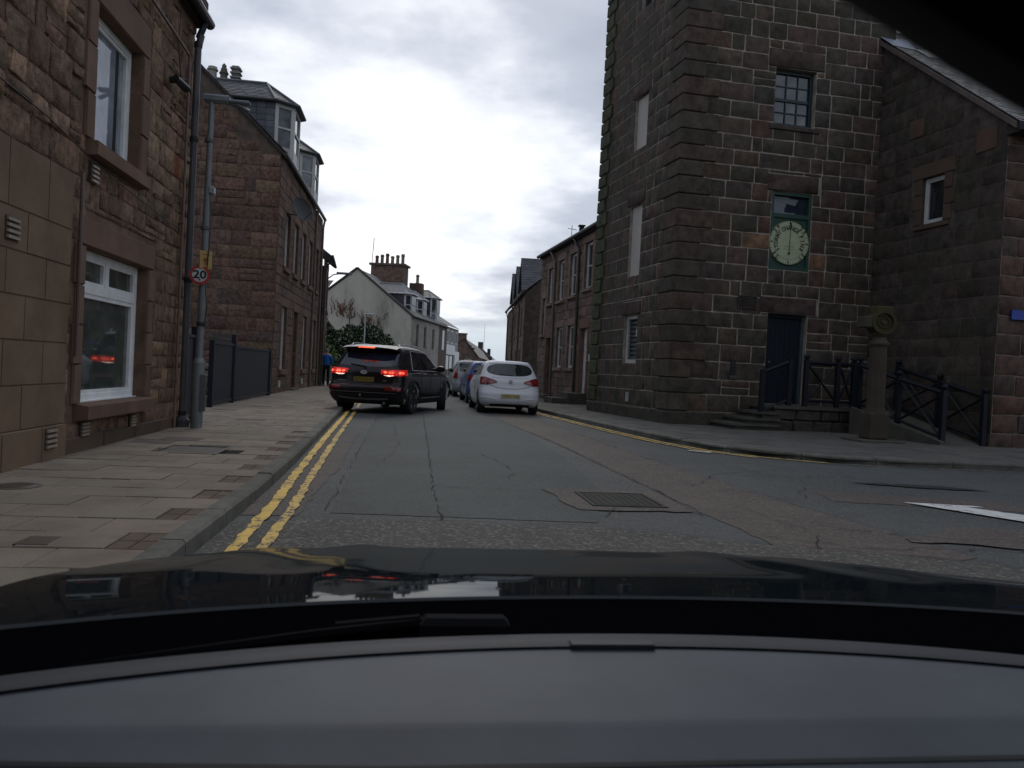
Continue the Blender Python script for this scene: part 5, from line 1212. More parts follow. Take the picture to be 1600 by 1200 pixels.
def aer(mb): mb.tube([(7.05, 34.6, 6.5), (7.05, 34.6, 8.0)], .015, 5, (.05, .05, .05)); mb.tube([(6.85, 34.6, 7.85), (7.3, 34.6, 7.8)], .012, 4, (.05, .05, .05)); [mb.tube([(6.9+i*.1, 34.5, 7.84), (6.9+i*.1, 34.7, 7.84)], .008, 4, (.05, .05, .05)) for i in range(4)]
one('aerial', M['metal'], tr, aer)
# second terrace, set forward, with three slated cross gables
t2 = thing('terraced_house', 'farther dark stone house with three tall slated gables, set forward beyond the pink terrace', 'house', (6.72, 46, 0))
T2 = Fr((6.72, 46), (1.0, 16), (-16, 1.0)); E2 = 5.95
W5 = [(1.4, 2.3, 3.6, 5.2), (4.2, 5.1, 3.6, 5.2), (7.0, 7.9, 3.6, 5.2), (10, 11, 3.6, 5.2), (1.6, 2.5, .9, 2.6), (5, 5.9, .9, 2.6), (9, 9.9, .9, 2.6)]
def w5(mb):
    holed_wall(mb, T2, 0, 16, -.1, E2, W5, .2, (.13, .10, .085)); mb.add([T2.P(0, 0), T2.P(0, E2), T2.P(0, E2+3.8, -4), T2.P(0, 0, -4)], [(0, 1, 2, 3)], (.075, .056, .048))
one('wall', M['mortar'], t2, w5)
G5 = Fr((6.72, 46), (1, 0), (0, -1))
one('stone', M['tower'], t2, lambda mb: [stone(mb, T2, *q, .02, .006, .014, jit(random.choice(PT), .13), .008, fine=False) for q in lay(0, 16, rows(0, E2-.05, .34, .08), .6, opts(W5, .15))]+[stone(mb, G5, *q, .02, .006, .014, jit((.062, .045, .039), .15), .006, fine=False) for q in lay(0, 2.6, rows(0, E2, .34, .08), .55, [])])['kind'] = 'stuff'
for o_ in W5: dressed(t2, T2, o_, t=(.15, .088, .068), lint=.26, jw=.15, over=.12, proud=.03, sproud=.1); add_window(t2, T2, *o_, rec=.12, style='sash', t=(.5, .5, .48))
one('gutter', M['metal'], t2, lambda mb: [mb.tube([T2.P(-.1, E2+.03, .2), T2.P(16, E2+.03, .2)], .09, 6, (.02, .02, .02))]+[mb.tube([T2.P(u, E2, .2), T2.P(u, E2-.6, .08), T2.P(u, .2, .08)], .05, 6, (.05, .035, .03)) for u in (3.4, 8.8, 15)])
one('roof', M['slate'], t2, lambda mb: mb.add([T2.P(-.1, E2+.04, .2), T2.P(16, E2+.04, .2), T2.P(16, E2+3.6, -4.2), T2.P(-.1, E2+3.6, -4.2)], [(0, 1, 2, 3)], (.06, .06, .066)))
for k, u in enumerate((2.2, 6.2, 10.2)):
    dm = one('cross_gable', M['rubble'], t2, lambda mb: mb.add([T2.P(u-1.3, E2, .02), T2.P(u+1.3, E2, .02), T2.P(u+1.3, E2+.5, .02), T2.P(u, E2+2.3, .02), T2.P(u-1.3, E2+.5, .02)], [(0, 1, 2, 3, 4)], (.10, .066, .054)))
    def sg_(mb):
        for sgn in (-1, 1):
            A_, B_, C_, D_ = T2.P(u+sgn*1.5, E2+.3, .2), T2.P(u+sgn*1.5, E2+.3, -3.6), T2.P(u, E2+2.35, -3.6), T2.P(u, E2+2.35, .2)
            mb.add([A_, B_, C_, D_], [(0, 1, 2, 3)], (.05, .05, .055)); slates(mb, A_, B_, C_, D_, .2, .3, base=(.075, .076, .085))
        mb.tube([T2.P(u, E2+2.4, .2), T2.P(u, E2+2.4, -3.6)], .05, 5, (.1, .1, .1))
    tag(one('slate_roof', M['slate'], dm, sg_))

# ================================================================== GREY HARLED HOUSE
gh = thing('harled_house', 'large grey harled gable house with slate roof, bay dormers and tall chimney', 'house', (0, 60, 0))
th = R(14); HU = (math.cos(th), -math.sin(th))      # gable runs left to right, facing us a little
HD = (math.sin(th), math.cos(th))                    # along the street front
C0 = Vector((-0.02, 60.0)); GL = 9.0; HE = 5.05; HR = 8.55
HG = Fr(tuple(C0), (-HU[0], -HU[1]), (-HD[0], -HD[1])); HF = Fr(tuple(C0), HD, (math.cos(th), -math.sin(th)))
GY2 = (.53, .49, .42)
one('gable_wall', M['render'], gh, lambda mb: mb.add([HG.P(0, 0), HG.P(GL, 0), HG.P(GL, HE), HG.P(GL/2, HR), HG.P(0, HE)], [(0, 1, 2, 3, 4)], GY2))
W7 = [(1.6, 2.5, 2.7, 4.6), (4.4, 5.3, 2.7, 4.6), (7.6, 8.5, 2.7, 4.6), (11.8, 12.7, 2.9, 4.7), (1.6, 2.5, .6, 2), (4.4, 5.3, .6, 2)]
m_ = MB(); holed_wall(m_, HF, 0, 10.4, 0, HE, W7, .15, (.36, .33, .29)); m_.build('front_wall', M['ashlar'], gh)
one('front_block', M['ashlar'], gh, lambda mb: [stone(mb, HF, *q, .012, .003, .01, jit((.37, .34, .295), .08), .01, fine=False) for q in lay(0, 10.4, rows(0, HE, .32, .02), .9, opts(W7, .0), wj=.1)])['kind'] = 'stuff'
m_ = MB(); m_.fbox(HF, 10.4, 14, 0, HE+.25, -8, .03, (.13, .10, .085)); m_.build('brown_end_wall', M['rubble'], gh)
for o_ in W7:
    if o_[0] < 11: add_window(gh, HF, *o_, rec=.1, style='sash', t=(.30, .29, .27), pane_t=(.03, .03, .03), w=.05)
    else: one('window', M['glass'], gh, lambda mb: mb.fbox(HF, *o_, .02, .04, (.03, .03, .03)))
one('gutter', M['metal'], gh, lambda mb: mb.tube([HF.P(0, HE+.04, .15), HF.P(14, HE+.04, .15)], .08, 6, (.05, .05, .05)))
def hroof(mb):
    for s_ in (0, 1):
        n = GL if s_ else 0; e = .2 if not s_ else -.2
        A_, B_ = HF.P(-.05, HE+.05, -n+e), HF.P(14, HE+.05, -n+e); C_, D_ = HF.P(14, HR+.08, -GL/2), HF.P(-.05, HR+.08, -GL/2)
        mb.add([A_, B_, C_, D_], [(0, 1, 2, 3)], (.07, .07, .072)); 
        if not s_: slates(mb, A_, B_, C_, D_, .22, .4, base=(.105, .105, .11))
one('roof', M['slate'], gh, hroof)
one('skew', M['ashlar'], gh, lambda mb: [mb.tube([HG.P(-.2, HE-.02, .03), HG.P(GL/2, HR+.12, .03)], .09, 5, (.08, .075, .07)), mb.tube([HG.P(GL+.2, HE-.02, .03), HG.P(GL/2, HR+.12, .03)], .09, 5, (.08, .075, .07))])
def hdormer(u, w, zt, label=None, n0=-.9, xr=4.0, hw=1.35):
    d0 = HE+.35
    def f(mb):
        mb.fbox(HF, u, u+w, d0, d0+hw, n0-.1, n0, (.62, .62, .61))
        c_ = .35
        mb.poly_prism([tuple(HF.P(u+.05, 0, n0)[:2]), tuple(HF.P(u+c_, 0, n0+.4)[:2]), tuple(HF.P(u+w-c_, 0, n0+.4)[:2]), tuple(HF.P(u+w-.05, 0, n0)[:2])], d0-.05, d0+hw, (.62, .62, .61))
    d = one('dormer', M['paint'], gh, f)
    def p(mb):
        for (a, b) in (((u+.12, n0+.06), (u+.33, n0+.36)), ((u+.42, n0+.41), (u+w-.42, n0+.41)), ((u+w-.33, n0+.36), (u+w-.12, n0+.06))):
            A_, B_ = HF.P(a[0], 0, a[1]), HF.P(b[0], 0, b[1]); ou = (B_-A_).cross(Vector((0, 0, 1))).normalized(); ou = ou if ou.dot(HF.N) > 0 else -ou; A_ += ou*.04; B_ += ou*.04
            for z0, z1 in ((d0+.12, d0+.62), (d0+.7, d0+hw-.12)): mb.add([A_+Vector((0, 0, z0)), B_+Vector((0, 0, z0)), B_+Vector((0, 0, z1)), A_+Vector((0, 0, z1))], [(0, 1, 2, 3)], (.03, .035, .04))
    one('pane', M['glass'], d, p)
    def rf(mb):
        ze = d0+hw+.02; o = .18
        mb.add([HF.P(u-.02, d0-.6, n0-.05), HF.P(u-.02, ze, n0-.05), HF.P(u-.02, ze, -xr), HF.P(u-.02, d0-.6, -xr)], [(0, 1, 2, 3)], (.045, .045, .05))
        mb.add([HF.P(u+w+.02, d0-.6, n0-.05), HF.P(u+w+.02, ze, n0-.05), HF.P(u+w+.02, ze, -xr), HF.P(u+w+.02, d0-.6, -xr)], [(0, 1, 2, 3)], (.045, .045, .05))
        ev = [HF.P(u-o, ze, -xr), HF.P(u-o, ze, n0), HF.P(u+.3, ze, n0+.4+o), HF.P(u+w-.3, ze, n0+.4+o), HF.P(u+w+o, ze, n0), HF.P(u+w+o, ze, -xr)]
        ap = HF.P(u+w/2, zt, n0-.5); bk = HF.P(u+w/2, zt, -xr)
        mb.add(ev+[ap, bk], [(0, 1, 6, 7), (1, 2, 6), (2, 3, 6), (3, 4, 6), (4, 5, 7, 6)], (.11, .11, .115))
        for e in ev[1:5]: mb.tube([e, ap], .06, 4, (.24, .25, .26))
        mb.tube([ap, bk], .06, 4, (.2, .21, .22))
        for a_, b_ in zip(ev, ev[1:]): mb.tube([a_, b_], .06, 4, (.55, .55, .55))
    one('dormer_roof', M['slate'], d, rf)
    if label: d['label'] = label
hdormer(1.1, 2.3, HE+2.75, 'nearest bay dormer', -.9, 4.0, 1.5); hdormer(5.2, 2.2, HE+2.6, None, -.9, 4.0, 1.45); hdormer(9.2, 2.3, HE+3.1, None, -.6, 4.0, 2.0)
def hch(mb):
    mb.fbox(HF, 6.4, 8.0, HR-1.2, HR+1.3, -GL/2-.9, -GL/2+2.0, (.15, .11, .085)); 
    for q in lay(-.9, 2.0, rows(HR-1, HR+1.25, .2, .1), .35, []): stone(mb, Fr(tuple(HF.P(6.4, 0, -GL/2)[:2]), HU, (-HD[0], -HD[1])), *q, .03, .01, .02, jit((.17, .115, .088), .3), .012, fine=False)
hk = one('chimney', M['rubble'], gh, hch)
one('cope', M['ashlar'], hk, lambda mb: mb.fbox(HF, 6.25, 8.15, HR+1.25, HR+1.42, -GL/2-1.05, -GL/2+2.15, (.12, .10, .085)))
for i in range(6): one('chimney_pot', M['ashlar'], hk, lambda mb: pot(mb, *HF.P(7.1, 0, -GL/2-.6+i*.46)[:2], HR+1.42, .17, .72+.1*(i % 3), random.choice([(.13, .12, .11), (.2, .17, .13), (.16, .08, .06)])))
one('side_chimney', M['rubble'], gh, lambda mb: mb.fbox(HF, 9, 10, HR-1.4, HR+.1, -2.6, -1.5, (.115, .08, .06)))
one('chimney_pot', M['ashlar'], gh, lambda mb: pot(mb, *HF.P(9.5, 0, -2)[:2], HR+.1, .16, .8, (.25, .22, .18)))
one('aerial_mast', M['metal'], gh, lambda mb: mb.tube([HF.P(6.6, HR+1.3, -GL/2-.9), HF.P(6.6, HR+3.6, -GL/2-.8)], .03, 5, (.06, .06, .06)))
rnd = random.Random(5)
def creeper(mb):
    for k in range(46):
        cx_ = 5.6 if k < 26 else 3.4
        u = cx_+rnd.gauss(0, .55); z = 5.0 if k < 26 else 4.3; z += rnd.gauss(0, .25); p = [HG.P(u, z, .05)]
        for j in range(5): u += rnd.gauss(0, .13); z += rnd.uniform(.05, .28); p.append(HG.P(u, z, .07))
        mb.tube(p, .035, 4, jit((.14, .06, .04), .3), r2=.012)
one('dead_creeper', M['wood'], gh, creeper)
one('rear_wing', M['render'], gh, lambda mb: [mb.fbox(HG, 9.0, 13, 0, 5.8, -6, -1.5, (.3, .29, .27)), mb.fbox(HG, 9.2, 10.6, 5.0, 6.1, -1.5, -1.3, (.6, .6, .6))])
one('rear_roof', M['slate'], gh, lambda mb: mb.add([HG.P(8.0, 6.1, -1.2), HG.P(13.2, 6.1, -1.2), HG.P(12, 8.0, -3.5), HG.P(7.6, 8.0, -3.5)], [(0, 1, 2, 3)], (.09, .09, .095)))

# hedge and tree in the garden before it
hd = thing('garden_hedge', 'dark evergreen hedge filling the garden before the grey gable', 'hedge', (-4, 53, 0))
def hshape(p): return p.z < 3.85+.35*math.sin(p.x*1.7)+.2*math.sin(p.x*4.1)-max(0, p.x+2.6)*.35
one('foliage', M['leaf'], hd, lambda mb: [leafmass(mb, (-5.2, 53, 2.0), 4.4, 1.3, 2.4, 15000, .10, [(.014, .030, .008), (.024, .046, .012), (.010, .020, .006), (.036, .062, .016)], 21, hshape)])
one('stem', M['wood'], hd, lambda mb: [mb.tube([(-8+i*.9, 53, 0), (-8+i*.9+.2, 53, 2.2)], .07, 5, (.04, .03, .02), r2=.02) for i in range(8)])
sh = thing('garden_shrub', 'lighter yellow-green shrub at the foot of the dark hedge, behind the person', 'shrub', (-6.4, 50, 0))
one('foliage', M['leaf'], sh, lambda mb: leafmass(mb, (-5.7, 49.6, 1.15), 1.5, .8, 1.3, 2200, .085, [(.07, .11, .03), (.09, .13, .04), (.05, .08, .02)], 31))
one('stem', M['wood'], sh, lambda mb: [mb.tube([(-6.4+i*.5, 49.6, 0), (-6.4+i*.5, 49.6, 1.2)], .04, 5, (.04, .03, .02), r2=.02) for i in range(4)])
gwl = one('garden_wall', M['rubble'], None, lambda mb: mb.box(-9, -2.7, 47.2, 47.5, 0, .95, (.2, .19, .165)))
tag(gwl, 'low pale garden wall in front of the hedge, beyond the person', 'wall')
fl = thing('street_lamp', 'thin pale far lamp post standing before the grey gable wall', 'street lamp', (-3.2, 54, 0))
one('shaft', M['galv'], fl, lambda mb: mb.tube([(-2.95, 50, 0), (-2.95, 50, 4.35)], .055, 8, (.42, .44, .44), r2=.04))
one('lantern', M['galv'], fl, lambda mb: mb.bbox(-2.98, -2.4, 49.9, 50.1, 4.35, 4.45, .03, (.5, .52, .52)))

# ================================================================== FAR HOUSES
ws = thing('white_shop', 'small white-fronted shop building past the grey house', 'shop', (4.2, 84, 0))
SF = Fr((3.25, 76), (4.2, 17), (17, -4.2))
one('wall', M['render'], ws, lambda mb: [mb.fbox(SF, 0, 7.6, 0, 5.4, -6, 0, (.33, .32, .30))])
one('fascia', M['paint'], ws, lambda mb: [mb.fbox(SF, .2, 5, 2.6, 3.6, 0, .2, (.75, .75, .73)), mb.fbox(SF, 5, 7.5, .1, 3.0, 0, .2, (.78, .78, .76))])
one('shopfront', M['glass'], ws, lambda mb: [mb.fbox(SF, a, a+2.0, .5, 2.5, 0, .05, (.02, .02, .022)) for a in (.3, 2.9)])
for a in (1.0, 3.2, 5.6): one('window', M['paint'], ws, lambda mb: [mb.fbox(SF, a, a+1.1, 3.75, 5.1, 0, .06, (.55, .55, .54)), mb.fbox(SF, a+.14, a+.96, 3.9, 4.95, .06, .07, (.03, .035, .04))])
one('roof', M['slate'], ws, lambda mb: [mb.add([SF.P(-.1, 5.42, .2), SF.P(7.7, 5.42, .2), SF.P(7.7, 7.3, -3), SF.P(-.1, 7.3, -3), SF.P(-.1, 5.4, -6)], [(0, 1, 2, 3), (0, 3, 4)], (.09, .09, .1))])
one('chimney', M['rubble'], ws, lambda mb: [mb.fbox(SF, 6.6, 7.5, 6, 7.8, -3.6, -2.4, (.1, .085, .07))])
fs = thing('distant_stone_house', 'distant brown rubble house with one window and a long roof running back to the right', 'house', (8, 100, 0))
DF = Fr((5.15, 98), (1, .05), (.05, -1))
one('gable_wall', M['rubble'], fs, lambda mb: [mb.add([DF.P(0, 0), DF.P(3.5, 0), DF.P(3.5, 2.85), DF.P(1.65, 5.1), DF.P(0, 4.0)], [(0, 1, 2, 3, 4)], (.16, .12, .095))])
one('stone', M['rubble'], fs, lambda mb: [stone(mb, DF, *q, .04, .01, .02, jit((.155, .115, .09), .3), .01, fine=False) for q in lay(0, 3.4, rows(0, 4.6, .3, .2), .5, [(1.7, 2.6, 1.2, 2.5)]) if q[3] < 4.9-abs(q[0]+.25-1.65)*.95])['kind'] = 'stuff'
one('window', M['paint'], fs, lambda mb: [mb.fbox(DF, 1.7, 2.6, 1.2, 2.5, .0, .08, (.45, .43, .38)), mb.fbox(DF, 1.8, 2.5, 1.3, 2.4, .08, .1, (.12, .12, .11))])
one('chimney', M['rubble'], fs, lambda mb: [mb.fbox(DF, .9, 1.9, 4.2, 5.75, -1, .05, (.15, .11, .09)), mb.fbox(DF, .82, 1.98, 5.65, 5.8, -1.08, .12, (.12, .10, .085))])
one('roof', M['slate'], fs, lambda mb: [mb.add([(6.8, 97.8, 5.15), (8.75, 97.9, 2.8), (21.2, 180, 2.7), (18.4, 180, 5.05), (4.9, 97.8, 3.9), (15.0, 180, 3.9)], [(0, 1, 2, 3), (4, 0, 3, 5)], (.19, .155, .125))])
one('side_wall', M['rubble'], fs, lambda mb: mb.add([(8.65, 98.2, 0), (21.0, 180, 0), (21.0, 180, 2.75), (8.65, 98.2, 2.85)], [(0, 1, 2, 3)], (.12, .09, .075)))
fs2 = thing('distant_stone_house', 'tiny farthest house with chimneys at the end of the street', 'house', (13, 140, 0))
one('wall', M['rubble'], fs2, lambda mb: mb.box(9.6, 13.6, 128, 136, 0, 3.4, (.09, .075, .065)))
one('roof', M['slate'], fs2, lambda mb: mb.add([(9.5, 127.9, 3.4), (13.7, 127.9, 3.4), (13.7, 136, 3.4), (9.5, 136, 3.4), (11.6, 127.9, 5.0), (11.6, 136, 5.0)], [(0, 1, 4), (1, 2, 5, 4), (0, 4, 5, 3)], (.08, .075, .07)))
one('chimney', M['rubble'], fs2, lambda mb: [mb.box(11.2, 12.0, 128, 128.8, 4.3, 5.9, (.06, .05, .045)), mb.box(13.0, 13.5, 130, 130.6, 3.2, 4.9, (.06, .05, .045))])
am = one('radio_mast', M['metal'], None, lambda mb: mb.tube([(14.2, 150, 0), (14.2, 150, 10.5)], .06, 5, (.2, .22, .24), r2=.02)); tag(am, 'thin distant mast standing against the sky right of the far houses', 'mast')
tsl = one('distant_treeline', M['leaf'], None, lambda mb: [leafmass(mb, (16+i*5-40*(i > 8), 260, 1.2), 4, 3, 2.2+.8*math.sin(i*2.1), 220, .5, [(.03, .045, .03), (.04, .05, .035)], 50+i) for i in range(20)]); tag(tsl, kind='stuff')

# ================================================================== CARS
def pchip(xs, ys, x):
    n = len(xs)
    if x <= xs[0]: return ys[0]
    if x >= xs[-1]: return ys[-1]
    i = max(k for k in range(n-1) if xs[k] <= x)
    d = [(ys[k+1]-ys[k])/(xs[k+1]-xs[k]) for k in range(n-1)]
    def m(k):
        if k == 0: return d[0]
        if k == n-1: return d[-1]
        return 0 if d[k-1]*d[k] <= 0 else 2*d[k-1]*d[k]/(d[k-1]+d[k])
    h = xs[i+1]-xs[i]; t = (x-xs[i])/h; a, b = m(i)*h, m(i+1)*h
    return (2*t**3-3*t**2+1)*ys[i]+(t**3-2*t*t+t)*a+(-2*t**3+3*t*t)*ys[i+1]+(t**3-t*t)*b
class CarShape:
    """Body as a stack of rounded plan contours. keys: z, half width, rear y, front y, rear radius, front radius, rear bow."""
    def __init__(s, keys): s.k = keys; s.z = [k[0] for k in keys]
    def par(s, z): return [pchip(s.z, [k[i] for k in s.k], z) for i in range(1, 7)]
    def half(s, z, full=True):
        w, yr, yf, rr, rf, bow = s.par(z); pts = []
        rr = min(rr, w*.95); rf = min(rf, w*.95)
        fr_ = lambda x: yr+bow*(x/w)**2
        for i in range(8): x = (w-rr)*i/8; pts.append((x, fr_(x)))
        y0 = fr_(w-rr); ry = rr*1.0
        for i in range(9):
            a = math.pi/2*i/9; pts.append((w-rr+rr*math.sin(a), y0+ry*(1-math.cos(a))))
        ya, yb = y0+ry, yf-rf*1.15
        for i in range(20):
            t = i/20; pts.append((w*(1+0.012*math.sin(math.pi*t)), ya+(yb-ya)*t))
        for i in range(9):
            a = math.pi/2*i/9; pts.append((w-rf+rf*math.cos(a), yb+rf*.85*math.sin(a)))
        yfe = yb+rf*.85
        for i in range(8): x = (w-rf)*(1-i/8); pts.append((x, yfe+(yf-yfe)*(1-(x/max(w-rf, .01))**2)))
        pts.append((0, yf)); return pts
    def body(s, zs):
        mb = MB(); n = None; vs = []
        for z in zs:
            h = s.half(z); loop = h+[(-x, y_) for x, y_ in h[-2:0:-1]]; n = len(loop); vs += [(x, y_, z) for x, y_ in loop]
        fs = [(k*n+i, k*n+(i+1) % n, (k+1)*n+(i+1) % n, (k+1)*n+i) for k in range(len(zs)-1) for i in range(n)]
        fs += [tuple(range(n))[::-1], tuple((len(zs)-1)*n+i for i in range(n))]
        mb.add(vs, fs); return mb
    def at(s, sv, z, off=0.0):
        """Point at arc distance sv from the rear centre (negative: left side)."""
        sg = 1 if sv >= 0 else -1; a = abs(sv); h = s.half(z); p = h[0]; q = h[1]; L = 0
        for p, q in zip(h, h[1:]):
            l = math.dist(p, q)
            if L+l >= a: break
            L += l
        t = min(1, (a-L)/max(l, 1e-6)); x, y_ = p[0]+(q[0]-p[0])*t, p[1]+(q[1]-p[1])*t
        if off:
            dx, dy = (q[0]-p[0])/l, (q[1]-p[1])/l; nx, ny = dy, -dx
            h2 = s.half(z+.01); k = h.index(p); dz_ = ((h2[k][0]-h[k][0])*nx+(h2[k][1]-h[k][1])*ny)/.01
            N_ = Vector((nx, ny, -dz_)).normalized()*off
            return Vector((sg*(x+N_.x), y_+N_.y, z+N_.z))
        return Vector((sg*x, y_, z))
    def s_of_y(s, y_, z):
        h = s.half(z); L = 0
        for p, q in zip(h, h[1:]):
            l = math.dist(p, q)
            if p[0] > .4 and q[1] > p[1]+1e-6 and p[1] <= y_ <= q[1]: return L+l*(y_-p[1])/(q[1]-p[1])
            L += l
        return L
    def patch(s, mb, s0, s1, zlo, zhi, off=.005, ns=14, nz_=5, t=(1, 1, 1), edge=True):
        """A skin patch bounded by two curves; zlo/zhi are functions of 0..1 or numbers."""
        f = lambda g_, u: g_(u) if callable(g_) else g_
        vs = []; fs = []
        for i in range(ns+1):
            u = i/ns; a, b = f(zlo, u), f(zhi, u)
            for j in range(nz_+1): z = a+(b-a)*j/nz_; vs.append(s.at(s0+(s1-s0)*u, z, off))
        m = nz_+1
        for i in range(ns):
            for j in range(nz_): fs.append((i*m+j, (i+1)*m+j, (i+1)*m+j+1, i*m+j+1))
        if s1 < s0: fs = [q[::-1] for q in fs]
        if edge:
            k = len(vs); loop = [i*m for i in range(ns+1)]+[ns*m+j for j in range(1, m)]+[i*m+nz_ for i in range(ns-1, -1, -1)]+[j for j in range(nz_-1, 0, -1)]
            for idx in loop:
                i, j = divmod(idx, m); u = i/ns; a, b = f(zlo, u), f(zhi, u); vs.append(s.at(s0+(s1-s0)*u, a+(b-a)*j/nz_, off-.02))
            L = len(loop); fs += [(loop[i], k+i, k+(i+1) % L, loop[(i+1) % L]) for i in range(L)]
        mb.add(vs, fs, t)
    def patch_y(s, mb, side, y0, y1, zlo, zhi, off=.005, ns=20, nz_=5, t=(1, 1, 1)):
        f = lambda g_, u: g_(u) if callable(g_) else g_
        vs = []; fs = []; m = nz_+1
        for i in range(ns+1):
            u = i/ns; a, b = f(zlo, u), f(zhi, u)
            for j in range(m):
                z = a+(b-a)*j/nz_; sv = s.s_of_y(f(y0, j/nz_)+(f(y1, j/nz_)-f(y0, j/nz_))*u, z); vs.append(s.at(side*sv, z, off))
        for i in range(ns):
            for j in range(nz_): q = (i*m+j, (i+1)*m+j, (i+1)*m+j+1, i*m+j+1); fs.append(q if side > 0 else q[::-1])
        mb.add(vs, fs, t)
def zlist(keys, n):
    zs = []
    for a, b in zip(keys, keys[1:]): zs += [a+(b-a)*i/n for i in range(n)]
    return zs+[keys[-1]]
def wheel(parent, x, y_, r_, w, side, steer=0, spokes=5, rt=(.25, .26, .27)):
    o = bpy.data.objects.new('wheel', None); col.objects.link(o); o.parent = parent; o.location = (x, y_, r_); o.rotation_euler = (0, 0, steer)
    s_ = side
    one('tyre', M['rubber'], o, lambda mb: mb.lathe((0, 0, 0), [(r_*.66, s_*w*.5), (r_*.72, s_*w*.53), (r_*.94, s_*w*.5), (r_, s_*w*.36), (r_, -s_*w*.36), (r_*.94, -s_*w*.5), (r_*.6, -s_*w*.5)][::(1 if s_ > 0 else 1)], 36, (.02, .02, .021), 'x'), smooth=True, local=True, fix=True)
    def rim(mb):
        mb.lathe((0, 0, 0), [(r_*.69, s_*w*.46), (r_*.66, s_*w*.5), (r_*.62, s_*w*.42), (r_*.6, -s_*w*.2), (.0, -s_*w*.22)], 30, rt, 'x')
        mb.lathe((0, 0, 0), [(.0, s_*w*.44), (r_*.12, s_*w*.42), (r_*.14, s_*w*.3)], 14, rt, 'x')
        for k in range(spokes):
            for d in (-.13, .13):
                a = 2*math.pi*k/spokes+.3; c0, s0 = math.cos(a+d*2), math.sin(a+d*2); c1, s1 = math.cos(a+d), math.sin(a+d)
                A = Vector((s_*w*.36, c0*r_*.08, s0*r_*.08)); B = Vector((s_*w*.44, c1*r_*.65, s1*r_*.65)); q = Vector((0, -s1, c1))*r_*.045; e = Vector((s_*.02, 0, 0))
                mb.hexa([A-q-e, B-q-e, B+q-e, A+q-e, A-q+e, B-q+e, B+q+e, A+q+e], rt)
    one('rim', M['galv'], o, rim, local=True, fix=True)
    one('brake_disc', M['metal'], o, lambda mb: mb.lathe((0, 0, 0), [(r_*.45, s_*w*.05), (r_*.45, -s_*w*.1), (.02, -s_*w*.1)], 20, (.08, .075, .07), 'x'), local=True)
    return o
def cut_arches(o, wheels, r_, x_in):
    """Cut the wheel arches out of the body shell."""
    for (x, y_) in wheels:
        me = bpy.data.meshes.new('cut'); bm = bmesh.new(); bmesh.ops.create_cone(bm, cap_ends=True, segments=40, radius1=r_, radius2=r_, depth=1.0)
        bmesh.ops.rotate(bm, verts=bm.verts, matrix=Matrix.Rotation(math.pi/2, 3, 'Y')); sx = 1 if x > 0 else -1
        bmesh.ops.translate(bm, verts=bm.verts, vec=(sx*(x_in+.5), y_, r_*.86)); bm.to_mesh(me); bm.free()
        for m_ in o.data.materials: me.materials.append(m_)
        for p in me.polygons: p.material_index = 1
        c = bpy.data.objects.new('cut', me); col.objects.link(c); c.parent = None
        c.matrix_world = Matrix.Identity(4)
        md = o.modifiers.new('b', 'BOOLEAN'); md.operation = 'DIFFERENCE'; md.object = c; md.solver = 'EXACT'
        mw = o.matrix_world.copy(); par = o.parent; o.parent = None; o.matrix_world = Matrix.Identity(4)
        bpy.context.view_layer.update(); dg = bpy.context.evaluated_depsgraph_get()
        nm = bpy.data.meshes.new_from_object(o.evaluated_get(dg)); o.modifiers.clear(); o.data = nm
        o.parent = par; o.location = (0, 0, 0); bpy.data.objects.remove(c)
    o.data.shade_smooth(); o.data.set_sharp_from_angle(angle=R(38))
def plate(parent, cs, z, w=.52, h=.11, t=(.42, .33, .06), y_off=.012):
    p = cs.at(0, z, 0); 
    def f(mb): mb.hexa([(-w/2, p.y-y_off, z-h/2), (w/2, p.y-y_off, z-h/2), (w/2, p.y+.02, z-h/2), (-w/2, p.y+.02, z-h/2), (-w/2, p.y-y_off, z+h/2), (w/2, p.y-y_off, z+h/2), (w/2, p.y+.02, z+h/2), (-w/2, p.y+.02, z+h/2)], t)
    o = one('number_plate', M['paint'], parent, f, local=True)
    return p

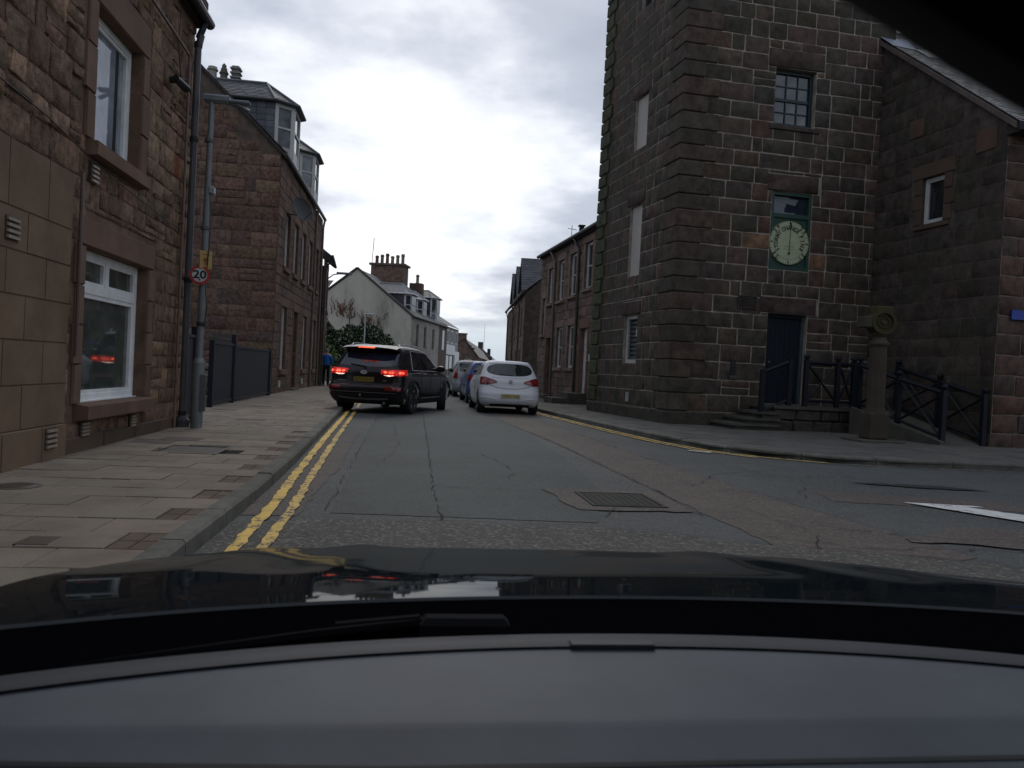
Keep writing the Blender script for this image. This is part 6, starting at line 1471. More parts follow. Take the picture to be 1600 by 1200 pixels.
# ---- black SUV
BLK = (0.008, 0.005, 0.0065)
def build_suv():
    root = thing('black_suv', 'black SUV with brake lights lit, swinging out beside the left kerb', 'car', (-1.10, 18.50, 0), R(-19))
    cs = CarShape([  # z, w, yr, yf, rr, rf, bow
        (.24, .84, .30, 4.55, .22, .45, .06), (.32, .90, .16, 4.70, .24, .5, .07), (.50, .935, .02, 4.78, .26, .55, .08), (.60, .94, .0, 4.78, .26, .55, .08),
        (.66, .942, .02, 4.77, .26, .55, .08), (.72, .94, .085, 4.75, .27, .55, .09), (.88, .935, .10, 4.66, .28, .55, .10), (.98, .925, .10, 4.35, .29, .6, .10),
        (1.05, .91, .13, 3.95, .30, .55, .10), (1.12, .885, .17, 3.62, .30, .45, .11), (1.30, .825, .31, 3.28, .30, .42, .12), (1.46, .77, .43, 2.98, .30, .42, .13),
        (1.56, .725, .50, 2.72, .30, .42, .14), (1.62, .68, .56, 2.45, .32, .42, .15), (1.655, .58, .75, 2.15, .32, .4, .15), (1.675, .38, 1.0, 1.9, .28, .3, .1)])
    mb = cs.body(zlist([k[0] for k in cs.k], 3)); mb.c = [BLK]*len(mb.v)
    b = mb.build('body', [M['carpaint'], M['plastic']], root, local=True, smooth=True)
    cut_arches(b, [(.9, 1.03), (-.9, 1.03), (.9, 3.82), (-.9, 3.82)], .43, .55)
    P_ = lambda nm, mt, fn, **k: one(nm, M[mt], root, fn, local=True, **k)
    PL = (.014, .014, .015)
    # lower cladding, arch lips
    def clad(mb):
        cs.patch(mb, -1.02, 1.02, .245, .47, .012, 30, 4, PL)
        for sd in (1, -1): cs.patch_y(mb, sd, 1.48, 3.37, .245, .43, .014, 16, 3, PL)
    P_('lower_cladding', 'plastic', clad, smooth=True)
    for sd in (1, -1):
        for yc in (1.03, 3.82):
            def lips(mb):
                pts = []
                for i in range(19):
                    a = math.pi*(-.06+1.12*i/18); y_ = yc+.455*math.cos(a); z = max(.26, .37+.455*math.sin(a)); pts.append(cs.at(sd*cs.s_of_y(y_, z), z, .006))
                mb.tube(pts, .032, 6, PL)
            P_('wheel_arch_trim', 'plastic', lips, smooth=True)
    P_('rear_skid_strip', 'galv', lambda mb: cs.patch(mb, -.62, .62, lambda u: .345+.03*abs(2*u-1)**3, lambda u: .375+.03*abs(2*u-1)**3, .022, 20, 1, (.16, .16, .17)), smooth=True)
    P_('sill_trim', 'galv', lambda mb: [cs.patch_y(mb, sd, 1.6, 3.3, .385, .405, .024, 12, 1, (.3, .31, .32)) for sd in (1, -1)], smooth=True)
    P_('tow_ball', 'metal', lambda mb: [mb.tube([(0, .25, .36), (0, -.06, .36), (0, -.10, .43)], .022, 8, (.05, .05, .05)), mb.lathe((0, -.10, .43), [(.01, 0), (.03, .02), (.01, .05)], 10, (.1, .1, .1))], smooth=True)
    # glass
    gt = (.010, .011, .018)
    P_('rear_window', 'carglass', lambda mb: cs.patch(mb, -.74, .74, lambda u: 1.125+.05*abs(2*u-1)**4, lambda u: 1.47-.02*abs(2*u-1)**2, .006, 24, 6, (.016, .018, .032), False), smooth=True)
    for sd in (1, -1):
        o = P_('side_glass', 'carglass', lambda mb: cs.patch_y(mb, sd, lambda v: .98+.20*v, lambda v: 3.38-.62*v, lambda u: 1.09-.015*u, lambda u: 1.53-.42*max(0, u-.62)**1.5, .006, 30, 6, gt), smooth=True)
        def tr_(mb):
            pts = [cs.at(sd*cs.s_of_y(.98+2.42*u, 1.075-.01*u), 1.075-.01*u, .009) for u in [i/16 for i in range(17)]]; mb.tube(pts, .011, 5, (.35, .36, .37))
            pts = [cs.at(sd*cs.s_of_y(.97+.2*v, 1.08+.46*v), 1.08+.46*v, .009) for v in [i/8 for i in range(9)]]; mb.tube(pts, .010, 5, (.35, .36, .37))
            pts = [cs.at(sd*cs.s_of_y(1.18+1.6*u, 1.545-.42*max(0, u-.6)**1.5), 1.545-.42*max(0, u-.6)**1.5, .009) for u in [i/14 for i in range(15)]]; mb.tube(pts, .010, 5, (.35, .36, .37))
        P_('window_trim', 'galv', tr_, smooth=True)
        P_('door_pillar', 'plastic', lambda mb: [cs.patch_y(mb, sd, lambda v: y0, lambda v: y0+.07, 1.08, lambda u: 1.53, .009, 3, 6, (.006, .006, .007)) for y0 in (1.66, 2.36)], smooth=True)
        P_('quarter_glass', 'carglass', lambda mb: cs.patch_y(mb, sd, lambda v: .62+.12*v, lambda v: .92+.2*v, lambda u: 1.12+.06*(1-u), lambda u: 1.44+.06*u, .006, 6, 4, gt), smooth=True)
        # door seams
        def seams(mb):
            for y0 in (1.62, 2.40, 3.32): mb.tube([cs.at(sd*cs.s_of_y(y0-.03*math.sin(j), z), z, .001) for j, z in enumerate([.45, .6, .75, .9, 1.05])], .005, 4, (.002, .002, .002))
        P_('door_seam', 'plastic', seams)
        for y0 in (1.75, 2.62): P_('door_handle', 'galv', lambda mb: mb.tube([cs.at(sd*cs.s_of_y(y0, .985), .985, .012), cs.at(sd*cs.s_of_y(y0+.05, .99), .99, .035), cs.at(sd*cs.s_of_y(y0+.19, .99), .99, .035), cs.at(sd*cs.s_of_y(y0+.23, .985), .985, .012)], .014, 6, (.3, .3, .31)), smooth=True)
        def mir(mb):
            c = cs.at(sd*cs.s_of_y(3.12, 1.1), 1.1, .12); mb.lathe(c+Vector((0, -.05, 0)), [(.02, -.07), (.085, -.06), (.105, 0), (.085, .08), (.02, .12)], 14, BLK, 'y', 1.2, .85); mb.tube([cs.at(sd*cs.s_of_y(3.14, 1.08), 1.08, 0), c], .025, 6, BLK)
        P_('door_mirror', 'carpaint', mir, smooth=True)
        # roof rail
        P_('roof_rail', 'galv', lambda mb: mb.tube([(sd*.60, .72, 1.64), (sd*.60, .82, 1.69), (sd*.61, 1.4, 1.705), (sd*.60, 2.1, 1.69), (sd*.59, 2.45, 1.64)], .016, 6, (.55, .56, .58)), smooth=True)
        # tail lamps
        lamp = P_('tail_lamp', 'brakeglow', lambda mb: cs.patch(mb, sd*.42, sd*1.17, lambda u: .965-.035*min(1, u*3)+.05*max(0, u-.6), lambda u: 1.055+.02*u, .018, 18, 4, (.10, .004, .004)), smooth=True)
        one('brake_light', M['brake'], lamp, lambda mb: [cs.patch(mb, sd*a, sd*b_, lambda u: .998-h_*math.sqrt(max(.02, 1-(2*u-1)**2)), lambda u: .998+h_*math.sqrt(max(.02, 1-(2*u-1)**2)), .026, 10, 3) for a, b_, h_ in ((.49, .57, .020), (.60, .73, .026), (.83, 1.0, .022))], local=True, smooth=True)
        one('reversing_light', M['reverse'], lamp, lambda mb: cs.patch(mb, sd*.50, sd*.73, lambda u: .912+.02*abs(2*u-1)**2, lambda u: .940, .022, 8, 2), local=True, smooth=True)
        P_('bumper_reflector', 'redlens', lambda mb: cs.patch(mb, sd*.56, sd*.96, lambda u: .585-.02*u, lambda u: .655, .014, 8, 2, (.16, .008, .010)), smooth=True)
    P_('rear_pillar_gloss', 'carpaint', lambda mb: [cs.patch(mb, sd*.76, sd*.86, 1.16, 1.44, .012, 3, 4, (.004, .004, .005), False) for sd in (1, -1)], smooth=True)
    # tailgate seams and bumper line
    def tg(mb):
        mb.tube([cs.at(-.80+1.6*i/20, .70-.03*0, .002) for i in range(21)], .006, 4, (.001, .001, .001))
        for sd in (1, -1): mb.tube([cs.at(sd*(.80+.06*j), .70+.07*j, .002) for j in range(4)], .005, 4, (.001, .001, .001))
    P_('tailgate_seam', 'plastic', tg)
    P_('bumper_edge', 'galv', lambda mb: mb.tube([cs.at(-.86+1.72*i/24, .515, .006) for i in range(25)], .006, 4, (.10, .10, .11)), smooth=True)
    def spoil(mb):
        vs = []; n = 13
        for i in range(n):
            u = -1+2*i/(n-1); x = u*.70; e = .05*u*u
            vs += [(x, .22+e+.10*u*u, 1.565-.03*abs(u)**3), (x, .20+e+.10*u*u, 1.60-.04*abs(u)**3), (x, .62, 1.668-.05*abs(u)**2.5), (x, .62, 1.52)]
        fs = [(i*4+j, i*4+(j+1) % 4, (i+1)*4+(j+1) % 4, (i+1)*4+j) for i in range(n-1) for j in range(4)]+[(0, 1, 2, 3), tuple((n-1)*4+j for j in (3, 2, 1, 0))]
        mb.add(vs, fs, BLK)
    P_('roof_spoiler', 'carpaint', spoil, smooth=True, fix=True)
    P_('high_brake_light', 'brake', lambda mb: mb.box(-.22, .20, .188, .23, 1.572, 1.603), label='lit high-level brake light')
    P_('aerial_fin', 'carpaint', lambda mb: mb.hexa([(-.03, .95, 1.66), (.03, .95, 1.66), (.02, 1.15, 1.66), (-.02, 1.15, 1.66), (-.006, .93, 1.73), (.006, .93, 1.73), (.006, .99, 1.72), (-.006, .99, 1.72)], (.02, .02, .02)))
    P_('wiper', 'plastic', lambda mb: [mb.tube([cs.at(.0, 1.12, .02), cs.at(-.38, 1.16, .022)], .012, 5, (.008, .008, .008)), mb.lathe(cs.at(0, 1.11, .0)-Vector((0, .02, 0)), [(.03, -.02), (.03, .02)], 8, (.01, .01, .01), 'y')])
    p = plate(root, cs, .82, .52, .115, (.17, .115, .02))
    def blur(mb):
        for i in range(7): x = -.2+i*.06+(.03 if i > 3 else 0); mb.add([(x, p.y-.0135, .785), (x+.042, p.y-.0135, .785), (x+.042, p.y-.0135, .855), (x, p.y-.0135, .855)], [(0, 1, 2, 3)], (.12, .08, .015))
    P_('plate_smudge', 'paint', blur)
    # badge and lettering
    bp = cs.at(0, .985, .012); bn = Vector((0, -1, .18))
    def oval(mb):
        m = face_mtx(bp, bn); n = 28; vs = []
        for rx, rz_, h in ((.082, .042, 0), (.082, .042, .006), (.070, .031, .006), (.070, .031, 0)):
            for j in range(n): a = 2*math.pi*j/n; vs.append(m @ Vector((rx*math.cos(a), rz_*math.sin(a), h)))
        mb.add(vs, [(i*n+j, i*n+(j+1) % n, (i+1)*n+(j+1) % n, (i+1)*n+j) for i in range(3) for j in range(n)], (.6, .61, .62))
    bd = P_('badge', 'galv', oval, smooth=True)
    o = text_mesh('KIA', .05, M['galv'], 'lettering', (.6, .61, .62), .003, None, face_mtx(bp+bn.normalized()*.003, bn), bold=.001, sx=1.25); o.parent = bd
    q = cs.at(-.57, .775, .006); o = text_mesh('SORENTO', .045, M['galv'], 'lettering', (.34, .34, .35), .002, None, face_mtx(q, Vector((-.12, -1, .08))), sx=1.2); o.parent = root
    q = cs.at(.52, .80, .006); o = text_mesh('AWD', .03, M['galv'], 'lettering', (.34, .34, .35), .002, None, face_mtx(q, Vector((.12, -1, .08))), sx=1.2); o.parent = root
    for (x, y_, s_) in ((.83, 1.03, 1), (-.83, 1.03, -1)): wheel(root, x, y_, .365, .24, s_)
    for (x, y_, s_) in ((.83, 3.82, 1), (-.83, 3.82, -1)): wheel(root, x, y_, .365, .24, s_, R(17))
    P_('underside', 'plastic', lambda mb: [mb.box(-.6, .6, .5, 4.2, .22, .4, (.01, .01, .01)), mb.tube([(.5, .16, .27), (.5, .6, .29)], .035, 8, (.12, .12, .12)), mb.tube([(-.75, 1.03, .36), (.75, 1.03, .36)], .05, 8, (.02, .02, .02))])
    return root
build_suv()

# ---- white hatchback
def hatch_keys(L=4.02, hw=.84, H=1.48):
    return [(.20, hw*.90, .22, L-.25, .20, .45, .08), (.28, hw*.955, .07, L-.10, .24, .5, .09), (.42, hw*.995, .0, L-.01, .28, .55, .10), (.55, hw, .0, L, .30, .55, .11),
            (.64, hw, .04, L-.02, .30, .55, .11), (.78, hw*.995, .085, L-.12, .31, .55, .12), (.88, hw*.985, .10, L-.45, .33, .55, .13), (.96, hw*.965, .135, L-.85, .34, .5, .14),
            (1.02, hw*.945, .17, L-1.12, .34, .42, .15), (1.15, hw*.885, .27, L-1.40, .33, .4, .16), (1.28, hw*.82, .37, L-1.72, .31, .4, .16), (H-.10, hw*.755, .44, L-1.98, .30, .4, .17),
            (H-.05, hw*.70, .50, L-2.15, .30, .4, .18), (H-.02, hw*.6, .66, L-2.4, .3, .38, .16), (H, hw*.4, .9, L-2.7, .22, .3, .1)]
def build_hatch(name, label, loc, rz, paint, detail=True, tall=False):
    root = thing(name, label, 'car', (*loc, 0), rz)
    cs = CarShape(hatch_keys() if not tall else hatch_keys(4.1, .87, 1.56))
    top = cs.k[-1][0]
    mb = cs.body(zlist([k[0] for k in cs.k], 3)); mb.c = [paint]*len(mb.v)
    b = mb.build('body', [M['carpaint'], M['plastic']], root, local=True, smooth=True)
    cut_arches(b, [(.8, .66), (-.8, .66), (.8, 3.17), (-.8, 3.17)], .355, .5)
    P_ = lambda nm, mt, fn, **k: one(nm, M[mt], root, fn, local=True, **k)
    gt = (.012, .014, .014)
    if not tall:
        zc = 1.205
        P_('rear_window', 'carglass', lambda mb: cs.patch(mb, -.665, .665, lambda u: zc-.155*(1-abs(2*u-1)**3.2)**.5, lambda u: zc+.155*(1-abs(2*u-1)**4.5)**.55+.012*(1-abs(2*u-1)**2), .006, 40, 8, (.022, .028, .027), False), smooth=True)
        P_('seat_glimpse', 'plastic', lambda mb: [cs.patch(mb, .30, .50, 1.07, 1.33, .0075, 4, 3, (.20, .22, .20), False), cs.patch(mb, -.5, -.2, 1.10, 1.30, .0075, 4, 3, (.045, .055, .053), False)][:1] if False else mb.box(-.3, .3, 1.2, 1.3, .5, .9, (.02, .02, .02)))
    else:
        P_('rear_window', 'carglass', lambda mb: cs.patch(mb, -.62, .62, 1.08, top-.14, .006, 20, 6, (.02, .025, .027), False), smooth=True)
    for sd in (1, -1):
        P_('side_glass', 'carglass', lambda mb: cs.patch_y(mb, sd, lambda v: .66+.22*v, lambda v: 2.93-.60*v, lambda u: 1.06-.05*u, lambda u: top-.15-.02*u-.14*max(0, u-.7), .006, 24, 5, gt), smooth=True)
        P_('door_pillar', 'plastic', lambda mb: cs.patch_y(mb, sd, 1.55, 1.63, 1.04, top-.15, .008, 3, 5, (.01, .01, .01)), smooth=True)
        def seams(mb):
            for y0 in (1.52, 2.72): mb.tube([cs.at(sd*cs.s_of_y(y0, z), z, .001) for z in (.34, .5, .7, .9, 1.04)], .005, 4, (.03, .03, .03))
            mb.tube([cs.at(sd*cs.s_of_y(1.2+1.5*i/8, .34), .34, .001) for i in range(9)], .005, 4, (.03, .03, .03))
        P_('door_seam', 'plastic', seams)
        P_('door_handle', 'carpaint', lambda mb: mb.tube([cs.at(sd*cs.s_of_y(1.68, .9), .9, .01), cs.at(sd*cs.s_of_y(1.74, .905), .905, .03), cs.at(sd*cs.s_of_y(1.86, .905), .905, .03), cs.at(sd*cs.s_of_y(1.9, .9), .9, .01)], .014, 6, paint), smooth=True)
        def mir(mb): c = cs.at(sd*cs.s_of_y(2.62, 1.04), 1.04, .11); mb.lathe(c, [(.02, -.06), (.075, -.05), (.09, 0), (.07, .07), (.02, .1)], 12, (.02, .02, .02), 'y', 1.15, .8); mb.tube([cs.at(sd*cs.s_of_y(2.64, 1.0), 1.0, 0), c], .02, 6, (.02, .02, .02))
        P_('door_mirror', 'plastic', mir, smooth=True)
        if not tall:
            lo = lambda u: .855-.075*min(1, u*2.0)**1.2+.02*u
            hi = lambda u: .89+.115*min(1, u*1.6)**.8-.01*u
            lamp = P_('tail_lamp', 'redlens', lambda mb: cs.patch(mb, sd*.37, sd*.90, lo, hi, .016, 18, 4, (.17, .010, .014)), smooth=True)
            one('inner_lens', M['redlens'], lamp, lambda mb: cs.patch(mb, sd*.46, sd*.58, .845, .885, .021, 5, 2, (.36, .10, .10)), smooth=True, local=True)
            one('inner_lens', M['redlens'], lamp, lambda mb: cs.patch(mb, sd*.62, sd*.80, .845, .93, .021, 5, 2, (.26, .015, .018)), smooth=True, local=True)
        else:
            P_('tail_lamp', 'redlens', lambda mb: cs.patch(mb, sd*.70, sd*.98, .78, lambda u: 1.28-.1*u, .014, 6, 8, (.22, .012, .014)), smooth=True)
        P_('bumper_crease', 'carpaint', lambda mb: mb.tube([cs.at(sd*(.36+.5*i/8), .40+.05*math.sin(i/8*1.6), .004) for i in range(9)], .012, 5, paint), smooth=True)
    PL = (.02, .02, .021)
    P_('lower_bumper', 'plastic', lambda mb: cs.patch(mb, -.55, .55, .205, lambda u: .275+.012*(1-abs(2*u-1)**2), .008, 20, 2, PL), smooth=True)
    def seam(mb):
        pts = [cs.at(-.60+1.2*i/24, .70+.11*abs(-1+2*i/24)**2.6, .003) for i in range(25)]; mb.tube(pts, .006, 4, (.05, .05, .055))
    P_('tailgate_seam', 'plastic', seam)
    P_('tailgate_crease', 'carpaint', lambda mb: mb.tube([cs.at(-.52+1.04*i/20, 1.0+.012*abs(-1+.1*i)**2, .002) for i in range(21)], .009, 5, paint), smooth=True)
    P_('high_brake_lamp', 'plastic', lambda mb: cs.patch(mb, -.10, .16, top-.095, top-.06, .012, 4, 1, (.012, .01, .01)))
    P_('roof_spoiler', 'carpaint', lambda mb: cs.patch(mb, -.60, .60, top-.105, top-.045, .018, 20, 2, paint), smooth=True)
    P_('aerial', 'plastic', lambda mb: mb.tube([(0, 1.0, top-.01), (0, .85, top+.12)], .007, 5, (.02, .02, .02)))
    P_('wiper', 'plastic', lambda mb: mb.tube([cs.at(.06, 1.055, .012), cs.at(-.30, 1.075, .014)], .011, 5, (.01, .01, .01)))
    p = plate(root, cs, .50, .52, .112, (.40, .34, .17))
    if detail:
        def smd(mb):
            for i in range(7): x = -.2+i*.06+(.03 if i > 3 else 0); mb.add([(x, p.y-.0135, .465), (x+.045, p.y-.0135, .465), (x+.045, p.y-.0135, .535), (x, p.y-.0135, .535)], [(0, 1, 2, 3)], (.28, .23, .10))
        P_('plate_smudge', 'paint', smd)
        bp = cs.at(0, .885, .008); bn = Vector((0, -1, .15))
        bd = P_('badge', 'galv', lambda mb: [disc(mb, bp, bn, .045, .060, 0, .01, (.5, .51, .52), 24), disc(mb, bp, bn, 0, .045, 0, .004, (.02, .02, .025), 20)], smooth=True)
        def grif(mb):
            m = face_mtx(bp+bn.normalized()*.006, bn)
            for pts in ([(-.035, .02), (.0, .03), (.03, .012), (.012, .008), (.02, -.03), (-.004, -.012), (-.03, -.02), (-.012, .002)],): mb.add([m @ Vector((a, c, .001)) for a, c in pts], [tuple(range(len(pts)))], (.6, .6, .62))
        one('emblem', M['galv'], bd, grif, local=True)
    for (x, y_, s_) in ((.74, .66, 1), (-.74, .66, -1), (.74, 3.17, 1), (-.74, 3.17, -1)): wheel(root, x, y_, .31, .195, s_)
    P_('underside', 'plastic', lambda mb: [mb.box(-.5, .5, .5, 3.6, .19, .34, (.01, .01, .01)), mb.tube([(-.66, .66, .3), (.66, .66, .3)], .05, 8, (.02, .02, .02))])
    return root
build_hatch('white_hatchback', 'small white hatchback parked by the right kerb, rear towards us', (2.76, 20.75), R(0.5), (.62, .63, .66))
build_hatch('blue_hatchback', 'blue hatchback parked directly in front of the white one', (2.86, 26.4), R(1), (.018, .05, .20), True)
build_hatch('silver_car', 'silver car with tall red tail lamps, third in the row of parked cars', (2.72, 32.2), R(1), (.30, .31, .33), True, tall=True)

# ================================================================== PERSON
def build_person():
    px, pyy = -3.80, 36.2
    root = thing('person', 'person in a blue jacket and dark trousers walking away on the left pavement', 'person', (px, pyy, PZ), R(6))
    def skin(name, verts, edges, rad, mat, t, rootv=0, sub=1):
        me = bpy.data.meshes.new(name); me.from_pydata(verts, edges, []); o = bpy.data.objects.new(name, me); col.objects.link(o)
        md = o.modifiers.new('s', 'SKIN'); sv = me.skin_vertices[0] if me.skin_vertices else me.attributes
        if not me.skin_vertices:
            bpy.context.view_layer.objects.active = o
        for i, r_ in enumerate(rad): me.skin_vertices[0].data[i].radius = (r_, r_*(.8 if r_ > .09 else 1))
        me.skin_vertices[0].data[rootv].use_root = True
        s2 = o.modifiers.new('u', 'SUBSURF'); s2.levels = sub; s2.render_levels = sub
        bpy.context.view_layer.update(); dg = bpy.context.evaluated_depsgraph_get(); nm = bpy.data.meshes.new_from_object(o.evaluated_get(dg)); bpy.data.objects.remove(o)
        a = nm.color_attributes.new('tint', 'FLOAT_COLOR', 'POINT'); a.data.foreach_set('color', [v for _ in nm.vertices for v in (*t, 1.0)]); nm.materials.clear(); nm.materials.append(mat); nm.shade_smooth()
        q = bpy.data.objects.new(name, nm); col.objects.link(q); q.parent = root; return q
    # skeleton: pelvis, spine, neck, head, arms, legs in mid stride (forward is +y)
    V = [(0, 0, .92), (0, 0, 1.10), (0, 0, 1.30), (0, 0, 1.42), (0, .01, 1.50), (0, .02, 1.57), (0, .03, 1.64),
         (-.17, 0, 1.39), (-.23, -.02, 1.14), (-.22, .06, .92), (.17, 0, 1.39), (.23, .02, 1.14), (.21, .14, .93),
         (-.09, 0, .88), (-.10, .12, .50), (-.10, .10, .10), (.09, 0, .88), (.10, .02, .50), (.10, -.16, .12)]
    Ed = [(0, 1), (1, 2), (2, 3), (3, 4), (4, 5), (5, 6), (3, 7), (7, 8), (8, 9), (3, 10), (10, 11), (11, 12), (0, 13), (13, 14), (14, 15), (0, 16), (16, 17), (17, 18)]
    rad = [.13, .13, .15, .12, .05, .085, .075, .065, .045, .03, .065, .045, .03, .085, .058, .04, .085, .058, .04]
    body = skin('body', V, Ed, rad, M['skin'], (.42, .25, .18))
    jv = [(0, 0, .86), (0, 0, 1.10), (0, 0, 1.30), (0, 0, 1.43), (-.18, 0, 1.40), (-.235, -.02, 1.14), (-.225, .05, .96), (.18, 0, 1.40), (.235, .02, 1.14), (.215, .12, .97)]
    skin('jacket', jv, [(0, 1), (1, 2), (2, 3), (3, 4), (4, 5), (5, 6), (3, 7), (7, 8), (8, 9)], [.175, .165, .175, .12, .085, .07, .055, .085, .07, .055], M['cloth'], (.022, .13, .42))
    skin('trousers', [V[0], V[13], V[14], (-.10, .10, .05), V[16], V[17], (.10, -.17, .06)], [(0, 1), (1, 2), (2, 3), (0, 4), (4, 5), (5, 6)], [.155, .105, .08, .065, .105, .08, .065], M['cloth'], (.010, .011, .015))
    one('hair', M['cloth'], root, lambda mb: mb.lathe((0, .015, 1.60), [(.07, -.07), (.096, -.02), (.10, .04), (.085, .09), (.05, .12), (.005, .13)], 14, (.22, .20, .18)), smooth=True, local=True)
    def face(mb):
        for sx in (-1, 1):
            mb.lathe((sx*.032, .118, 1.625), [(.002, -.006), (.012, 0), (.002, .006)], 8, (.03, .02, .02), 'y'); mb.lathe((sx*.092, .02, 1.61), [(.005, -.02), (.028, 0), (.005, .02)], 8, (.40, .23, .17), 'x')
        mb.hexa([(-.012, .115, 1.585), (.012, .115, 1.585), (.012, .14, 1.585), (-.012, .14, 1.585), (-.007, .115, 1.63), (.007, .115, 1.63), (.007, .122, 1.63), (-.007, .122, 1.63)], (.42, .25, .18))
        mb.box(-.025, .025, .112, .121, 1.553, 1.562, (.25, .10, .09))
    one('face', M['skin'], root, face, smooth=True, local=True)
    for sx, (hx, hy, hz) in ((-1, V[9]), (1, V[12])):
        def hand_(mb):
            mb.tube([(hx, hy, hz+.01), (hx, hy+.01, hz-.04), (hx, hy+.015, hz-.09)], .03, 8, (.42, .25, .18), r2=.036)
            for k in range(4):
                y0 = hy-.025+k*.022; L = (.055, .07, .065, .05)[k]; mb.tube([(hx, y0, hz-.08), (hx-sx*.006, y0+.006, hz-.09-L*.5), (hx-sx*.02, y0+.01, hz-.09-L)], .009, 6, (.42, .25, .18), r2=.007)
            mb.tube([(hx, hy+.03, hz-.03), (hx-sx*.01, hy+.06, hz-.06), (hx-sx*.012, hy+.065, hz-.095)], .011, 6, (.42, .25, .18), r2=.008)
        one('hand', M['skin'], root, hand_, smooth=True, local=True)
    for (fx, fy, fz, rot) in ((-.10, .10, 0, 0), (.10, -.17, .015, 1)):
        one('shoe', M['plastic'], root, lambda mb: mb.bbox(fx-.045, fx+.045, fy-.08, fy+.19, fz, fz+.09, .025, (.015, .015, .015)), local=True)
build_person()

# ================================================================== HOUSES ADDED BEHIND US (unseen, to darken reflections in paint and glass)
def back_house(label, x0, x1, y0, y1, h, c):
    o = thing('unseen_house', label, 'house', ((x0+x1)/2, (y0+y1)/2, 0))
    one('wall', M['ashlar'], o, lambda mb: mb.box(x0, x1, y0, y1, 0, h, c))
    one('roof', M['slate'], o, lambda mb: mb.add([(x0-.2, y0-.2, h), (x1+.2, y0-.2, h), (x1+.2, y1+.2, h), (x0-.2, y1+.2, h), ((x0+x1)/2, y0-.2, h+3), ((x0+x1)/2, y1+.2, h+3)], [(0, 3, 5, 4), (1, 4, 5, 2), (0, 4, 1), (3, 2, 5)], (.05, .05, .055)))
    for side in (0, 1):
        X = x0-.03 if side else x1+.03
        for k in range(int((y1-y0)/4)):
            for z in (1.0, 4.0):
                y_ = y0+1.5+k*4; one('window', M['glass'], o, lambda mb: mb.box(X-.02, X+.02, y_, y_+1.0, z, z+1.6, (.05, .05, .055)))
back_house('unseen house added behind our car, on the right across the junction', 6.2, 14, -22, -1.5, 6.8, (.12, .08, .06))
back_house('unseen house added behind our car, on the left beyond the near house', -12, -3.5, -30, -5, 6.8, (.12, .08, .06))
back_house('unseen house added far behind our car, closing the street', -12, 16, -62, -50, 7.5, (.12, .085, .065))

# ================================================================== OUR OWN CAR (bonnet, cowl, dashboard, mirror, roof)
oc = thing('own_car', 'dark car we look out of, with glossy bonnet, grey dashboard and wiper', 'car', (0.35, 0.9, 0))
XC = 0.37
def bz(x, y_):
    base = pchip([.8, 1.0, 1.15, 1.5, 1.85, 2.2, 2.35, 2.45], [.852, .852, .842, .79, .728, .655, .59, .40], y_)
    d = abs(x-XC)/.95
    z = base-(.006+.034*max(0, min(1, (y_-1.1)/1.1)))*d**3
    q = max(0, min(1, (y_-1.1)/.6)); q = q*q*(3-2*q)
    for c, a, w in ((.50, .009, .07), (.76, .007, .10)): z += q*a*math.exp(-((d-c)/w)**2)
    return z
def bonnet(mb):
    nx, ny = 64, 44; vs = []
    for j in range(ny+1):
        for i in range(nx+1):
            x = XC-.95+1.9*i/nx; d = (x-XC)/.95
            yr = 1.10-.20*abs(d)**1.9; y_ = yr+(2.45-yr-.22*abs(d)**3)*j/ny; vs.append((x, y_, bz(x, y_)-(.3*max(0, abs(d)-.985)/.015)*(1 if abs(d) > .985 else 0)))
    mb.add(vs, [(j*(nx+1)+i, j*(nx+1)+i+1, (j+1)*(nx+1)+i+1, (j+1)*(nx+1)+i) for j in range(ny) for i in range(nx)], (.006, .009, .011))
M['bonnet'] = tint_mat('glossy_dark_bonnet_paint', 0.5, 0.97, 1.03, 2, 20, 0.0, 0.001, spec=0.0, coat=0.55); 
bn_ = one('bonnet', M['bonnet'], oc, bonnet, smooth=True, angle=60)
def sides(mb):
    for s_ in (-1, 1):
        x = XC+s_*.95; mb.box(min(x, x-s_*.03), max(x, x-s_*.03), -2.5, 2.2, .25, .62, (.004, .008, .016))
    mb.box(XC-.9, XC+.9, 2.36, 2.42, .2, .42, (.004, .008, .016))
one('body_side', M['carpaint'], oc, sides)
def cowl(mb):
    nx = 40; vs = []; prof = [(.0, .0), (-.02, -.025), (-.05, -.06), (-.16, -.065), (-.28, -.11)]
    for i in range(nx+1):
        x = XC-.95+1.9*i/nx; d = abs((x-XC)/.95); y_ = 1.10-.20*d**1.9; z = bz(x, y_)
        for k, (a, b_) in enumerate(prof): vs.append((x, y_+a, z+b_+(.001 if k else 0)))
    m = len(prof); mb.add(vs, [(i*m+j, (i+1)*m+j, (i+1)*m+j+1, i*m+j+1) for i in range(nx) for j in range(m-1)], (.002, .002, .003))
one('cowl', M['black'], oc, cowl, smooth=True)
def bedge(mb): mb.tube([(XC-.95+1.9*i/40, 1.10-.20*abs(-1+i/20)**1.9, bz(XC-.95+1.9*i/40, 1.10-.20*abs(-1+i/20)**1.9)-.003) for i in range(41)], .004, 5, (.02, .025, .03))
one('bonnet_edge', M['carpaint'], bn_, bedge, smooth=True)
def wip(mb):
    mb.tube([(-.38, .94, .80), (-.1, 1.0, .822), (.035, 1.03, .828)], .007, 6, (.004, .004, .005)); mb.tube([(-.08, 1.02, .822), (.03, 1.035, .828)], .010, 6, (.006, .006, .007))
one('wiper', M['black'], oc, wip)
one('wiper_arm', M['black'], oc, lambda mb: mb.bbox(.03, .15, 1.01, 1.045, .785, .838, .008, (.010, .010, .012)))
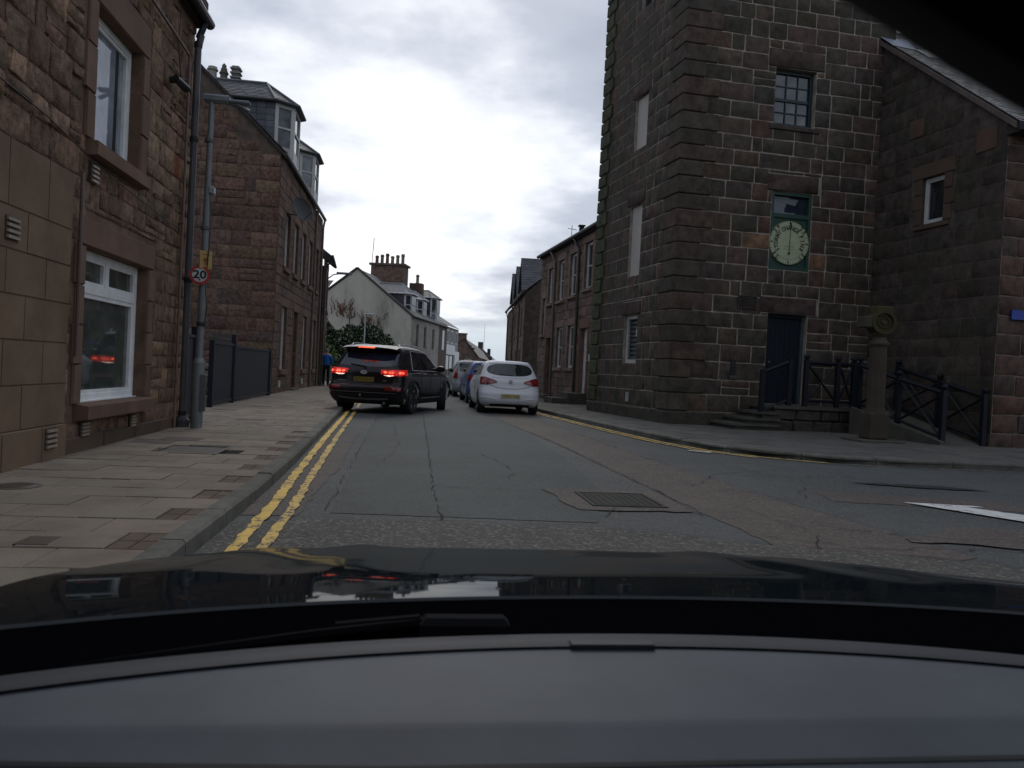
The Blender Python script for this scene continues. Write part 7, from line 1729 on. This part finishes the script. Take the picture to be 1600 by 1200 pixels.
# dashboard
def lip(x): d = (x-.30)/.75; return 1.0-.155*abs(d)**2.1
DPF = [(.60, .56), (.64, .775), (.66, .792), (.70, .804), (.745, .8165), (.757, .820), (.80, .8205), (.90, .8212), (1.1, .8215)]
def dzf(y_): return pchip([a for a, b in DPF], [b for a, b in DPF], y_)
def dash(mb):
    nx = 48; vs = []; YA = [.84, .80, .775, .760, .753, .745, .72, .70, .68, .66, .645, .62, .60]; m = 0
    for i in range(nx+1):
        x = XC-.95+1.9*i/nx; L_ = lip(x); col_ = [(L_+.03, .79), (L_+.012, .812), (L_, .82), (L_-.03, dzf(L_-.03)), ((L_-.03+.84)/2 if L_ > .88 else L_-.031, .8208)]+[(min(q, L_-.033-.001*k), dzf(min(q, L_-.033-.001*k))) for k, q in enumerate(YA)]
        vs += [(x, a, b) for a, b in col_]; m = len(col_)
    mb.add(vs, [(i*m+j, (i+1)*m+j, (i+1)*m+j+1, i*m+j+1) for i in range(nx) for j in range(m-1)], (.058, .066, .078))
dsh = one('dashboard', M['plastic'], oc, dash, smooth=True, angle=25)
def dlip(mb):
    nx = 48; vs = []; prof = [(.004, .0005), (-.004, .006), (-.036, .007), (-.046, .0045)]
    for i in range(nx+1):
        x = XC-.95+1.9*i/nx; y_ = lip(x)
        for a, b_ in prof: vs.append((x, y_+a, .82+b_))
    m = len(prof); mb.add(vs, [(i*m+j, (i+1)*m+j, (i+1)*m+j+1, i*m+j+1) for i in range(nx) for j in range(m-1)], (.022, .023, .030))
one('vent_strip', M['plastic'], dsh, dlip, smooth=True)
one('vin_tab', M['plastic'], dsh, lambda mb: mb.bbox(.22, .33, lip(.27)-.052, lip(.27)-.034, .82, .8285, .001, (.035, .037, .043)))
def gapf(mb):
    nx = 40; vs = []
    for i in range(nx+1):
        x = XC-.95+1.9*i/nx; y_ = .698+.04*max(0, -x); vs += [(x, y_+.003, dzf(y_+.003)+.0012), (x, y_-.003, dzf(y_-.003)+.0012)]
    mb.add(vs, [(i*2, i*2+2, i*2+3, i*2+1) for i in range(nx)], (.004, .004, .005))
one('panel_gap', M['plastic'], dsh, gapf)
# roof, pillars, doors of the cabin (mostly out of the picture); unseen roof put in to shade the dash
def rf_(mb):
    mb.bbox(XC-.75, XC+.75, -1.9, .22, 1.40, 1.44, .01, (.2, .2, .2))
one('roof', M['plastic'], oc, rf_)
one('pillar', M['plastic'], oc, lambda mb: [mb.tube([(XC-s_*-.74, .2, 1.41), (XC+s_*.88, .85, .84)], .035, 8, (.02, .02, .02)) for s_ in (-1, 1)])
one('door', M['plastic'], oc, lambda mb: [mb.box(XC+s_*.90-.03, XC+s_*.90+.03, -1.6, .78, .3, .88, (.02, .02, .022)) for s_ in (-1, 1)])
one('bulkhead', M['plastic'], oc, lambda mb: [mb.box(XC-.85, XC+.85, .2, .6, .2, .6, (.02, .02, .02)), mb.box(XC-.85, XC+.85, -1.9, .6, .18, .22, (.02, .02, .02)), mb.box(XC-.8, XC+.8, -1.9, -1.8, .2, .95, (.02, .02, .02)), mb.box(XC-.6, XC+.6, -.9, -.7, .3, 1.2, (.03, .03, .03))])
# rear-view mirror hanging at the top right of the windscreen
def mirror(mb):
    m = MIRM; n = 24; vs = []; prof = [(0.0, -.02), (.75, -.018), (.95, -.01), (1.0, .0), (.95, .018), (.7, .03), (0.0, .034)]
    for s_, h in prof:
        for j in range(n):
            a = 2*math.pi*j/n; cx_ = abs(math.cos(a))**.6*math.copysign(1, math.cos(a)); cy_ = abs(math.sin(a))**.7*math.copysign(1, math.sin(a)); vs.append(m @ Vector((.13*s_*cx_, .04*s_*cy_, h)))
    mb.add(vs, [(i*n+j, i*n+(j+1) % n, (i+1)*n+(j+1) % n, (i+1)*n+j) for i in range(len(prof)-1) for j in range(n)], (.004, .004, .005))
_mc = Vector((0.1500, 0.1634, 0.1153))       # mirror centre from the camera, and its long direction
_mx = Vector((0.0202, -0.0093, -0.0165)).normalized(); _mn = (-_mc).normalized(); _mx = (_mx-_mn*_mx.dot(_mn)).normalized(); _my = _mn.cross(_mx)
MIRM = Matrix((_mx, _my, _mn)).transposed().to_4x4(); MIRM.translation = _mc+Vector((0, 0, CAM_H))
mr_ = one('rear_view_mirror', M['plastic'], oc, mirror, smooth=True, fix=True)
one('mirror_stem', M['plastic'], mr_, lambda mb: mb.tube([MIRM @ Vector((.03, .02, .0)), MIRM @ Vector((.05, .09, .03)), MIRM @ Vector((.06, .13, .06))], .012, 8, (.01, .01, .01)), smooth=True)
